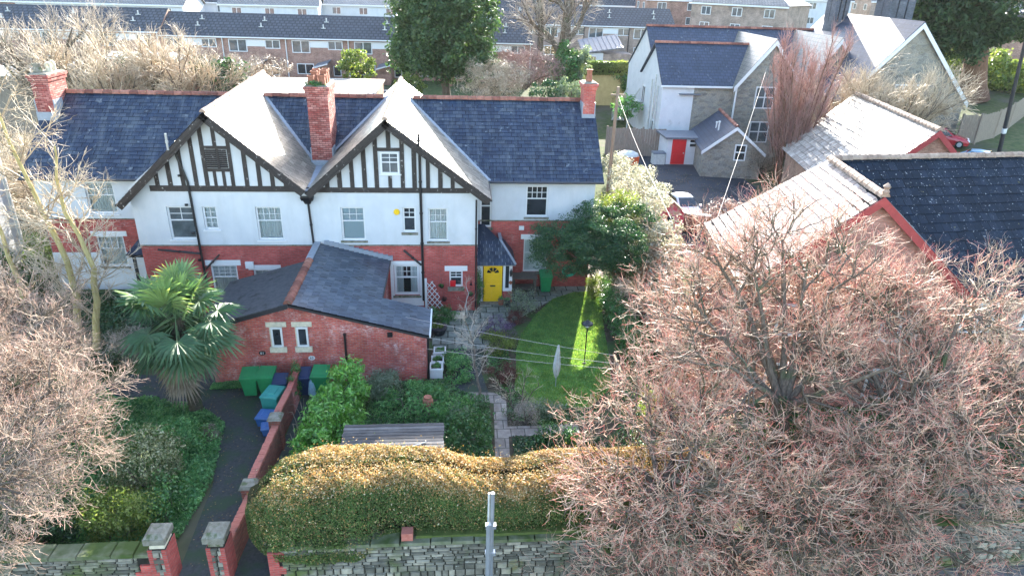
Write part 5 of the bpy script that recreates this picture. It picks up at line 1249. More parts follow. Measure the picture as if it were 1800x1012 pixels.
# children's playhouse and odd things along the hedge
p = P(1171, 408, z=0); t = thing('playhouse', 'child\'s playhouse with tan roof and pink painted side by the hedge', 'playhouse', (p[0], p[1], 0))
x, y = p[0], p[1]
q = MB(); q.prism([(x-.85, y-.6, 0), (x+.85, y-.6, 0), (x+.85, y-.6, 1.5), (x, y-.6, 2.2), (x-.85, y-.6, 1.5)], (0, 1.8, 0)); q.build('wall', PLAYPINK, t)
q = MB(); q.prism([(x-1.05, y-.8, 1.38), (x, y-.8, 2.25), (x, y+1.4, 2.25), (x-1.05, y+1.4, 1.38)], (0, 0, .07)); q.prism([(x+1.05, y-.8, 1.38), (x, y-.8, 2.253), (x, y+1.4, 2.253), (x+1.05, y+1.4, 1.38)], (0, 0, .07)); q.build('roof', PLAYTAN, t)
q = MB(); q.box(x-.25, x+.15, y-.63, y-.6, .9, 1.3); q.build('window', GLASS, t)
p = P(1103, 288, Y=57); t = thing('salt_bin', 'orange red plastic bin with a rounded pale lid by the board fence', 'bin', (p[0], 57, 0))
q = MB(); q.box(p[0]-.75, p[0]+.75, 56.5, 57.5, 0, 1.25, top=-.08); q.build('body', PLASTO, t); q = MB(); q.lathe([(.9, 0), (.8, .18), (.5, .32), (.1, .38)], (p[0], 57, 1.253), 14); q.build('lid', GREYPAINT, t)
for i, (px, py, l) in enumerate(((1128, 322, 'black rubbish sack at the hedge edge of the car park, nearest the salt bin'), (1135, 328, 'black rubbish sack in the middle of three beside the hedge'), (1143, 331, 'black rubbish sack nearest the grey dustbin by the hedge'))):
    p = P(px, py, z=.3); q = MB(); q.lathe([(.1, 0), (.42, .1), (.5, .35), (.38, .6), (.1, .72), (.16, .82)], (p[0], p[1], 0.011), 9); tag(q.build('rubbish_sack', RUBBER), l, 'rubbish sack', 'rubbish sacks by the hedge')
p = P(1147, 350, z=.4); t = thing('dustbin', 'round grey dustbin between hedge and car park', 'dustbin', (p[0], p[1], 0)); q = MB(); q.lathe([(.36, 0), (.45, .95), (.47, 1.0)], (p[0], p[1], .01), 14); q.build('body', GUT, t); q = MB(); q.lathe([(.5, 0), (.45, .1), (.06, .16), (.06, .22)], (p[0], p[1], 1.013), 14); q.build('lid', SOLAR, t)
# sheds behind the left end of the house
for px, py, Y, w_, l, mt in ((185, 112, 84, 3.4, 'low shed with a whitish roof behind the left chimney', WHITEP), (30, 125, 70, 2.6, 'white roofed shed left of the pale chimney', WHITEP), (260, 98, 86, 4.5, 'long low grey shed under the bare trees', GREYPAINT)):
    p = P(px, py, Y=Y); z0 = float(terr(p[0], Y)); t = thing('garden_shed', l, 'shed', (p[0], Y, z0)); q = MB(); q.box(p[0]-w_, p[0]+w_, Y-1.5, Y+1.5, z0, p[2]-.2); q.build('wall', WOODF, t); q = MB(); q.prism([(p[0]-w_-.2, Y-1.8, p[2]-.25), (p[0]+w_+.2, Y-1.8, p[2]-.25), (p[0]+w_+.2, Y+1.7, p[2]+.15), (p[0]-w_-.2, Y+1.7, p[2]+.15)], (0, 0, .08)); q.build('roof', mt, t)
# ---------------------------------------------------------------- front walls, gate pillars, dividing wall
STONES = m_rnd('wall_stones', [(0, (.10, .095, .075)), (.4, (.18, .165, .13)), (.75, (.26, .24, .19)), (1, (.37, .33, .25))], .9, .2, 5, spots=[(.8, .52, .7, (.10, .125, .04)), (6, .66, .74, (.36, .35, .31)), (1.6, .64, .74, (.24, .19, .09))], bmp=.5)
JOINT = m_plain('wall_mortar', (.022, .022, .018), .95, .1, .3)
def stones(mb, x0, x1, z0, z1, y, hr=(.07, .14), wr=(.14, .5)):
    z = z0
    while z < z1-.03:
        h = min(random.uniform(*hr), z1-z); x = x0
        if z1-z-h < .05: h = z1-z
        while x < x1-.02:
            w_ = min(random.uniform(*wr), x1-x)
            if x1-x-w_ < .08: w_ = x1-x
            d_ = random.uniform(.0, .03); g_ = .013; k = [random.uniform(-.012, .012) for _ in range(8)]; r_ = random.random()
            A = [(x+g_, y, z+g_), (x+w_-g_, y, z+g_), (x+w_-g_, y, z+h-g_), (x+g_, y, z+h-g_)]
            B = [(x+g_+.016+abs(k[0]), y-d_-.022, z+g_+.012+abs(k[1])), (x+w_-g_-.016-abs(k[2]), y-d_-.022, z+g_+.012+abs(k[3])), (x+w_-g_-.016-abs(k[4]), y-d_-.022, z+h-g_-.012-abs(k[5])), (x+g_+.016+abs(k[6]), y-d_-.022, z+h-g_-.012-abs(k[7]))]
            mb.face(B, 0, r_)
            for q in range(4): mb.face([A[q], A[(q+1) % 4], B[(q+1) % 4], B[q]], 0, r_)
            x += w_
        z += h
def stone_wall(name, label, x0, x1, h, y0=13.9, y1=14.32, quoin=None, cope=None):
    t = thing(name, label, 'wall', ((x0+x1)/2, y0, 0)); q = MB()
    q.box(x0, x1, y0, y1, -.7, h-.1); q.build('mortar_core', JOINT, t)
    q = MB(); xa = x0+(.32 if quoin == x0 else 0); xb = x1-(.32 if quoin == x1 else 0)
    stones(q, xa, xb, -.7, .32, y0-.001, (.13, .24), (.16, .34)); stones(q, xa, xb, .325, h-.1, y0-.001, (.075, .13)); q.build('stonework', STONES, t)
    q = MB(); x = x0
    while x < x1-.05:
        e_ = min(x+random.uniform(.5, .95), x1); q.box(x+.005, e_-.005, y0-.05, y1+.05, h-.098+random.uniform(0, .006), h+random.uniform(-.012, .012), top=.02); x = e_
    q.build('coping', COPEM, t)
    if quoin is not None:
        q = MB()
        for k in range(-3, int((h-.12)/.25)):
            w_ = .42 if k % 2 else .26; xa = quoin if quoin == x0 else quoin-w_
            q.box(xa-.012, xa+w_, y0-.05, y1+.01, k*.25, k*.25+.244)
        q.build('quoin', BRICK, t)
    return t
COPEM = m_noise('mossy_coping', two((.09, .105, .05), (.20, .20, .14)), 3, .95, .15, 6, bmp=.5, big=(1.3, (.06, .085, .025), .42, .6))
stone_wall('stone_wall', 'long grey rubble stone wall below the big clipped hedge, beside the pavement', -4.95, 20, 1.16, quoin=-4.95)
stone_wall('stone_wall', 'grey stone wall at bottom left below the ivy bank', -16, -7.94, 1.1, quoin=-7.94)
BRICK_DIRTY = m_brick('dirty_mossy_brick', (.20, .055, .045), (.28, .09, .065), (.15, .11, .09), stain=(.05, .06, .03))
MOSS = m_noise('moss', two((.05, .075, .02), (.10, .12, .035)), 6, .95, .1, 6, bmp=.6)
q = MB(); x = -1.1
while x < 4.4:
    e = x+random.uniform(.3, .6); q.box(x, e, 14.02, 14.45+random.random()*.1, 1.14, 1.2+random.random()*.03, top=.03); x = e-.05
tag(q.build('moss_cushion', MOSS), 'mossy strip along the top of the grey wall under the hedge', 'moss', kind='stuff')
q = MB(); q.box(-1.45, -1.15, 13.93, 14.2, 1.175, 1.42); tag(q.build('loose_brick', SOLDIER), 'single red brick standing on the wall coping under the hedge', 'brick')
def pillar(x0, x1, label, ytop, qr=True):
    t = thing('gate_pillar', label, 'gate pillar', ((x0+x1)/2, 14.1, 0), 0, 'stone capped gate pillars'); w_ = x1-x0
    q = MB(); q.box(x0+.03, x1-.03, 13.88, 14.45, -.7, 1.25); q.build('lower_shaft', JOINT, t); q = MB(); stones(q, x0+.1, x1-.1, -.7, 1.24, 13.872, (.12, .25), (.12, .3)); q.build('stonework', STONES, t)
    q = MB()
    for k in range(-3, 5):
        for xa, xb in ((x0+.015, x0+(.2 if k % 2 else .13)), (x1-(.2 if k % 2 else .13), x1-.015)): q.box(xa, xb, 13.838, 14.46, k*.25, k*.25+.243)
    q.build('quoin', BRICK, t)
    q = MB(); q.box(x0+.06, x1-.06, 13.9, 14.4, 1.252, ytop-.2, top=.02); q.build('upper_shaft', CREAM if qr else STONECAP, t)
    q = MB(); q.box(x0-.02, x1+.02, 13.8, 14.42, ytop-.198, ytop-.02); q.box(x0-.01, x1+.01, 13.82, 14.4, ytop-.018, ytop+.07, top=.11); q.build('cap', STONECAP, t)
pillar(-7.96, -7.46, 'cream stone gate pillar with brick quoins, left of the driveway gap', 1.66)
pillar(-6.50, -5.99, 'weathered gate pillar with red brick quoins between the two entrances', 1.64, False)
# the dividing wall: three stepped runs with slate-capped piers
t = thing('dividing_wall', 'narrow red brick wall with soldier coping stepping down between driveway and side path', 'wall', (-6.15, 18, 0))
for ya, yb, h0, h1 in ((14.46, 16.2, .95, .95), (16.65, 19.45, 1.05, 1.05), (19.85, 21.6, 1.12, 1.12)):
    xa, xb = -6.13, -6.02
    q = MB(); q.prism([(xa-.1, ya, 0), (xb-.1, yb, 0), (xb-.1, yb, h1-.1), (xa-.1, ya, h0-.1)], (.2, 0, 0)); q.build('brick_wall', BRICK_DIRTY, t)
    q = MB(); n = int((yb-ya)/.08)
    for i in range(n):
        y = ya+(yb-ya)*i/n; x = xa+(xb-xa)*i/n; j = random.uniform(-.008, .008); q.box(x-.112+j, x+.112+j, y+.004, y+(yb-ya)/n-.004, h0-.098, h0+random.uniform(-.006, .006))
    q.build('coping', SOLDIER, t)
for x, y, h in ((-6.08, 16.42, 1.12), (-6.05, 19.65, 1.22)):
    q = MB(); q.box(x-.19, x+.19, y-.19, y+.19, 0, h); po = q.build('pier', BRICK_DIRTY, t); ORG[po.name] = ORG[t.name]
    q = MB(); q.box(x-.24, x+.24, y-.24, y+.24, h+.002, h+.09, top=.05); q.build('pier_cap', STONECAP, po)
# balustrade at the far right on the wall
t = thing('balustrade', 'dark stone balustrade on the front wall at the right edge', 'balustrade', (16.2, 14.6, 0)); q = MB()
q.box(14.2, 19, 14.5, 14.75, 1.55, 1.68); q.build('rail', STONECAP, t); q = MB(); q.box(14.2, 19, 14.5, 14.75, .9, 1.05); q.build('rail', STONECAP, t)
for i in range(16): q = MB(); x = 14.4+i*.29; q.lathe([(.05, 0), (.08, .08), (.05, .2), (.085, .36), (.05, .5)], (x, 14.62, 1.051), 8); q.build('baluster', STONECAP, t)
# ---------------------------------------------------------------- bins and boxes
def wheelie(loc, rz, col, label, s=1.0, group='wheelie bins by the outbuilding wall'):
    t = local('wheelie_bin', label, 'wheelie bin', loc, rz, group); H = 1.0*s
    q = MB(); w0, w1, d0, d1 = .22*s, .29*s, .26*s, .36*s
    A = [(-w0, -d0, .08), (w0, -d0, .08), (w0, d0*.8, .08), (-w0, d0*.8, .08)]; B = [(-w1, -d1, H-.12), (w1, -d1, H-.12), (w1, d1*.85, H-.02), (-w1, d1*.85, H-.02)]
    for i in range(4): j = (i+1) % 4; q.face([A[i], A[j], B[j], B[i]])
    q.face(A[::-1]); q.face(B); q.box(-w1-.02, w1+.02, -d1-.02, -d1+.005, H-.2, H-.125); q.build('body', col, t)
    q = MB(); q.prism([(-w1-.025, -d1-.04, H-.115), (w1+.025, -d1-.04, H-.115), (w1+.025, d1*.9, H), (-w1-.025, d1*.9, H)], (0, 0, .035)); q.prism([(-w1+.03, -d1+.04, H-.075), (w1-.03, -d1+.04, H-.075), (w1-.05, d1*.75, H+.038), (-w1+.05, d1*.75, H+.038)], (0, 0, .03)); q.box(-w1-.02, w1+.02, -d1-.055, -d1-.03, H-.14, H-.08); q.build('lid', col, t)
    q = MB(); q.cyl((-w1*.8, d1*.98, H-.03), (w1*.8, d1*.98, H-.03), .018, .018, 8); q.build('handle', col, t)
    for s_ in (-1, 1): q = MB(); q.cyl((s_*w0*.85, d0*.9, .1), (s_*w0*1.15, d0*.9, .1), .1, .1, 12); q.build('wheel', RUBBER, t)
    return t
wheelie((-7.80, 22.98, .01), .06, GREENBIN, 'green wheelie bin nearest the palm tree')
wheelie((-7.17, 23.0, .01), -.04, GREENBIN, 'second green wheelie bin from the palm, beside the teal box')
wheelie((-5.83, 22.95, .01), .02, BLUEBIN, 'navy blue wheelie bin between ivied wall end and green bin', .98)
wheelie((-5.15, 23.0, .01), -.05, GREENBIN, 'green wheelie bin beside the bright leafy laurel', 1.02)
wheelie((-6.62, 22.75, .01), .05, BLUEBIN, 'navy lidded bin squeezed behind the teal box', .86)
def boxbin(loc, rz, col, w_, d_, h_, label, name='recycling_box'):
    t = local(name, label, 'recycling box', loc, rz); q = MB(); q.box(-w_, w_, -d_, d_, 0, h_, top=-.04); q.box(-w_-.05, w_+.05, -d_-.05, d_+.05, h_-.05, h_); q.build('body', col, t)
    q = MB(); q.box(-w_-.07, w_+.07, -d_-.07, d_+.07, h_+.002, h_+.05, top=.03); q.box(-w_*.6, w_*.6, -d_*.6, d_*.6, h_+.05, h_+.085, top=.03); q.build('lid', col, t)
boxbin((-6.72, 21.95, .01), -.2, TEAL, .27, .36, .72, 'teal lidded recycling box against the dividing wall')
boxbin((-6.78, 21.05, .01), -.15, BLUEBOX, .26, .24, .36, 'bright blue recycling box beside the dividing wall pier')
boxbin((-6.56, 20.45, .01), .2, BLUEBOX, .2, .17, .3, 'small blue caddy touching the capped pier', 'food_caddy')
t = local('plastic_sack', 'pale blue plastic sack wedged between the navy and green bins', 'sack', (-5.48, 22.75, .01)); q = MB(); q.lathe([(.1, 0), (.17, .12), (.16, .4), (.12, .62), (.03, .75), (.07, .82)], n=9); q.build('bag', PALEBAG, t)
# ivy on the wall end
p, n = crown_pts((-6.02, 22.6, .75), (.2, .75, .75), 46, .17, 60, .3, .02); t = thing('ivy', 'dark ivy smothering the far end of the dividing wall by the bins', 'ivy', (-6.02, 22.6, 0)); foliage('foliage', p, n, .075, L_IVY, t)
q = MB(); q.box(-6.12, -5.92, 21.62, 23.7, 0, 1.1); q.build('wall_core', BRICK_OLD, t)
# ---------------------------------------------------------------- garden shed, planters, small things
t = thing('garden_shed', 'low shed with a flat dark boarded roof behind the clipped hedge', 'shed', (-1.9, 17.4, 0))
q = MB()
for a, c in (((-3.35, 16.75), (-.48, 16.75)), ((-.48, 16.75), (-.48, 18.2)), ((-.48, 18.2), (-3.35, 18.2)), ((-3.35, 18.2), (-3.35, 16.75))): q.prism([(*a, 0), (*c, 0), (*c, 1.68), (*a, 1.68)], tuple(np.array([a[1]-c[1], c[0]-a[0], 0])/np.hypot(c[0]-a[0], c[1]-a[1])*.04))
q.build('wall', WOODD, t)
q = MB(); y = 16.6
while y < 18.3: q.box(-3.52+random.uniform(-.02, .02), -.36+random.uniform(-.02, .02), y+.001, y+.140, 1.69+(y-16.6)*.07, 1.715+(y-16.6)*.07+random.uniform(0, .003)); y += .142
q.build('roof', WOODD, t)
for i, (a, c, r_, mt, l) in enumerate((((-2.2, 16.8, 1.76), (-.9, 17.35, 1.8), .022, METALP, 'pale pipe lying slantwise on the shed roof'), ((-1.9, 16.75, 1.755), (-.45, 17.0, 1.77), .022, GREYPAINT, 'pale batten lying along the front of the shed roof'))):
    q = MB(); q.cyl(a, c, r_, r_, 7); tag(q.build('pole_offcut', mt), l, 'pole')
q = MB(); q.box(-1.4, -.6, 16.72, 17.0, 1.745, 1.765); tag(q.build('plastic_sheet', BLUEBOX), 'scrap of blue sheeting on the shed roof', 'sheet')
def planter(x, y, label, h=.42, s=.26):
    t = thing('planter', label, 'planter', (x, y, 0), 0, 'white square planters by the outbuilding'); q = MB()
    for a, b_, c, d in ((-s, s, -s, -s+.05), (-s, s, s-.05, s), (-s, -s+.05, -s+.051, s-.051), (s-.05, s, -s+.051, s-.051)): q.box(x+a, x+b_, y+c, y+d, .01, h)
    q.box(x-s-.03, x+s+.03, y-s-.03, y-s+.02, h-.09, h-.02); q.build('box', WHITEP, t); q = MB(); q.box(x-s+.06, x+s-.06, y-s+.06, y+s-.06, .02, h-.08); q.build('compost', SOIL, t)
    p, n = crown_pts((x, y, h), (.2, .2, .14), 12, .09, 30, .2); foliage('foliage', p, n, .06, L_FERN, t)
planter(-.76, 24.1, 'white planter at the front corner of the outbuilding, nearest us', .46); planter(-.72, 24.75, 'white planter in the middle of the row'); planter(-.64, 25.5, 'white planter farthest back in the row by the gutter')
# rotary airer, lamp, clothes lines
t = thing('rotary_airer', 'folded rotary clothes airer under a pale cover on the lawn', 'airer', (4.02, 23.05, 0))
q = MB(); q.cyl((4.02, 23.05, 0), (4.02, 23.05, 1.9), .022, .022, 8); q.build('pole', METALP, t)
q = MB(); 
prof = [(.03, .45), (.10, .6), (.155, .85), (.15, 1.1), (.11, 1.45), (.06, 1.8), (.03, 1.95)]
rings = []
for r_, z in prof: rings.append([q.pt((4.02+r_*(1 if k % 2 else .62)*math.cos(2*math.pi*k/16)+.02*(z-1), 23.05+r_*(1 if k % 2 else .62)*math.sin(2*math.pi*k/16), z)) for k in range(16)])
for A, B in zip(rings, rings[1:]):
    for i in range(16): q.f.append((A[i], A[(i+1) % 16], B[(i+1) % 16], B[i])); q.m.append(0); q.r.append(.5)
q.build('cover', GREYPAINT, t)
t = thing('garden_lamp', 'black garden lamp post with a wide hood standing in the sunlit strip of lawn', 'lamp post', (5.5, 24.8, 0))
q = MB(); q.cyl((5.5, 24.8, 0), (5.5, 24.8, 1.8), .025, .025, 8); q.lathe([(.1, 0), (.09, .04), (.03, .07)], (5.5, 24.8, .012), 10); q.build('post', BLACKP, t)
q = MB(); q.lathe([(.09, 0), (.11, .12)], (5.5, 24.8, 1.8), 10); q.build('lantern', LAMPW, t); q = MB(); q.lathe([(.24, 0), (.22, .05), (.08, .14), (.02, .2)], (5.5, 24.8, 1.922), 12); q.build('hood', BLACKP, t)
lpost = (5.95, 21.2); t = thing('clothes_post', 'wooden clothes line post hidden at the edge of the pink twigged tree', 'post', (*lpost, 0)); q = MB(); q.cyl((*lpost, 0), (*lpost, 2.3), .05, .045, 8); q.build('post', WOODP, t); q = MB(); q.beam((5.95, 20.6, 2.16), (5.95, 21.85, 2.16), .07, .07); q.build('crossbar', WOODP, t)
for a, c, l in ((P(713, 557, z=az(-2.2)+.03), (5.95, 21.75, 2.2), 'farthest of three pale clothes lines crossing the lawn from the outbuilding roof'), ((-1.0, 23.62, 2.02), (5.95, 21.15, 2.2), 'middle pale clothes line crossing the lawn'), ((-1.12, 23.2, 1.78), (5.95, 20.75, 2.2), 'nearest of the three pale clothes lines crossing the lawn')): cable('clothes_line', l, a, c, .06, .0065, WIRE)
# trellis, hanging baskets, hose, bench, gate, back doorway things
t = thing('trellis', 'white diamond trellis fan against the brick wall right of the big window', 'trellis', (-.95, 29.9, 0)); q = MB(); TZ = Matrix.Translation((-1.28, 29.93, .25))
ytr = 29.92
cl = [(-1.30, .15), (-.48, .15), (-1.0, 1.62), (-1.30, 1.62)]
def seg_clip(x0, z0, dx, dz):
    pts = []
    for t_ in np.linspace(-3, 3, 400):
        x, z = x0+dx*t_, z0+dz*t_
        if all((cl[(i+1) % 4][0]-cl[i][0])*(z-cl[i][1])-(cl[(i+1) % 4][1]-cl[i][1])*(x-cl[i][0]) >= 0 for i in range(4)): pts.append((x, z))
    return (pts[0], pts[-1]) if len(pts) > 8 else None
for k in range(-7, 8):
    for s in (1, -1):
        g = seg_clip(-.95+k*.24, .8, .62, s*.78)
        if g: q.beam((g[0][0], ytr+(.012 if s > 0 else -.012), g[0][1]), (g[1][0], ytr+(.012 if s > 0 else -.012), g[1][1]), .034, .012, up=(0, 1, 0))
q.build('lattice', WHITEP, t)
q = MB(); q.box(-1.42, -1.31, 29.95, 29.99, .1, 1.75); q.build('side_board', WHITEP, t)
for x, z, l in ((-.62, 1.42, 'dark hanging pot on the brick wall above the trellis'), (-.5, .72, 'dark hanging pot on the brick wall beside the trellis'), (.78, .98, 'hanging basket on the brick wall left of the yellow door')):
    t = thing('hanging_basket', l, 'hanging basket', (x, 29.85, z)); q = MB(); q.lathe([(.03, -.14), (.1, -.08), (.13, 0)], (x, 29.85, z), 10); q.build('basket', BLACKP, t); q = MB(); q.beam((x, 30.0, z+.3), (x, 29.82, z+.3), .02, .02); q.cyl((x, 29.85, z+.3), (x, 29.85, z), .006, .006, 5); q.build('bracket', BLACKP, t); p, n = crown_pts((x, 29.85, z+.03), (.13, .12, .1), 8, .06, 24, .2); foliage('foliage', p, n, .05, L_RED if z < .9 else L_IVY, t)
t = thing('wall_ornament', 'rust brown iron bird ornament on the brick wall', 'ornament', (.79, 29.97, 1.5)); q = MB(); q.prism([(.72, 29.95, 1.38), (.86, 29.95, 1.36), (.83, 29.95, 1.5), (.79, 29.95, 1.68), (.77, 29.95, 1.5)], (0, .03, 0)); q.build('plate', RUBBER, t)
q = MB(); q.box(-.21, .06, 30.0, 30.03, 1.30, 1.62); tag(q.build('red_card', RED), 'red card standing inside the small ground floor window', 'card')
t = thing('wheelie_bin_tall', 'green wheelie bin against the house wall under the yew', 'wheelie bin', (0, 0, 0)); bpy.data.objects.remove(t)
wheelie((4.72, 32.2, .01), .0, GREENBIN, 'green wheelie bin against the house wall under the yew', 1.05, 'wheelie bin by the house')
t = thing('potting_bench', 'old grey wooden potting bench under the right hand window', 'bench', (3.65, 32.2, 0)); q = MB()
for k in range(5): q.box(2.95, 4.25, 31.75+k*.16, 31.9+k*.16, .88, .92)
q.build('top', BENCH, t)
for x in (3.02, 4.12):
    for y in (31.8, 32.45): q = MB(); q.box(x, x+.08, y, y+.08, 0, .879); q.build('leg', BENCH, t)
q = MB(); q.box(3.1, 4.1, 31.85, 32.4, .3, .34); q.build('shelf', BENCH, t)
t = thing('hose_reel', 'coiled green garden hose hanging on the brick wall', 'hose', (6.1, 32.65, .9)); q = MB()
for r_ in (.2, .25, .3): q.tube([(6.0+r_*1.2*math.cos(a), 32.62, .95+r_*math.sin(a)) for a in np.linspace(0, 2*math.pi, 20)], .028, 6)
q.build('coil', HOSE, t)
t = thing('iron_gate', 'black iron gate at the side passage right of the house', 'gate', (7.2, 32.3, 0)); q = MB()
for k in range(7): q.beam((7.1+k*.03, 32.5-k*.12, .05), (7.1+k*.03, 32.5-k*.12, 1.7), .02, .02, up=(1, 0, 0))
for z in (.1, .9, 1.6): q.beam((7.1, 32.5, z), (7.28, 31.78, z), .03, .03)
q.build('bars', BLACKP, t)
q = MB(); q.box(7.3, 8.3, 31.4, 40, .014, .02); structure(q.build('side_passage', PATHST))
t = thing('flower_trough', 'stone trough on the patio in front of the small window', 'trough', (-.1, 29.2, 0)); q = MB(); q.box(-1.0, .5, 29.15, 29.5, 0.01, .18); q.build('trough', CREAM, t); p, n = crown_pts((-.25, 29.3, .2), (.7, .15, .1), 20, .1, 30, .2); foliage('foliage', p, n, .06, L_FERN, t)
t = thing('rain_barrel', 'dark pot with green leaves beside the patio', 'pot', (-.75, 27.7, 0)); q = MB(); q.lathe([(.3, 0), (.42, .3), (.4, .36)], (-.75, 27.7, .011), 12); q.build('bowl', GUT, t); p, n = crown_pts((-.75, 27.7, .36), (.36, .36, .12), 16, .12, 40, .2); foliage('foliage', p, n, .09, L_BUSH, t)
for x, y, l, mt in ((2.3, 30.55, 'terracotta pot right of the doorstep by the porch', TERRA), (2.62, 30.5, 'grey pot at the foot of the porch plinth', GUT)):
    t = thing('flower_pot', l, 'pot', (x, y, 0)); q = MB(); q.lathe([(.11, 0), (.15, .24), (.16, .28)], (x, y, .061 if x < 2.5 else .011), 12); q.build('pot', mt, t); p, n = crown_pts((x, y, .36), (.15, .15, .12), 10, .08, 30, .2); foliage('foliage', p, n, .055, L_FERN, t)
q = MB(); q.lathe([(.02, -.1), (.08, -.04), (.08, .06), (.02, .1)], (2.78, 30.82, 1.12), 10); tag(q.build('red_lamp', TERRA), 'round red lamp at the foot of the porch side light', 'lamp')
# pavement pole in front of the wall
t = thing('street_pole', 'grey galvanised double pole standing on the pavement before the stone wall', 'pole', (.87, 13.0, 0)); q = MB(); q.cyl((.9, 13.05, -.6), (.9, 13.05, 3.5), .05, .05, 12); q.build('pole', METALP, t)
q = MB(); q.cyl((.80, 12.8, -.6), (.80, 12.8, 2.75), .06, .06, 12); q.build('sleeve', METALP, t); q = MB(); q.cyl((.81, 13.1, -.6), (.815, 13.1, 3.45), .03, .03, 10); q.build('conduit', GREYPAINT, t)
for z in (2.4, 1.5): q = MB(); q.box(.74, 1.0, 12.98, 13.12, z, z+.1); q.build('clamp', METALP, t)
q = MB(); q.lathe([(.16, 0), (.17, .12), (.1, .17)], (8.9, 18.2, 2.3), 12); bpy.data.objects.remove(q.build('x', WHITEP))
# ---------------------------------------------------------------- clipped front hedge
def hedge_surface(name, label, x0, x1, yc, hw_, ztop, zbot, n, size, mat, rfun, bulge=.25, cat='hedge', dens=.22):
    """a clipped hedge: leaves through a shell over a rounded, uneven bank"""
    t = thing(name, label, cat, ((x0+x1)/2, yc((x0+x1)/2), 0))
    s = rng.uniform(0, 1, n); a = rng.uniform(-.12, 1.08, n)*np.pi
    x = x0+(x1-x0)*s
    endk = np.minimum(1, np.sqrt(np.clip(np.minimum(x-x0, x1-x)/1.0, .02, 1)))
    zt = ztop(x); yy = yc(x); hw = hw_(x)*endk
    lump = .025*np.sin(x*1.3+1.3*np.sin(a*2))+.012*np.sin(x*4.1+a*5)+.015*np.sin(x*13+a*17)
    rr = 1+lump-rng.exponential(dens*.4, n)*.8
    rr = np.clip(rr, .35, 1.2)
    ca, sa = np.cos(a), np.sin(a)
    cy = np.sign(ca)*np.abs(ca)**.55*hw*rr; cz = np.sign(sa)*np.abs(sa)**.6*rr
    zc = zbot(x); z = zc+cz*(zt-zc)*np.where(sa >= 0, endk**.5, .35)
    stray = (rng.uniform(0, 1, n) < .03)*rng.exponential(.10, n); z = z+stray*(sa > .3); p = np.stack([x, yy-cy, z], 1); nn = np.stack([(x < x0+.8)*-1.0+(x > x1-.8)*1.0, -ca, sa+.25], 1)
    foliage('foliage', p, nn, size, mat, t, .55, .75, rfun)
    q = MB(); m_ = 26; prev = None
    for i in range(m_+1):
        xx_ = x0+.15+(x1-x0-.3)*i/m_; ek = min(1, math.sqrt(max(.05, min(xx_-x0, x1-xx_)/1.0))); zt_ = float(ztop(np.array([xx_]))[0]); zb_ = float(zbot(np.array([xx_]))[0]); h_ = float(hw_(np.array([xx_]))[0])*.72*ek; y_ = float(yc(np.array([xx_]))[0])
        ring = [(xx_, y_-h_*math.copysign(abs(math.cos(b_))**.55, math.cos(b_)), zb_+(zt_-zb_)*.78*math.copysign(abs(math.sin(b_))**.6, math.sin(b_))*(1 if math.sin(b_) > 0 else .2)) for b_ in np.linspace(-.3, math.pi+.3, 12)]
        if prev:
            for k in range(11): q.face([prev[k], prev[k+1], ring[k+1], ring[k]])
        prev = ring
    q.build('inner_branches', CORE, t)
    return t
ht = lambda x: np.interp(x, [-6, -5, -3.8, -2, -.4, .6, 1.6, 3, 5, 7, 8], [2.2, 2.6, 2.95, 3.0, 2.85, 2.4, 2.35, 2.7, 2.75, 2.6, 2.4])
def hr(p):  # tan share rises with height: sunlight put into colour, plus brown trimmed growth
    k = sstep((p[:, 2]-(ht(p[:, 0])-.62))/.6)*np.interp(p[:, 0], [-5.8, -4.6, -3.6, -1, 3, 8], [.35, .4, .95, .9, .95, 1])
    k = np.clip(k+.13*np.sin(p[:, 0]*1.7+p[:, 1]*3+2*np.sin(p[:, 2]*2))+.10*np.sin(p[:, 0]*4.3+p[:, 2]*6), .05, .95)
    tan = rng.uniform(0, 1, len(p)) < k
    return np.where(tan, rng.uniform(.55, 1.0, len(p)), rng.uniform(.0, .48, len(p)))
hedge_surface('clipped_hedge', 'long clipped hedge with tan orange top, tinted as sunlit, behind the stone wall', -5.75, 8.0, lambda x: np.interp(x, [-6, -4.5, -2.4, -1.6, 8], [15.1, 15.05, 15.05, 15.2, 15.15]), lambda x: np.interp(x, [-6, -4, -2.6, -1.7, -1.2, 8], [1.25, 1.3, 1.25, .95, 1.05, .98]), ht, lambda x: np.interp(x, [-6, -2.6, -1.8, -1.2, 8], [1.0, 1.0, 1.35, 1.25, 1.25]), 250000, .052, L_HEDGE, hr)
# hedge over the ochre wall
hedge_surface('clipped_hedge', 'yellowish clipped hedge topping the ochre wall', HB[0], HB[1], lambda x: np.full_like(x, HB[2]), lambda x: np.full_like(x, .9), lambda x: np.full_like(x, HB[3]+1.2), lambda x: np.full_like(x, HB[3]), 9000, .28, L_BUSH, lambda p: .6+.3*np.sin(p[:, 0]))
p, n = crown_pts((P(1105, 150, Y=83.6)[0], 83.6, P(1105, 150, Y=83.6)[2]), (1.8, .3, 2.2), 30, .6, 50, .2); foliage('ivy', p, n, .25, L_IVY, bpy.data.objects['garden_wall'])
# laurel
t = thing('laurel', 'bright green leafy laurel beside the boarded shed', 'shrub', (-4.3, 20, 0))
pp = []; nn_ = []
for y, x, h, w_ in ((17.6, -4.55, 1.05, .7), (18.4, -4.5, 1.3, .8), (19.3, -4.35, 1.55, .9), (20.2, -4.15, 1.75, .95), (21.0, -4.0, 1.9, .95), (21.7, -3.95, 1.85, .8)):
    p, n = crown_pts((x, y, h*.55), (w_, .75, h*.62), 55, .26, 30, .72, .03); pp.append(p); nn_.append(n)
foliage('foliage', np.concatenate(pp), np.concatenate(nn_), .17, L_LAUREL, t, .36, .55, None, .08)
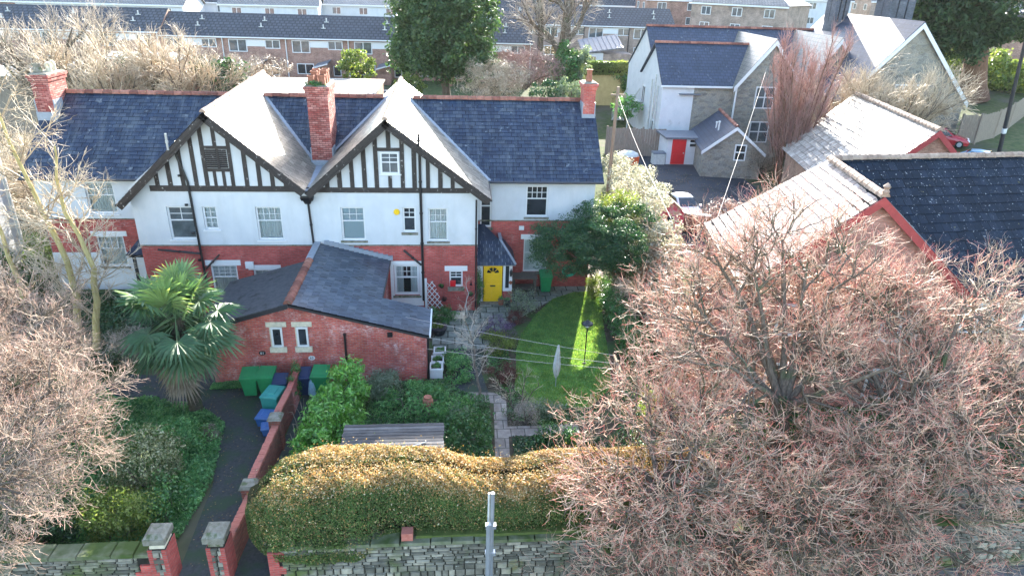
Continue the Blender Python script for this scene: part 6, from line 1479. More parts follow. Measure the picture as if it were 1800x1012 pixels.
# ---------------------------------------------------------------- garden plants
bush('fern_clump', 'mass of bright green ferny plants below the outbuilding corner', (-1.3, 21.6, .35), (1.9, 1.0, .65), L_FERN, 70, .35, 70, .12, .4, cat='plants')
bush('fern_clump', 'green ferny plants between shed and stone path', (.45, 19.6, .35), (.85, 1.3, .6), L_IVY, 50, .33, 60, .11, .45, cat='plants')
bush('grass_clump', 'arching grassy plant behind the laurel', (-2.75, 22.6, .5), (.8, .6, .7), L_SAGE, 40, .3, 60, .22, .1, cat='grass clump')
bush('flowering_bush', 'small grey green bush beside the tarmac garden path', (.2, 21.0, .3), (.5, .6, .45), L_SAGE, 24, .25, 60, .08)
bush('heather', 'purple heather mound beside the patio', (1.95, 27.2, .5), (.85, .65, .55), L_PURP, 36, .22, 110, .055, .35)
bush('green_shrub', 'bright green round shrub in front of the purple heather', (1.9, 25.9, .45), (.85, .7, .6), L_BUSH, 40, .28, 100, .06)
bush('maroon_bush', 'dark maroon dome shaped bush beside the lawn', (1.85, 23.6, .42), (.72, .62, .52), L_RED, 46, .22, 110, .05, .35)
bush('loose_shrub', 'loose grey green shrub between patio and lawn near the porch', (3.3, 29.6, .6), (.85, .6, .7), L_SAGE, 30, .3, 60, .075)
bush('dark_shrub', 'small dark red leaved shrub by the patio edge', (2.85, 28.6, .3), (.45, .4, .35), L_RED, 20, .2, 60, .06)
bush('climber', 'dark green climbing plant on the corner left of the yellow door', (1.12, 30.4, 1.0), (.26, .3, 1.05), L_IVY, 40, .18, 70, .07)
bush('ground_cover', 'patch of low green ground cover at the stone path corner', (2.9, 21.2, .25), (1.2, .5, .35), L_SAGE, 46, .25, 60, .08, cat='plants')
bush('twiggy_shrub', 'brown twiggy shrub beside the stone path junction', (2.6, 20.6, .5), (.5, .45, .6), TWIG_G, 30, .25, 60, .12, .08)
bush('low_shrub', 'low green shrub at the lawn corner by the paved cross path', (3.6, 19.3, .35), (1.1, .7, .5), L_IVY, 36, .3, 60, .09)
bush('border_plants', 'green border plants beside the white planters', (.05, 24.4, .25), (.7, 1.3, .4), L_FERN, 40, .28, 60, .1, cat='plants')
bush('border_plants', 'dark border plants under the trellis window', (-.6, 29.0, .3), (.8, .5, .4), L_IVY, 30, .25, 60, .09, cat='plants')
bush('clipped_shrub', 'ivy covered post and shrub line along the right edge of the lawn', (7.6, 28.2, .75), (.5, 3.6, .95), L_IVY, 120, .35, 80, .09)
bush('sunlit_shrub', 'sunlit yellow green shrub at the top end of the lawn strip', (7.1, 31.2, .7), (.4, .5, .8), L_BUSH, 40, .25, 70, .07)
bush('edge_shrub', 'leafy green shrub beside the lawn in front of the pink twigs', (7.7, 25.2, .7), (.7, 1.2, .9), L_IVY, 60, .35, 70, .09)
bush('gold_bush', 'golden green bush glimpsed beneath the pink twigs right of the lawn', (7.1, 19.6, 1.5), (.75, .7, .9), L_BUSH, 50, .3, 90, .06)
bush('brown_bush', 'brown leafless bush at the edge of the side passage', (8.0, 28.5, 1.2), (.7, 1.6, 1.3), TWIG_T, 60, .35, 70, .16, .07)
# ground cover under and round the trees
def groundcover(name, label, poly, n, h, mat, size, aspect=.5):
    px = np.array(poly); x = rng.uniform(px[:, 0].min(), px[:, 0].max(), n*2); y = rng.uniform(px[:, 1].min(), px[:, 1].max(), n*2)
    k = in_poly(x, y, poly); x = x[k]; y = y[k]
    hh = h*(.45+.55*(.5+.5*np.sin(x*1.9+2*np.sin(y*1.3)))*(.5+.5*np.sin(y*2.3+1.7*np.sin(x*.9)))+.25*np.sin(x*5+y*4)*.5)
    z = np.clip(hh, .04, 9)*rng.uniform(.35, 1.1, len(x)); p = np.stack([x, y, z], 1); nn = np.tile([0, -.2, 1.0], (len(x), 1))
    V, F = leafquads(p, size, nn, aspect, .7); return tag(meshobj(name, V, F, mat, R=rng.uniform(0, 1, len(p))), label, 'ground cover', kind='stuff')
groundcover('ivy_bank', 'green ivy and weeds covering the bank left of the driveway', [(-18, 14.6), (-8.0, 14.5), (-7.7, 17.8), (-8.25, 21.0), (-9.7, 22.2), (-12.6, 22.5), (-14, 24), (-18, 25)], 60000, .45, L_FERN, .13, .4)
groundcover('undergrowth', 'dark undergrowth beside the left end of the house', [(-24, 22), (-14, 24.6), (-13.4, 25.5), (-13.5, 30), (-14.5, 32), (-20, 32.4), (-26, 33)], 14000, .4, L_DARK, .16)
groundcover('undergrowth', 'tangled green undergrowth below the pink twigged trees on the right', [(4.8, 16.6), (24, 15), (24, 21), (17, 21), (10.2, 21), (10, 27), (7.8, 27), (6.5, 22)], 24000, .55, L_IVY, .13)
groundcover('bed_plants', 'low mixed plants filling the soil beds of the front garden', [(-3.2, 22.9), (-1.2, 23.5), (-.5, 23.6), (.2, 22.9), (1.3, 22.1), (1.25, 17.5), (-.3, 17), (-.3, 18.4), (-3.4, 18.4)], 9000, .3, L_IVY, .10)
groundcover('bed_plants', 'low plants between the curved lawn and the stone path', [(1.4, 26), (2.3, 26.5), (2.4, 24), (2.2, 22.9), (2.9, 21.7), (5.6, 21.5), (5.5, 20.7), (2.1, 20.7), (2.0, 22.5), (1.3, 24.4)], 6000, .22, L_IVY, .09)
groundcover('bed_plants', 'low plants between stone path and clipped hedge', [(2.0, 19.7), (5.2, 19.7), (6.0, 16.6), (2.0, 16.4)], 6000, .35, L_DARK, .10)
groundcover('path_weeds', 'thin weeds along the foot of the outbuilding wall', [(-9.5, 23.3), (-8.2, 23.3), (-8.2, 23.74), (-9.5, 23.74)], 1500, .15, L_FERN, .07)
groundcover('lit_grass', 'sunlit grass under the giant conifer', [tuple(G(x, y)[:2]) for x, y in ((1668, 185), (1690, 165), (1740, 205), (1712, 228), (1680, 222))], 3000, .3, L_BUSH, .5)
# left bank shrubs
bush('cream_shrub', 'cream flecked shrub on the bank left of the driveway', (-9.5, 17.6, 1.1), (1.15, 1.0, 1.2), L_CREAM, 90, .38, 90, .085)
bush('yellow_shrub', 'yellow green shrub behind the left stone wall', (-9.55, 15.5, .95), (1.15, .65, .95), L_BUSH, 70, .35, 90, .08)
bush('dark_shrub', 'dark glossy shrub leaning over the left stone wall', (-11.6, 15.3, .9), (1.2, .7, 1.0), L_DARK, 70, .36, 80, .09)
bush('dark_shrub', 'dark shrub behind the yellow green one beside the gate pillar', (-8.5, 16.2, .7), (.6, .8, .8), L_IVY, 40, .3, 80, .09)
bush('pampas_tuft', 'pale straw coloured tuft of dry grass beside the driveway', (-8.45, 20.0, .3), (.3, .3, .4), PALMD, 20, .2, 60, .2, .06, stems=False, cat='grass tuft')
bush('fern_shrub', 'feathery green shrub at the driveway edge', (-9.3, 19.3, .55), (1.1, 1.0, .65), L_FERN, 70, .35, 80, .13, .35)
# hedges right of house
def hedge_run(name, label, pts, mat, size, K, rc, per, cat='hedge'):
    t = thing(name, label, cat, (pts[0][0], pts[0][1], 0)); P_ = []; N_ = []
    for x, y, z, rx, ry, rz in pts: p, n = crown_pts((x, y, z), (rx, ry, rz), K, rc, per, .55, .05); P_.append(p); N_.append(n)
    foliage('foliage', np.concatenate(P_), np.concatenate(N_), size, mat, t)
    pa = []
    for x, y, z, rx, ry, rz in pts:
        for k in range(4): e = np.array([x, y, z])+sph(1)[0]*np.array([rx, ry, rz])*.6; pa.append(np.array([[x, y, 0], [x, y, z*.5], e]))
    V, F = tubes(np.array(pa), np.tile([[.07, .05, .015]], (len(pa), 1)), 4); meshobj('stem', V, F, BARK, t)
    return t
hedge_run('silver_hedge', 'tall silvery variegated hedge running back from the yew beside the car park', [(9.9, 32.0, 2.3, 1.8, 1.8, 2.5), (10.4, 34.0, 2.6, 1.8, 1.8, 2.8), (10.9, 36.8, 2.6, 1.8, 2, 2.8), (11.2, 39.8, 2.4, 1.35, 2.2, 2.5), (11.8, 43.5, 2.0, 1.25, 2.4, 2.1), (12.4, 47.5, 1.4, 1.1, 2.6, 1.5), (13.0, 52, 1.2, 1.0, 2.8, 1.3)], L_VARI, .15, 90, .42, 46)
hedge_run('rough_hedge', 'loose brownish hedge between the yew and the brown brick hall', [(10.0, 30.3, 1.5, 1.0, 1.5, 1.7), (9.7, 27.6, 1.3, .9, 1.5, 1.6), (9.6, 25, 1.2, .9, 1.5, 1.5)], TWIG_T, .17, 80, .4, 60)
# the yew
t = thing('yew_tree', 'dark green yew tree overhanging the corner of the house', 'tree', (8.3, 31.2, 0))
P_ = []; N_ = []
for c, r_, K in (((5.3, 29.9, 3.2), (1.5, 1.4, 1.3), 80), ((6.6, 29.6, 3.3), (1.5, 1.4, 1.3), 70), ((8.0, 29.8, 3.4), (1.5, 1.5, 1.35), 70), ((6.9, 31.3, 4.2), (1.5, 1.2, .9), 55), ((7.2, 30.2, 3.7), (1.2, 1.1, 1.1), 60), ((6.2, 30.9, 3.6), (1.1, 1.0, 1.0), 50), ((4.55, 30.6, 3.5), (.9, .9, .9), 34), ((8.6, 31.6, 4.2), (1.3, 1.3, .9), 45)):
    p, n = crown_pts(c, r_, K, .42, 110, .62, None, .5); P_.append(p); N_.append(n)
foliage('crown', np.concatenate(P_), np.concatenate(N_), .11, L_YEW, t, .38)
lp, lr = limb([(8.4, 31.0, 0), (8.2, 30.8, 1.2), (7.6, 30.4, 2.3), (6.6, 30.1, 3.2)], .3, .1); V, F = tubes(lp, lr, 8); l2, r2 = limb([(8.2, 30.8, 1.0), (8.6, 31.0, 2.4), (8.2, 31.2, 4.0)], .22, .06); V2, F2 = tubes(l2, r2, 8); l3, r3 = limb([(7.6, 30.4, 2.3), (6.2, 30.1, 2.6), (5.0, 30.2, 3.3)], .12, .04); V3, F3 = tubes(l3, r3, 6)
V, F, _ = join([(V, F, np.zeros(len(F))), (V2, F2, np.zeros(len(F2))), (V3, F3, np.zeros(len(F3)))]); meshobj('trunk', V, F, BARK_R, t)
bush('sunlit_yew_top', 'yellow green foliage tinted as the sunlit top of the yew, beside the silver hedge', (8.4, 32.7, 4.2), (1.3, 1.1, 1.1), L_BUSH, 60, .35, 90, .1, .4, zmin=.4)  # stands for the yew's lit top, sunlight put into the leaf colour

# ---------------------------------------------------------------- bare trees
def bare_tree(name, label, base, limbs, levels, barkm, twigm, sides=7, cat='tree', extra=None, group=None):
    """limbs: list of (points, r0, r1); levels: list of dicts for grow()"""
    t = thing(name, label, cat, tuple(base), 0, group)
    parts = []; cur = []
    for pts, r0, r1 in limbs:
        p, r = limb(pts, r0, r1); V, F = tubes(p, r, sides); parts.append((V, F, np.zeros(len(F))))
        k = 13; q = np.linspace(0, p.shape[1]-1, k); i = np.minimum(q.astype(int), p.shape[1]-2); f = (q-i)[None, :, None]
        cur.append((p[:, i]*(1-f)+p[:, i+1]*f, np.interp(q, np.arange(p.shape[1]), r[0])[None]))
    par = np.concatenate([c[0] for c in cur]); rad = np.concatenate([c[1] for c in cur])
    tw = []
    nl = len(levels)
    for li, L in enumerate(levels):
        L = dict(L); to = L.pop('to', 'twig'); s = L.pop('sides', 3); col = L.pop('col', (.3, .9))
        par, rad = grow(par, rad, **L)
        V, F = tubes(par, rad, s)
        if to == 'limb': parts.append((V, F, np.zeros(len(F))))
        else:
            k = par.shape[1]-1; base_r = np.tile(np.linspace(col[0], col[1], k)[None, :, None], (len(par), 1, s)).reshape(-1); R = np.clip(base_r+np.repeat(rng.normal(size=len(par))*.16, k*s), 0, 1); tw.append((V, F, R))
    V, F, R = join(parts); meshobj('trunk', V, F, barkm, t, R=None, smooth=True)
    if tw: V, F, R = join(tw); meshobj('twigs', V, F, twigm, t, R=R)
    return t
def radial_limbs(base, h0, n, L, spread, rise, r0, r1, jitter=.25, trunk_r=None, lean=(0, 0)):
    b = np.array(base, float); top = b+np.array([lean[0], lean[1], h0])
    out = [([b, b+(top-b)*.5+rng.normal(size=3)*.04, top], trunk_r or r0*1.5, (trunk_r or r0*1.5)*.8)]
    for i in range(n):
        a = 2*math.pi*(i+rng.uniform(-.3, .3))/n; d = np.array([math.cos(a)*spread, math.sin(a)*spread, rise]); d /= np.linalg.norm(d); l = L*rng.uniform(.75, 1.2)
        m_ = top+d*l*.5+rng.normal(size=3)*jitter*.4; e = top+d*l+np.array([0, 0, .15*l])+rng.normal(size=3)*jitter
        out.append(([top-np.array([0, 0, .15]), m_, e], r0, r1))
    return out
# the three big limes on the pavement side, right
RT = (.35, 1.0)
LIME = lambda c, k=1.0: [dict(n=int(6*k), trange=(.25, 1), ang=(.4, 1.15), L=2.1, seg=6, wob=.2, up=-.02, r0=.046, to='limb', sides=5, out=c, outk=.07),
    dict(n=int(7*k), trange=(.15, 1), ang=(.4, 1.2), L=1.35, seg=6, wob=.24, up=-.04, r0=.024, to='limb', sides=4, out=c, outk=.08),
    dict(n=5, trange=(.15, 1), ang=(.45, 1.25), L=.9, seg=6, wob=.27, up=.05, r0=.0135, col=(.05, .75), out=c, outk=.07, taper=.5),
    dict(n=3, trange=(.25, 1), ang=(.45, 1.1), L=.46, seg=4, wob=.28, up=.12, r0=.0098, taper=.6, col=(.5, 1), out=c, outk=.06)]
LIME2 = lambda c, k=1.0: [dict(n=6, trange=(.25, 1), ang=(.4, 1.15), L=2.0, seg=6, wob=.2, up=-.02, r0=.040, to='limb', sides=5, out=c, outk=.07),
    dict(n=8, trange=(.15, 1), ang=(.4, 1.2), L=1.3, seg=6, wob=.24, up=-.03, r0=.016, to='limb', sides=4, out=c, outk=.08),
    dict(n=6, trange=(.15, 1), ang=(.45, 1.25), L=.75, seg=5, wob=.27, up=.04, r0=.0088, col=(.05, .7), out=c, outk=.07, taper=.55),
    dict(n=4, trange=(.25, 1), ang=(.45, 1.1), L=.40, seg=3, wob=.28, up=.08, r0=.0068, taper=.65, col=(.45, .85), out=c, outk=.06)]
c1 = (5.6, 14.6, 2.6)
bare_tree('lime_tree', 'pollarded lime with drooping pink twigs over the end of the clipped hedge', (5.6, 14.1, -.6), [([(5.6, 14.1, -.6), (5.65, 14.15, 1.3), (5.6, 14.2, 2.5)], .26, .22)]+[([(5.6, 14.2, 2.35), m_, e], .10, .035) for m_, e in (
    ((4.9, 14.5, 2.9), (4.1, 14.6, 2.9)), ((5.4, 15.1, 3.2), (5.0, 16.2, 3.6)), ((6.1, 15.0, 3.4), (6.3, 16.9, 3.9)), ((6.6, 14.9, 3.2), (7.6, 15.8, 3.9)), ((6.2, 13.8, 3.2), (7.3, 13.3, 3.4)), ((5.2, 13.7, 2.9), (4.4, 13.3, 2.9)), ((5.6, 13.6, 3.2), (5.8, 13.0, 3.6)), ((5.0, 13.4, 2.3), (4.4, 12.9, 1.3)), ((6.3, 13.3, 2.3), (7.1, 12.8, 1.4)), ((5.6, 13.2, 2.0), (5.5, 12.7, .8)))],
    LIME(c1), BARK, TWIG_P)
c2 = (9.3, 15.6, 4.2)
bare_tree('lime_tree', 'tallest pink twigged lime with dark upright limbs before the brown brick hall', (9.6, 15.6, 0), [([(9.6, 15.6, 0), (9.5, 15.7, 2.2), (9.35, 15.8, 4.2)], .34, .27)]+[([(9.4, 15.75, 3.9), m_, e], .115, .03) for m_, e in (
    ((8.9, 16.4, 5.6), (8.4, 17.0, 7.6)), ((8.2, 16.5, 5.2), (6.9, 17.2, 6.6)), ((9.9, 16.7, 5.6), (10.3, 17.7, 7.6)), ((10.6, 16.3, 5.2), (12.0, 17.3, 7.2)), ((8.4, 15.2, 4.9), (7.2, 15.0, 5.8)), ((10.2, 15.0, 5.0), (11.2, 14.2, 6.2)), ((9.3, 17.0, 5.2), (8.9, 18.6, 7.0)), ((8.4, 17.0, 6.3), (7.4, 17.6, 7.9)), ((9.6, 17.2, 6.4), (9.6, 18.2, 8.3)), ((10.6, 17.0, 6.2), (11.6, 17.8, 7.8)), ((11.0, 16.6, 5.4), (12.8, 17.6, 6.8)), ((8.2, 17.4, 4.6), (6.6, 18.8, 5.2)), ((10.6, 17.2, 4.8), (11.8, 19, 5.8)))],
    LIME(c2), BARK, TWIG_P)
c3 = (12.9, 14.9, 3.6)
bare_tree('lime_tree', 'pink twigged lime with pale drooping branches at the right of the picture', (12.6, 14.2, 0), [([(12.6, 14.2, 0), (12.6, 14.3, 1.8), (12.5, 14.4, 3.4)], .3, .26)]+[([(12.5, 14.4, 3.2), m_, e], .13, .035) for m_, e in (
    ((11.6, 14.4, 4.2), (10.4, 14.0, 4.4)), ((12.0, 15.2, 4.6), (11.4, 16.4, 5.4)), ((13.2, 15.3, 4.6), (13.9, 16.6, 5.8)), ((13.6, 14.3, 4.2), (14.9, 14.4, 4.6)), ((12.9, 13.6, 4.2), (13.4, 12.7, 4.6)), ((11.8, 13.6, 4.0), (10.9, 12.8, 4.0)), ((14.0, 15.0, 4.0), (15.4, 15.8, 4.6)), ((12.8, 15.4, 5.0), (12.7, 16.6, 7.4)), ((13.7, 15.6, 5.0), (14.8, 16.8, 6.8)))],
    LIME(c3), BARK, TWIG_P)
c4 = (8.6, 13.8, 2.2)
bare_tree('lime_tree', 'low pink twigged lime in front between the taller limes, at the bottom edge', (8.7, 13.4, -.6), [([(8.7, 13.4, -.6), (8.75, 13.5, 1.2), (8.7, 13.5, 2.1)], .24, .2)]+[([(8.7, 13.5, 1.95), m_, e], .10, .035) for m_, e in (
    ((7.9, 13.6, 2.8), (6.9, 13.6, 3.2)), ((8.3, 14.4, 2.9), (7.7, 15.6, 3.3)), ((9.4, 14.2, 2.9), (10.2, 15.2, 3.4)), ((9.6, 13.3, 2.7), (10.8, 13.1, 3.0)), ((8.6, 12.9, 2.7), (8.5, 12.2, 3.0)), ((7.9, 12.9, 1.7), (7.2, 12.5, .8)), ((9.6, 12.9, 1.8), (10.5, 12.5, .9)), ((8.8, 12.8, 1.6), (8.9, 12.4, .5)))],
    LIME(c4, .9), BARK, TWIG_P)
c6 = (11.6, 13.6, 1.9)
bare_tree('lime_tree', 'low pink twigged lime over the stone wall, right of the front centre lime', (11.6, 13.3, -.6), [([(11.6, 13.3, -.6), (11.65, 13.4, .9), (11.6, 13.4, 1.8)], .22, .18)]+[([(11.6, 13.4, 1.7), m_, e], .09, .03) for m_, e in (
    ((10.9, 13.5, 2.4), (10.1, 13.5, 2.7)), ((11.3, 14.2, 2.5), (10.9, 15.2, 2.9)), ((12.3, 14.1, 2.5), (13.1, 14.8, 2.9)), ((12.5, 13.2, 2.3), (13.7, 13.1, 2.4)), ((11.5, 12.8, 1.8), (11.4, 12.3, 1.3)), ((12.6, 12.9, 1.5), (13.6, 12.7, .8)))],
    LIME(c6, .9), BARK, TWIG_P)
c5 = (17.3, 17.5, 4.5)
bare_tree('bare_tree', 'pale grey twigged tree at the right edge in front of the blue roof', (17.6, 17.6, 0), radial_limbs((17.6, 17.6, 0), 3.2, 7, 2.8, .8, .8, .11, .03), [dict(L, n=max(3, L['n']-2)) for L in LIME(c5)], BARK, TWIG_T)
# ivy on the lime trunks
for c, r_, l in (((9.4, 15.5, 2.6), (.4, .4, 2.0), 'ivy climbing the trunk of the tallest pink lime'), ((5.7, 13.95, 1.3), (.34, .3, 1.3), 'ivy hanging on the pollarded lime over the hedge end')):
    p, n = crown_pts(c, r_, 40, .16, 70, .6, .02); tag(foliage('ivy', p, n, .07, L_DARK), l, 'ivy')
# limes at the left edge
for nm, base, hh, L_, l in (('lime_tree', (-11.9, 13.5, 0), 3.6, 2.7, 'pink twigged lime at the lower left over the ivy bank'), ('lime_tree', (-14.2, 17.6, 0), 3.2, 2.7, 'pink twigged lime on the left edge behind the lower one'), ('lime_tree', (-15.6, 21.4, 0), 2.6, 2.2, 'smaller pink twigged lime left of the palm tree')):
    c = (base[0], base[1], hh+.5); bare_tree(nm, l, base, radial_limbs(base, hh, 7, L_, .9, .45, .11, .03, .3), LIME2(c), BARK, TWIG_L)
# tall yellow-barked trees in front of the left wing
YL = lambda c: [dict(n=26, trange=(.12, 1), ang=(.6, 1.25), L=2.6, seg=5, wob=.12, up=.06, r0=.032, to='twig', sides=4, col=(.25, .6)),
    dict(n=9, trange=(.15, 1), ang=(.5, 1.0), L=1.0, seg=4, wob=.2, up=.03, r0=.017, col=(.45, .8)),
    dict(n=4, trange=(.2, 1), ang=(.4, 1.0), L=.45, seg=2, wob=.2, up=.02, r0=.011, taper=.6, col=(.6, 1))]
bare_tree('bare_tree', 'slim yellow barked bare tree in front of the left wing, the left stem', (-15.9, 26.6, 0), [([(-15.9, 26.6, 0), (-15.5, 26.7, 2.4), (-15.6, 26.6, 5), (-16.2, 26.5, 8), (-16.4, 26.4, 10.4)], .17, .03)], YL(0), BARK_Y, TWIG_T)
bare_tree('bare_tree', 'slim yellow barked bare tree in front of the left wing, the right stem', (-15.1, 26.3, 0), [([(-15.1, 26.3, 0), (-14.6, 26.4, 2.4), (-14.5, 26.4, 4.5), (-14.9, 26.3, 7), (-14.6, 26.2, 8.8)], .16, .03)], YL(0), BARK_Y, TWIG_T)
bare_tree('bare_tree', 'thin pale tree at the far left edge beside the white house', (-18.2, 27.2, 0), [([(-18.2, 27.2, 0), (-17.9, 27.2, 3), (-18.1, 27.1, 6), (-18.5, 27, 9.2)], .13, .03)], YL(0), BARK_Y, TWIG_T)
bush('hedge_bush', 'dark evergreen bush between the left wing and the white sliver of house', (-20.9, 30.5, 1.4), (1.1, 2.2, 1.6), L_DARK, 80, .4, 70, .13)
bush('sunlit_bush', 'pale twiggy bush rising behind the left end of the roof', (-22.6, 38.5, 3.6), (1.9, 2.6, 3.4), TWIG_T, 140, .6, 80, .3, .06)
bush('low_bush', 'low pale bush behind the bare trunks left of the palm', (-13.2, 25.6, .6), (1.3, .9, .9), TWIG_G, 60, .35, 70, .2, .07)
bush('green_bush', 'sunlit green bush left of the left wing', (-20.6, 33.5, 1.4), (.9, 1.2, 1.2), L_BUSH, 50, .35, 60, .12)
# leafless thorn in the front garden
bare_tree('small_tree', 'small pale leafless tree beside the tarmac garden path', (.9, 22.4, 0), [([(.95, 22.4, 0), (.85, 22.9, .9), (.7, 23.4, 1.8), (.4, 23.9, 2.6)], .06, .02)], [dict(n=14, trange=(.2, 1), ang=(.5, 1.1), L=1.1, seg=4, wob=.2, up=.05, r0=.018, sides=4, col=(.5, .7)), dict(n=8, trange=(.15, 1), ang=(.4, 1.1), L=.5, seg=3, wob=.2, up=.02, r0=.008, col=(.6, .9)), dict(n=4, trange=(.2, 1), ang=(.4, 1), L=.22, seg=2, wob=.2, up=0, r0=.006, taper=.6, col=(.7, 1))], BARK, TWIG_G)
bare_tree('small_tree', 'thin white barked sapling against the brick wall by the small window', (.6, 29.3, 0), [([(.6, 29.3, 0), (.62, 29.3, .9), (.55, 29.35, 1.9)], .03, .012)], [dict(n=12, trange=(.2, 1), ang=(.5, 1.1), L=.7, seg=3, wob=.2, up=.05, r0=.010, col=(.7, .9)), dict(n=5, trange=(.2, 1), ang=(.4, 1), L=.3, seg=2, wob=.2, up=.05, r0=.006, col=(.8, 1))], GREYPAINT, TWIG_G)
# background bare trees
def bgtree(label, px, py, Y, h0, n, L_, spread, rise, r0, twm, lv, bark=BARK, tr=None, name='bare_tree', lean=(0, 0)):
    p = P(px, py, Y=Y); b = (p[0], Y, float(terr(p[0], Y))); return bare_tree(name, label, b, radial_limbs(b, h0, n, L_, spread, rise, r0, r0*.3, .4, tr, lean), lv, bark, twm)
BG = lambda s=1.0, d=1.0: [dict(n=int(9*d), trange=(.2, 1), ang=(.35, .9), L=3.6*s, seg=5, wob=.12, up=.08, r0=.09*s, to='limb', sides=4), dict(n=8, trange=(.12, 1), ang=(.35, .9), L=2.0*s, seg=4, wob=.14, up=.06, r0=.038*s, col=(.2, .6)), dict(n=6, trange=(.15, 1), ang=(.35, .9), L=1.1*s, seg=3, wob=.16, up=.04, r0=.022*s, taper=.6, col=(.5, .9))]
bgtree('wide bare tree behind the left roof, left of a similar one', 205, 150, 58, 2.2, 9, 5.0, .75, .9, .2, TWIG_T, BG(1.05, 1.1), tr=.35)
bgtree('wide bare tree behind the left roof, nearer the sunlit gable', 325, 150, 60, 2.0, 9, 5.0, .7, 1.0, .2, TWIG_T, BG(1.05, 1.1), tr=.35)
bgtree('bare tree crossing the top left corner above the pale chimney', 90, 140, 66, 3.0, 7, 6.5, .8, .8, .2, TWIG_G, BG(1.1, .8), tr=.3)
bgtree('sunlit bare scrub tree left of the left chimney', 15, 260, 44, 1.0, 8, 3.2, .7, .8, .1, TWIG_T, BG(.75, 1.0), tr=.2)
p = P(985, 150, Y=80); b = (p[0], 80, float(terr(p[0], 80)))
def PX(x, y, Y=80): return tuple(P(x, y, Y=Y))
bare_tree('bare_tree', 'thick trunked bare tree standing before the grey terrace', b, [([b, PX(990, 95), PX(994, 50), PX(1000, 10), PX(1012, -40)], .75, .35), ([PX(988, 100), PX(962, 62), PX(930, 38)], .4, .15), ([PX(950, 90), PX(952, 40), PX(948, 0), PX(938, -40)], .32, .15), ([PX(995, 75), PX(1018, 45), PX(1028, 10), PX(1040, -40)], .35, .12), ([PX(996, 20), PX(980, -5), PX(960, -40)], .3, .12)],
    [dict(n=12, trange=(.15, 1), ang=(.4, 1.0), L=4.0, seg=5, wob=.12, up=.05, r0=.09, to='limb', sides=4), dict(n=8, trange=(.1, 1), ang=(.4, 1), L=2.2, seg=4, wob=.16, up=.03, r0=.034, col=(.3, .6)), dict(n=5, trange=(.2, 1), ang=(.4, 1), L=1.1, seg=3, wob=.16, up=.02, r0=.02, taper=.6, col=(.5, .8))], BARK, TWIG_G)
# fastigiate maroon tree and scrub before the stone house
p = P(1388, 262, Y=53); b = np.array([p[0], 53, float(terr(p[0], 53))])
lim = []
for i in range(34):
    a = rng.uniform(0, 6.28); e = rng.uniform(.3, 1)*2.5; h_ = rng.uniform(6.5, 11.5); s0 = b+np.array([math.cos(a)*.5, math.sin(a)*.5, 0]); lim.append(([s0, s0+np.array([math.cos(a)*e*.5, math.sin(a)*e*.5, h_*.5]), s0+np.array([math.cos(a)*e, math.sin(a)*e, h_])], .075, .02))
bare_tree('upright_tree', 'tall upright maroon twigged tree in front of the stone gables', tuple(b), lim, [dict(n=16, trange=(.2, 1), ang=(.15, .5), L=2.0, seg=4, wob=.08, up=.2, r0=.03, col=(.1, .5)), dict(n=9, trange=(.1, 1), ang=(.25, .75), L=1.0, seg=3, wob=.14, up=.12, r0=.018, col=(.5, .9), taper=.6)], BARK_R, TWIG_R)
bgtree('spreading tan twigged tree before the big stone gable', 1550, 245, 53, 1.4, 12, 5.2, .8, .95, .13, TWIG_T, BG(1.05, 1.3), tr=.22)
bgtree('lower spreading bare tree between the maroon tree and the big gable', 1470, 265, 55, 1.0, 10, 4.4, .8, .95, .1, TWIG_T, BG(.9, 1.2), tr=.18)
bgtree('grey brown scrub at the foot of the maroon tree', 1335, 270, 55, .3, 9, 1.8, .9, .7, .06, TWIG_G, BG(.5, 1.0), tr=.1)
bush('red_twig_shrub', 'red twigged shrub below the stone outhouse beside the bright roof', (P(1310, 335, Y=41)[0], 41, 1.0), (3.4, 1.2, 1.3), TWIG_P, 120, .5, 70, .35, .05)
# evergreen oak, big conifer, hedge balls
p = P(785, 170, Y=76); b = (p[0], 76, float(terr(p[0], 76))); t = thing('evergreen_oak', 'large dense evergreen oak beyond the roof ridge', 'tree', b)
P_ = []; N_ = []
for cxp, cyp, r_, K in ((775, 75, (4.9, 4.6, 4.0), 150), (760, 15, (4.6, 4.4, 4.0), 130), (800, 30, (4.8, 4.4, 4.6), 130), (740, 95, (3.3, 3.4, 2.6), 70), (825, 105, (3.0, 3.2, 2.2), 60), (790, -40, (4.2, 4.2, 3.8), 90)):
    c = P(cxp, cyp, Y=76); p, n = crown_pts(c, r_, K, 1.0, 75, .7, None, .75); P_.append(p); N_.append(n)
foliage('crown', np.concatenate(P_), np.concatenate(N_), .36, L_OAK, t, .5)
lp, lr = limb([b, (b[0], 76, b[2]+3), (b[0]-.3, 76, b[2]+7)], .55, .35); V, F = tubes(lp, lr, 8); meshobj('trunk', V, F, BARK, t)
b = G(1706, 176); t = thing('giant_conifer', 'giant conifer with a thick red brown trunk at the top right', 'tree', tuple(b))
hts = np.linspace(0, 1, 8); tp2 = P(1722, 60, Y=b[1]); ax = (tp2-b)
Ls = np.linalg.norm(ax); pth = np.stack([b+ax*q for q in np.linspace(0, 2.2, 10)])[None]; wpx = 1.6
V, F = tubes(pth, np.array([[2.6, 1.9, 1.65, 1.5, 1.4, 1.3, 1.15, 1.0, .85, .7]])*np.linalg.norm(b)/125*.95, 12); meshobj('trunk', V, F, BARK_R, t, smooth=True)
P_ = []; N_ = []
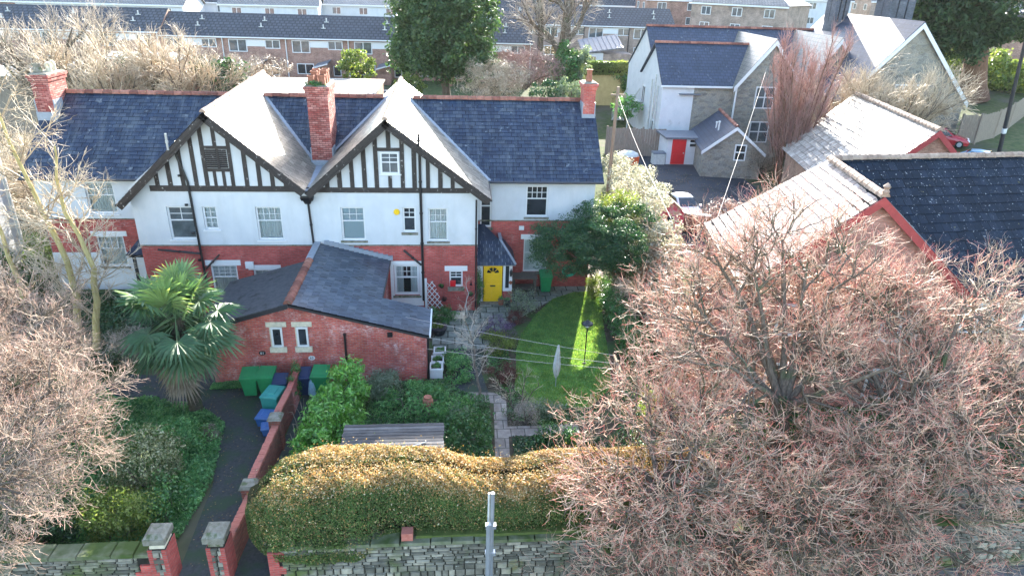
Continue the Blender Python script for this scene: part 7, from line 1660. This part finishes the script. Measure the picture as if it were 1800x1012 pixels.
for cxp, cyp, rx, rz_, K in ((1650, 25, 6, 3.4, 60), (1700, 5, 7, 4, 70), (1760, 20, 6, 3.4, 50), (1690, 55, 6.5, 2.4, 50), (1640, 60, 3.5, 2.6, 30), (1745, 55, 5, 2.0, 34), (1665, 85, 3.4, 1.8, 22), (1700, -40, 8, 4, 60)):
    c = P(cxp, cyp, Y=b[1]-1); p, n = crown_pts(c, (rx, 4.5, rz_), K, 1.3, 60, .45, None, .6); P_.append(p); N_.append(n)
foliage('crown', np.concatenate(P_), np.concatenate(N_), .6, L_CON, t, .35)
hp = [G(1655, 150), G(1680, 160), G(1760, 165), G(1790, 190)]
t = thing('leafy_hedge', 'bright green hedge behind the giant conifer trunk', 'hedge', tuple(hp[0])); P_ = []; N_ = []
for x, y, r_ in ((1668, 118, 3.2), (1690, 125, 3.2), (1750, 130, 3.6), (1775, 145, 3.6), (1795, 150, 3.4), (1735, 122, 3.0)):
    c = P(x, y, Y=b[1]+6); p, n = crown_pts(c, (r_, 2.5, r_*.75), 34, 1.0, 60, .6); P_.append(p); N_.append(n)
foliage('foliage', np.concatenate(P_), np.concatenate(N_), .42, L_BUSH, t)
q = MB()
for x in (1668, 1690, 1735, 1775): c = P(x, 150, Y=b[1]+6); q.cyl((c[0], c[1], float(terr(c[0], c[1]))), tuple(c+(0, 0, 1)), .15, .1, 6)
q.build('stem', BARK, t)
def bgbush(label, px, py, Y, r_, mat, K, rc, per, size, name='bush', asp=.5):
    c = P(px, py, Y=Y); return bush(name, label, tuple(c), r_, mat, K, rc, per, size, asp, True, -5)
bgbush('rounded yellow green clipped bush in front of the brown terrace', 628, 116, 86, (2.2, 2.0, 2.0), L_BUSH, 60, .6, 60, .3)
bgbush('brown thicket right of the evergreen oak trunk', 870, 140, 72, (4.0, 2.5, 2.3), TWIG_T, 120, .8, 60, .55, 'thicket', .06)
bgbush('pale reddish thicket between evergreen oak and thick bare trunk', 925, 120, 76, (4, 2.5, 2.2), TWIG_R, 110, .8, 60, .55, 'thicket', .06)
bgbush('ivy covered bush at the foot of the thick bare trunk', 995, 118, 77, (1.7, 1.5, 2.6), L_IVY, 50, .6, 60, .3)
bgbush('yellowish bush right of the thick bare trunk', 1018, 112, 78, (1.4, 1.4, 2.0), L_SAGE, 40, .55, 50, .3)
bgbush('dark pointed conifers just over the roof ridge', 958, 165, 56, (1.3, 1.0, 1.3), L_YEW, 30, .4, 50, .2)
bgbush('light green shrub over the roof ridge beside the small conifers', 1002, 160, 58, (1.6, 1.2, 1.2), L_SAGE, 36, .45, 50, .2)
bgbush('small leafy shrub left of the evergreen oak trunk', 720, 150, 72, (1.6, 1.2, 1.2), L_BUSH, 30, .4, 50, .25)
bgbush('dark ivy mound under the wide bare trees', 225, 135, 62, (4.0, 2.0, 1.8), L_DARK, 70, .7, 50, .35)
bgbush('dark ivy mound left of the sunlit gable', 380, 140, 62, (3.0, 2.0, 1.6), L_DARK, 50, .7, 50, .35)
bgbush('tangled brown scrub behind the left chimney', 100, 130, 70, (7.0, 3, 1.6), TWIG_G, 110, .8, 50, .6, 'scrub', .06)
bgbush('low scrub in front of the brown terrace', 430, 118, 84, (6, 2, 1.4), TWIG_T, 70, .7, 50, .55, 'scrub', .06)
bgbush('green bush below the outside stair', 1100, 190, 70, (1.5, 1.2, 1.3), L_FERN, 30, .5, 40, .25)
# ---------------------------------------------------------------- the palm
t = thing('fan_palm', 'fan palm with green fronds and a skirt of dead leaves before the outbuilding', 'palm', (-9.45, 21.7, 0))
pp_, pr_ = limb([(-9.42, 21.7, 0), (-9.5, 21.7, 1.2), (-9.55, 21.72, 2.6), (-9.55, 21.75, 4.0)], .22, .17, 4, .01); V, F = tubes(pp_, pr_, 12)
th_ = rng.uniform(0, 6.28, 1500); zz = rng.uniform(.2, 4, 1500); fp = np.stack([-9.45-.1*zz/4+.2*np.cos(th_), 21.72+.2*np.sin(th_), zz], 1); fe = fp+np.stack([np.cos(th_)*.06, np.sin(th_)*.06, rng.uniform(-.16, .02, 1500)], 1)
V2, F2 = tubes(np.stack([fp, fe], 1), np.tile([[.014, .003]], (1500, 1)), 3); V, F, _ = join([(V, F, np.zeros(len(F))), (V2, F2, np.zeros(len(F2)))]); meshobj('trunk', V, F, PALMT, t)
def fronds(name, n, elev, mat, rp, L_pet, Rl, droop, zc=4.05, rcol=None):
    Vs = []; Fs = []; Rs = []; o = 0; tub = []
    for i in range(n):
        az_ = i*2.39996+rng.uniform(-.3, .3); el = rng.uniform(*elev)
        d = np.array([math.cos(az_)*math.cos(el), math.sin(az_)*math.cos(el), math.sin(el)])
        b0_ = np.array([-9.55, 21.74, zc+rng.uniform(-.35, .25)]); lp_ = L_pet*rng.uniform(.8, 1.2); h = b0_+d*lp_-np.array([0, 0, droop*lp_*.3])
        d2 = nrm((d-np.array([0, 0, droop*.5]))[None])[0]
        tub.append(np.stack([b0_, (b0_+h)/2+np.array([0, 0, .04]), h]))
        sd_ = np.cross(d2, [0, 0, 1]); sd_ = sd_/np.linalg.norm(sd_); up = np.cross(sd_, d2)
        m_ = 28; rl = Rl*rng.uniform(.85, 1.15); fr = np.clip(rcol(el)+rng.normal()*.17, 0, 1) if rcol else rng.uniform(0, 1)
        for k in range(m_):
            a = (k/(m_-1)-.5)*2*2.35; ln = rl*(.72+.28*math.cos(a*.6))*rng.uniform(.92, 1.05)
            dd = d2*math.cos(a)+sd_*math.sin(a)+up*(.22*math.cos(a)); dd /= np.linalg.norm(dd); wv = np.cross(dd, up); wv /= np.linalg.norm(wv)
            mid = h+dd*ln*.55; tip = h+dd*ln*.97-np.array([0, 0, 1])*ln*(.10+droop*.22)*rng.uniform(.6, 1.5)
            w1 = rl*.042; f_ = up*w1*(.7 if k % 2 else -.7)
            Vs += [h-wv*.004, h+wv*.004, mid+wv*w1+f_, mid-wv*w1-f_, mid-wv*w1-f_, mid+wv*w1+f_, tip+wv*.004, tip-wv*.004]; Fs += [(o, o+1, o+2, o+3), (o+4, o+5, o+6, o+7)]; Rs += [fr, fr+rng.uniform(-.1, .12)]; o += 8
    V = np.array(Vs); F = np.array(Fs); Rs = np.clip(np.array(Rs), 0, 1)
    V2, F2 = tubes(np.array(tub), np.tile([[.022, .016, .012]], (len(tub), 1)), 4)
    V, F, R = join([(V, F, Rs), (V2, F2, np.full(len(F2), .6))]); meshobj(name, V, F, mat, t, R=R)
fronds('crown', 17, (.2, 1.3), PALM, 0, 1.0, 1.0, .22, zc=4.2, rcol=lambda e: .45+.28*e)  # higher fronds get a yellower colour, imitating sunlight on the palm top
fronds('lower_fronds', 31, (-.8, .15), PALM, 0, 1.15, 1.0, .42, zc=3.95, rcol=lambda e: .38+.25*e)
fronds('dead_fronds', 30, (-1.3, -.8), PALMD, 0, .95, .75, .8, zc=3.35)

bush('dark_hedge', 'dark green hedge behind the balustrade at the right edge', (18.3, 16.6, 1.6), (2.2, 1.2, 1.7), L_DARK, 120, .45, 80, .11)

LITTER = m_rnd('leaf_litter', [(0, (.10, .06, .03)), (.5, (.20, .13, .06)), (.8, (.30, .22, .10)), (1, (.10, .15, .04))], .8, .2, 3)
def litter(label, poly, n, z, size=.05):
    px = np.array(poly); x = rng.uniform(px[:, 0].min(), px[:, 0].max(), n*3); y = rng.uniform(px[:, 1].min(), px[:, 1].max(), n*3)
    dens = .5+.5*np.sin(x*1.7+2*np.sin(y*1.1))*np.sin(y*1.9+x); k = in_poly(x, y, poly) & (rng.uniform(0, 1, len(x)) < dens); x = x[k][:n]; y = y[k][:n]
    p = np.stack([x, y, np.full(len(x), z)+rng.uniform(0, .02, len(x))], 1); V, F = leafquads(p, size, np.tile([0, 0, 1.0], (len(x), 1)), .6, .3); return tag(meshobj('leaf_litter', V, F, LITTER, R=rng.uniform(0, 1, len(x))), label, 'leaf litter', kind='stuff')
litter('fallen leaves scattered over the driveway', [(-7.5, 14.2), (-6.3, 14.2), (-6.25, 23.6), (-9.4, 24), (-13.2, 24.5), (-12.5, 22.5), (-9.9, 22.2), (-8.4, 21.2), (-7.7, 17.8)], 900, .018)
litter('fallen leaves and moss bits on the patio and garden path', [(-1.0, 30.0), (-1.0, 26.6), (.1, 23.0), (1.3, 22.8), (2.1, 27.6), (3.9, 30.0), (8, 32.1), (8, 32.7), (1.2, 32.7)], 900, .02)
litter('fallen leaves scattered over the lawn', lawn_pts, 350, .03, .045)
litter('fallen leaves over the car park', [(15, 44), (19, 44), (23, 52), (19, 57), (15.5, 58), (14, 50)], 900, .02, .09)

bare_tree('twiggy_shrub', 'leafless twiggy shrub in the bed between stone path and lawn', (2.3, 21.4, 0), [([(2.3, 21.4, 0), (2.3+.5*math.cos(k), 21.4+.4*math.sin(k), .7), (2.3+.8*math.cos(k), 21.4+.6*math.sin(k), 1.3)], .025, .01) for k in range(6)], [dict(n=9, trange=(.2, 1), ang=(.4, .9), L=.6, seg=4, wob=.2, up=.08, r0=.009, col=(.3, .8)), dict(n=3, trange=(.3, 1), ang=(.4, 1), L=.25, seg=2, wob=.2, up=.05, r0=.006, taper=.6, col=(.6, 1))], BARK, TWIG_T)
t = thing('dry_stalks', 'tall pale dry stalks arching over the side path beside the laurel', 'dry stalks', (-5.3, 19.5, 0))
pa = []
for k in range(11): x, y = -5.35+rng.uniform(-.15, .2), 18.6+k*.24; h = rng.uniform(.9, 1.5); dx = rng.uniform(-.5, .1); pa.append([[x, y, 0], [x+dx*.1, y, h*.6], [x+dx*.5, y+.05, h*.95], [x+dx, y+.1, h*.9]])
V, F = tubes(np.array(pa), np.tile([[.012, .010, .008, .005]], (11, 1)), 4); meshobj('stem', V, F, PALMD, t, R=rng.uniform(.5, 1, len(F)))
t = thing('terracotta_urn', 'round terracotta pot among the green ferny plants', 'pot', (-1.0, 21.2, 0)); q = MB(); q.lathe([(.12, .5), (.2, .62), (.19, .78), (.13, .84), (.15, .9)], (-1.0, 21.2, 0), 12); q.build('pot', TERRA, t); q = MB(); q.cyl((-1.0, 21.2, 0), (-1.0, 21.2, .52), .1, .1, 10); q.build('plinth', STONECAP, t)
# ---------------------------------------------------------------- air
hz = MB(); hz.box(-410, 510, -40, 905, -1.3, 42); ho_ = hz.build('haze', [])
hm = bpy.data.materials.new('haze_air'); hm.use_nodes = True; hn = hm.node_tree
for n_ in list(hn.nodes):
    if n_.type == 'BSDF_PRINCIPLED': hn.nodes.remove(n_)
pv = hn.nodes.new('ShaderNodeVolumePrincipled'); pv.inputs['Color'].default_value = (.95, .97, 1, 1); pv.inputs['Density'].default_value = .00008; pv.inputs['Anisotropy'].default_value = .1
hn.links.new(pv.outputs[0], hn.nodes['Material Output'].inputs['Volume']); ho_.data.materials.append(hm); ho_['kind'] = 'stuff'
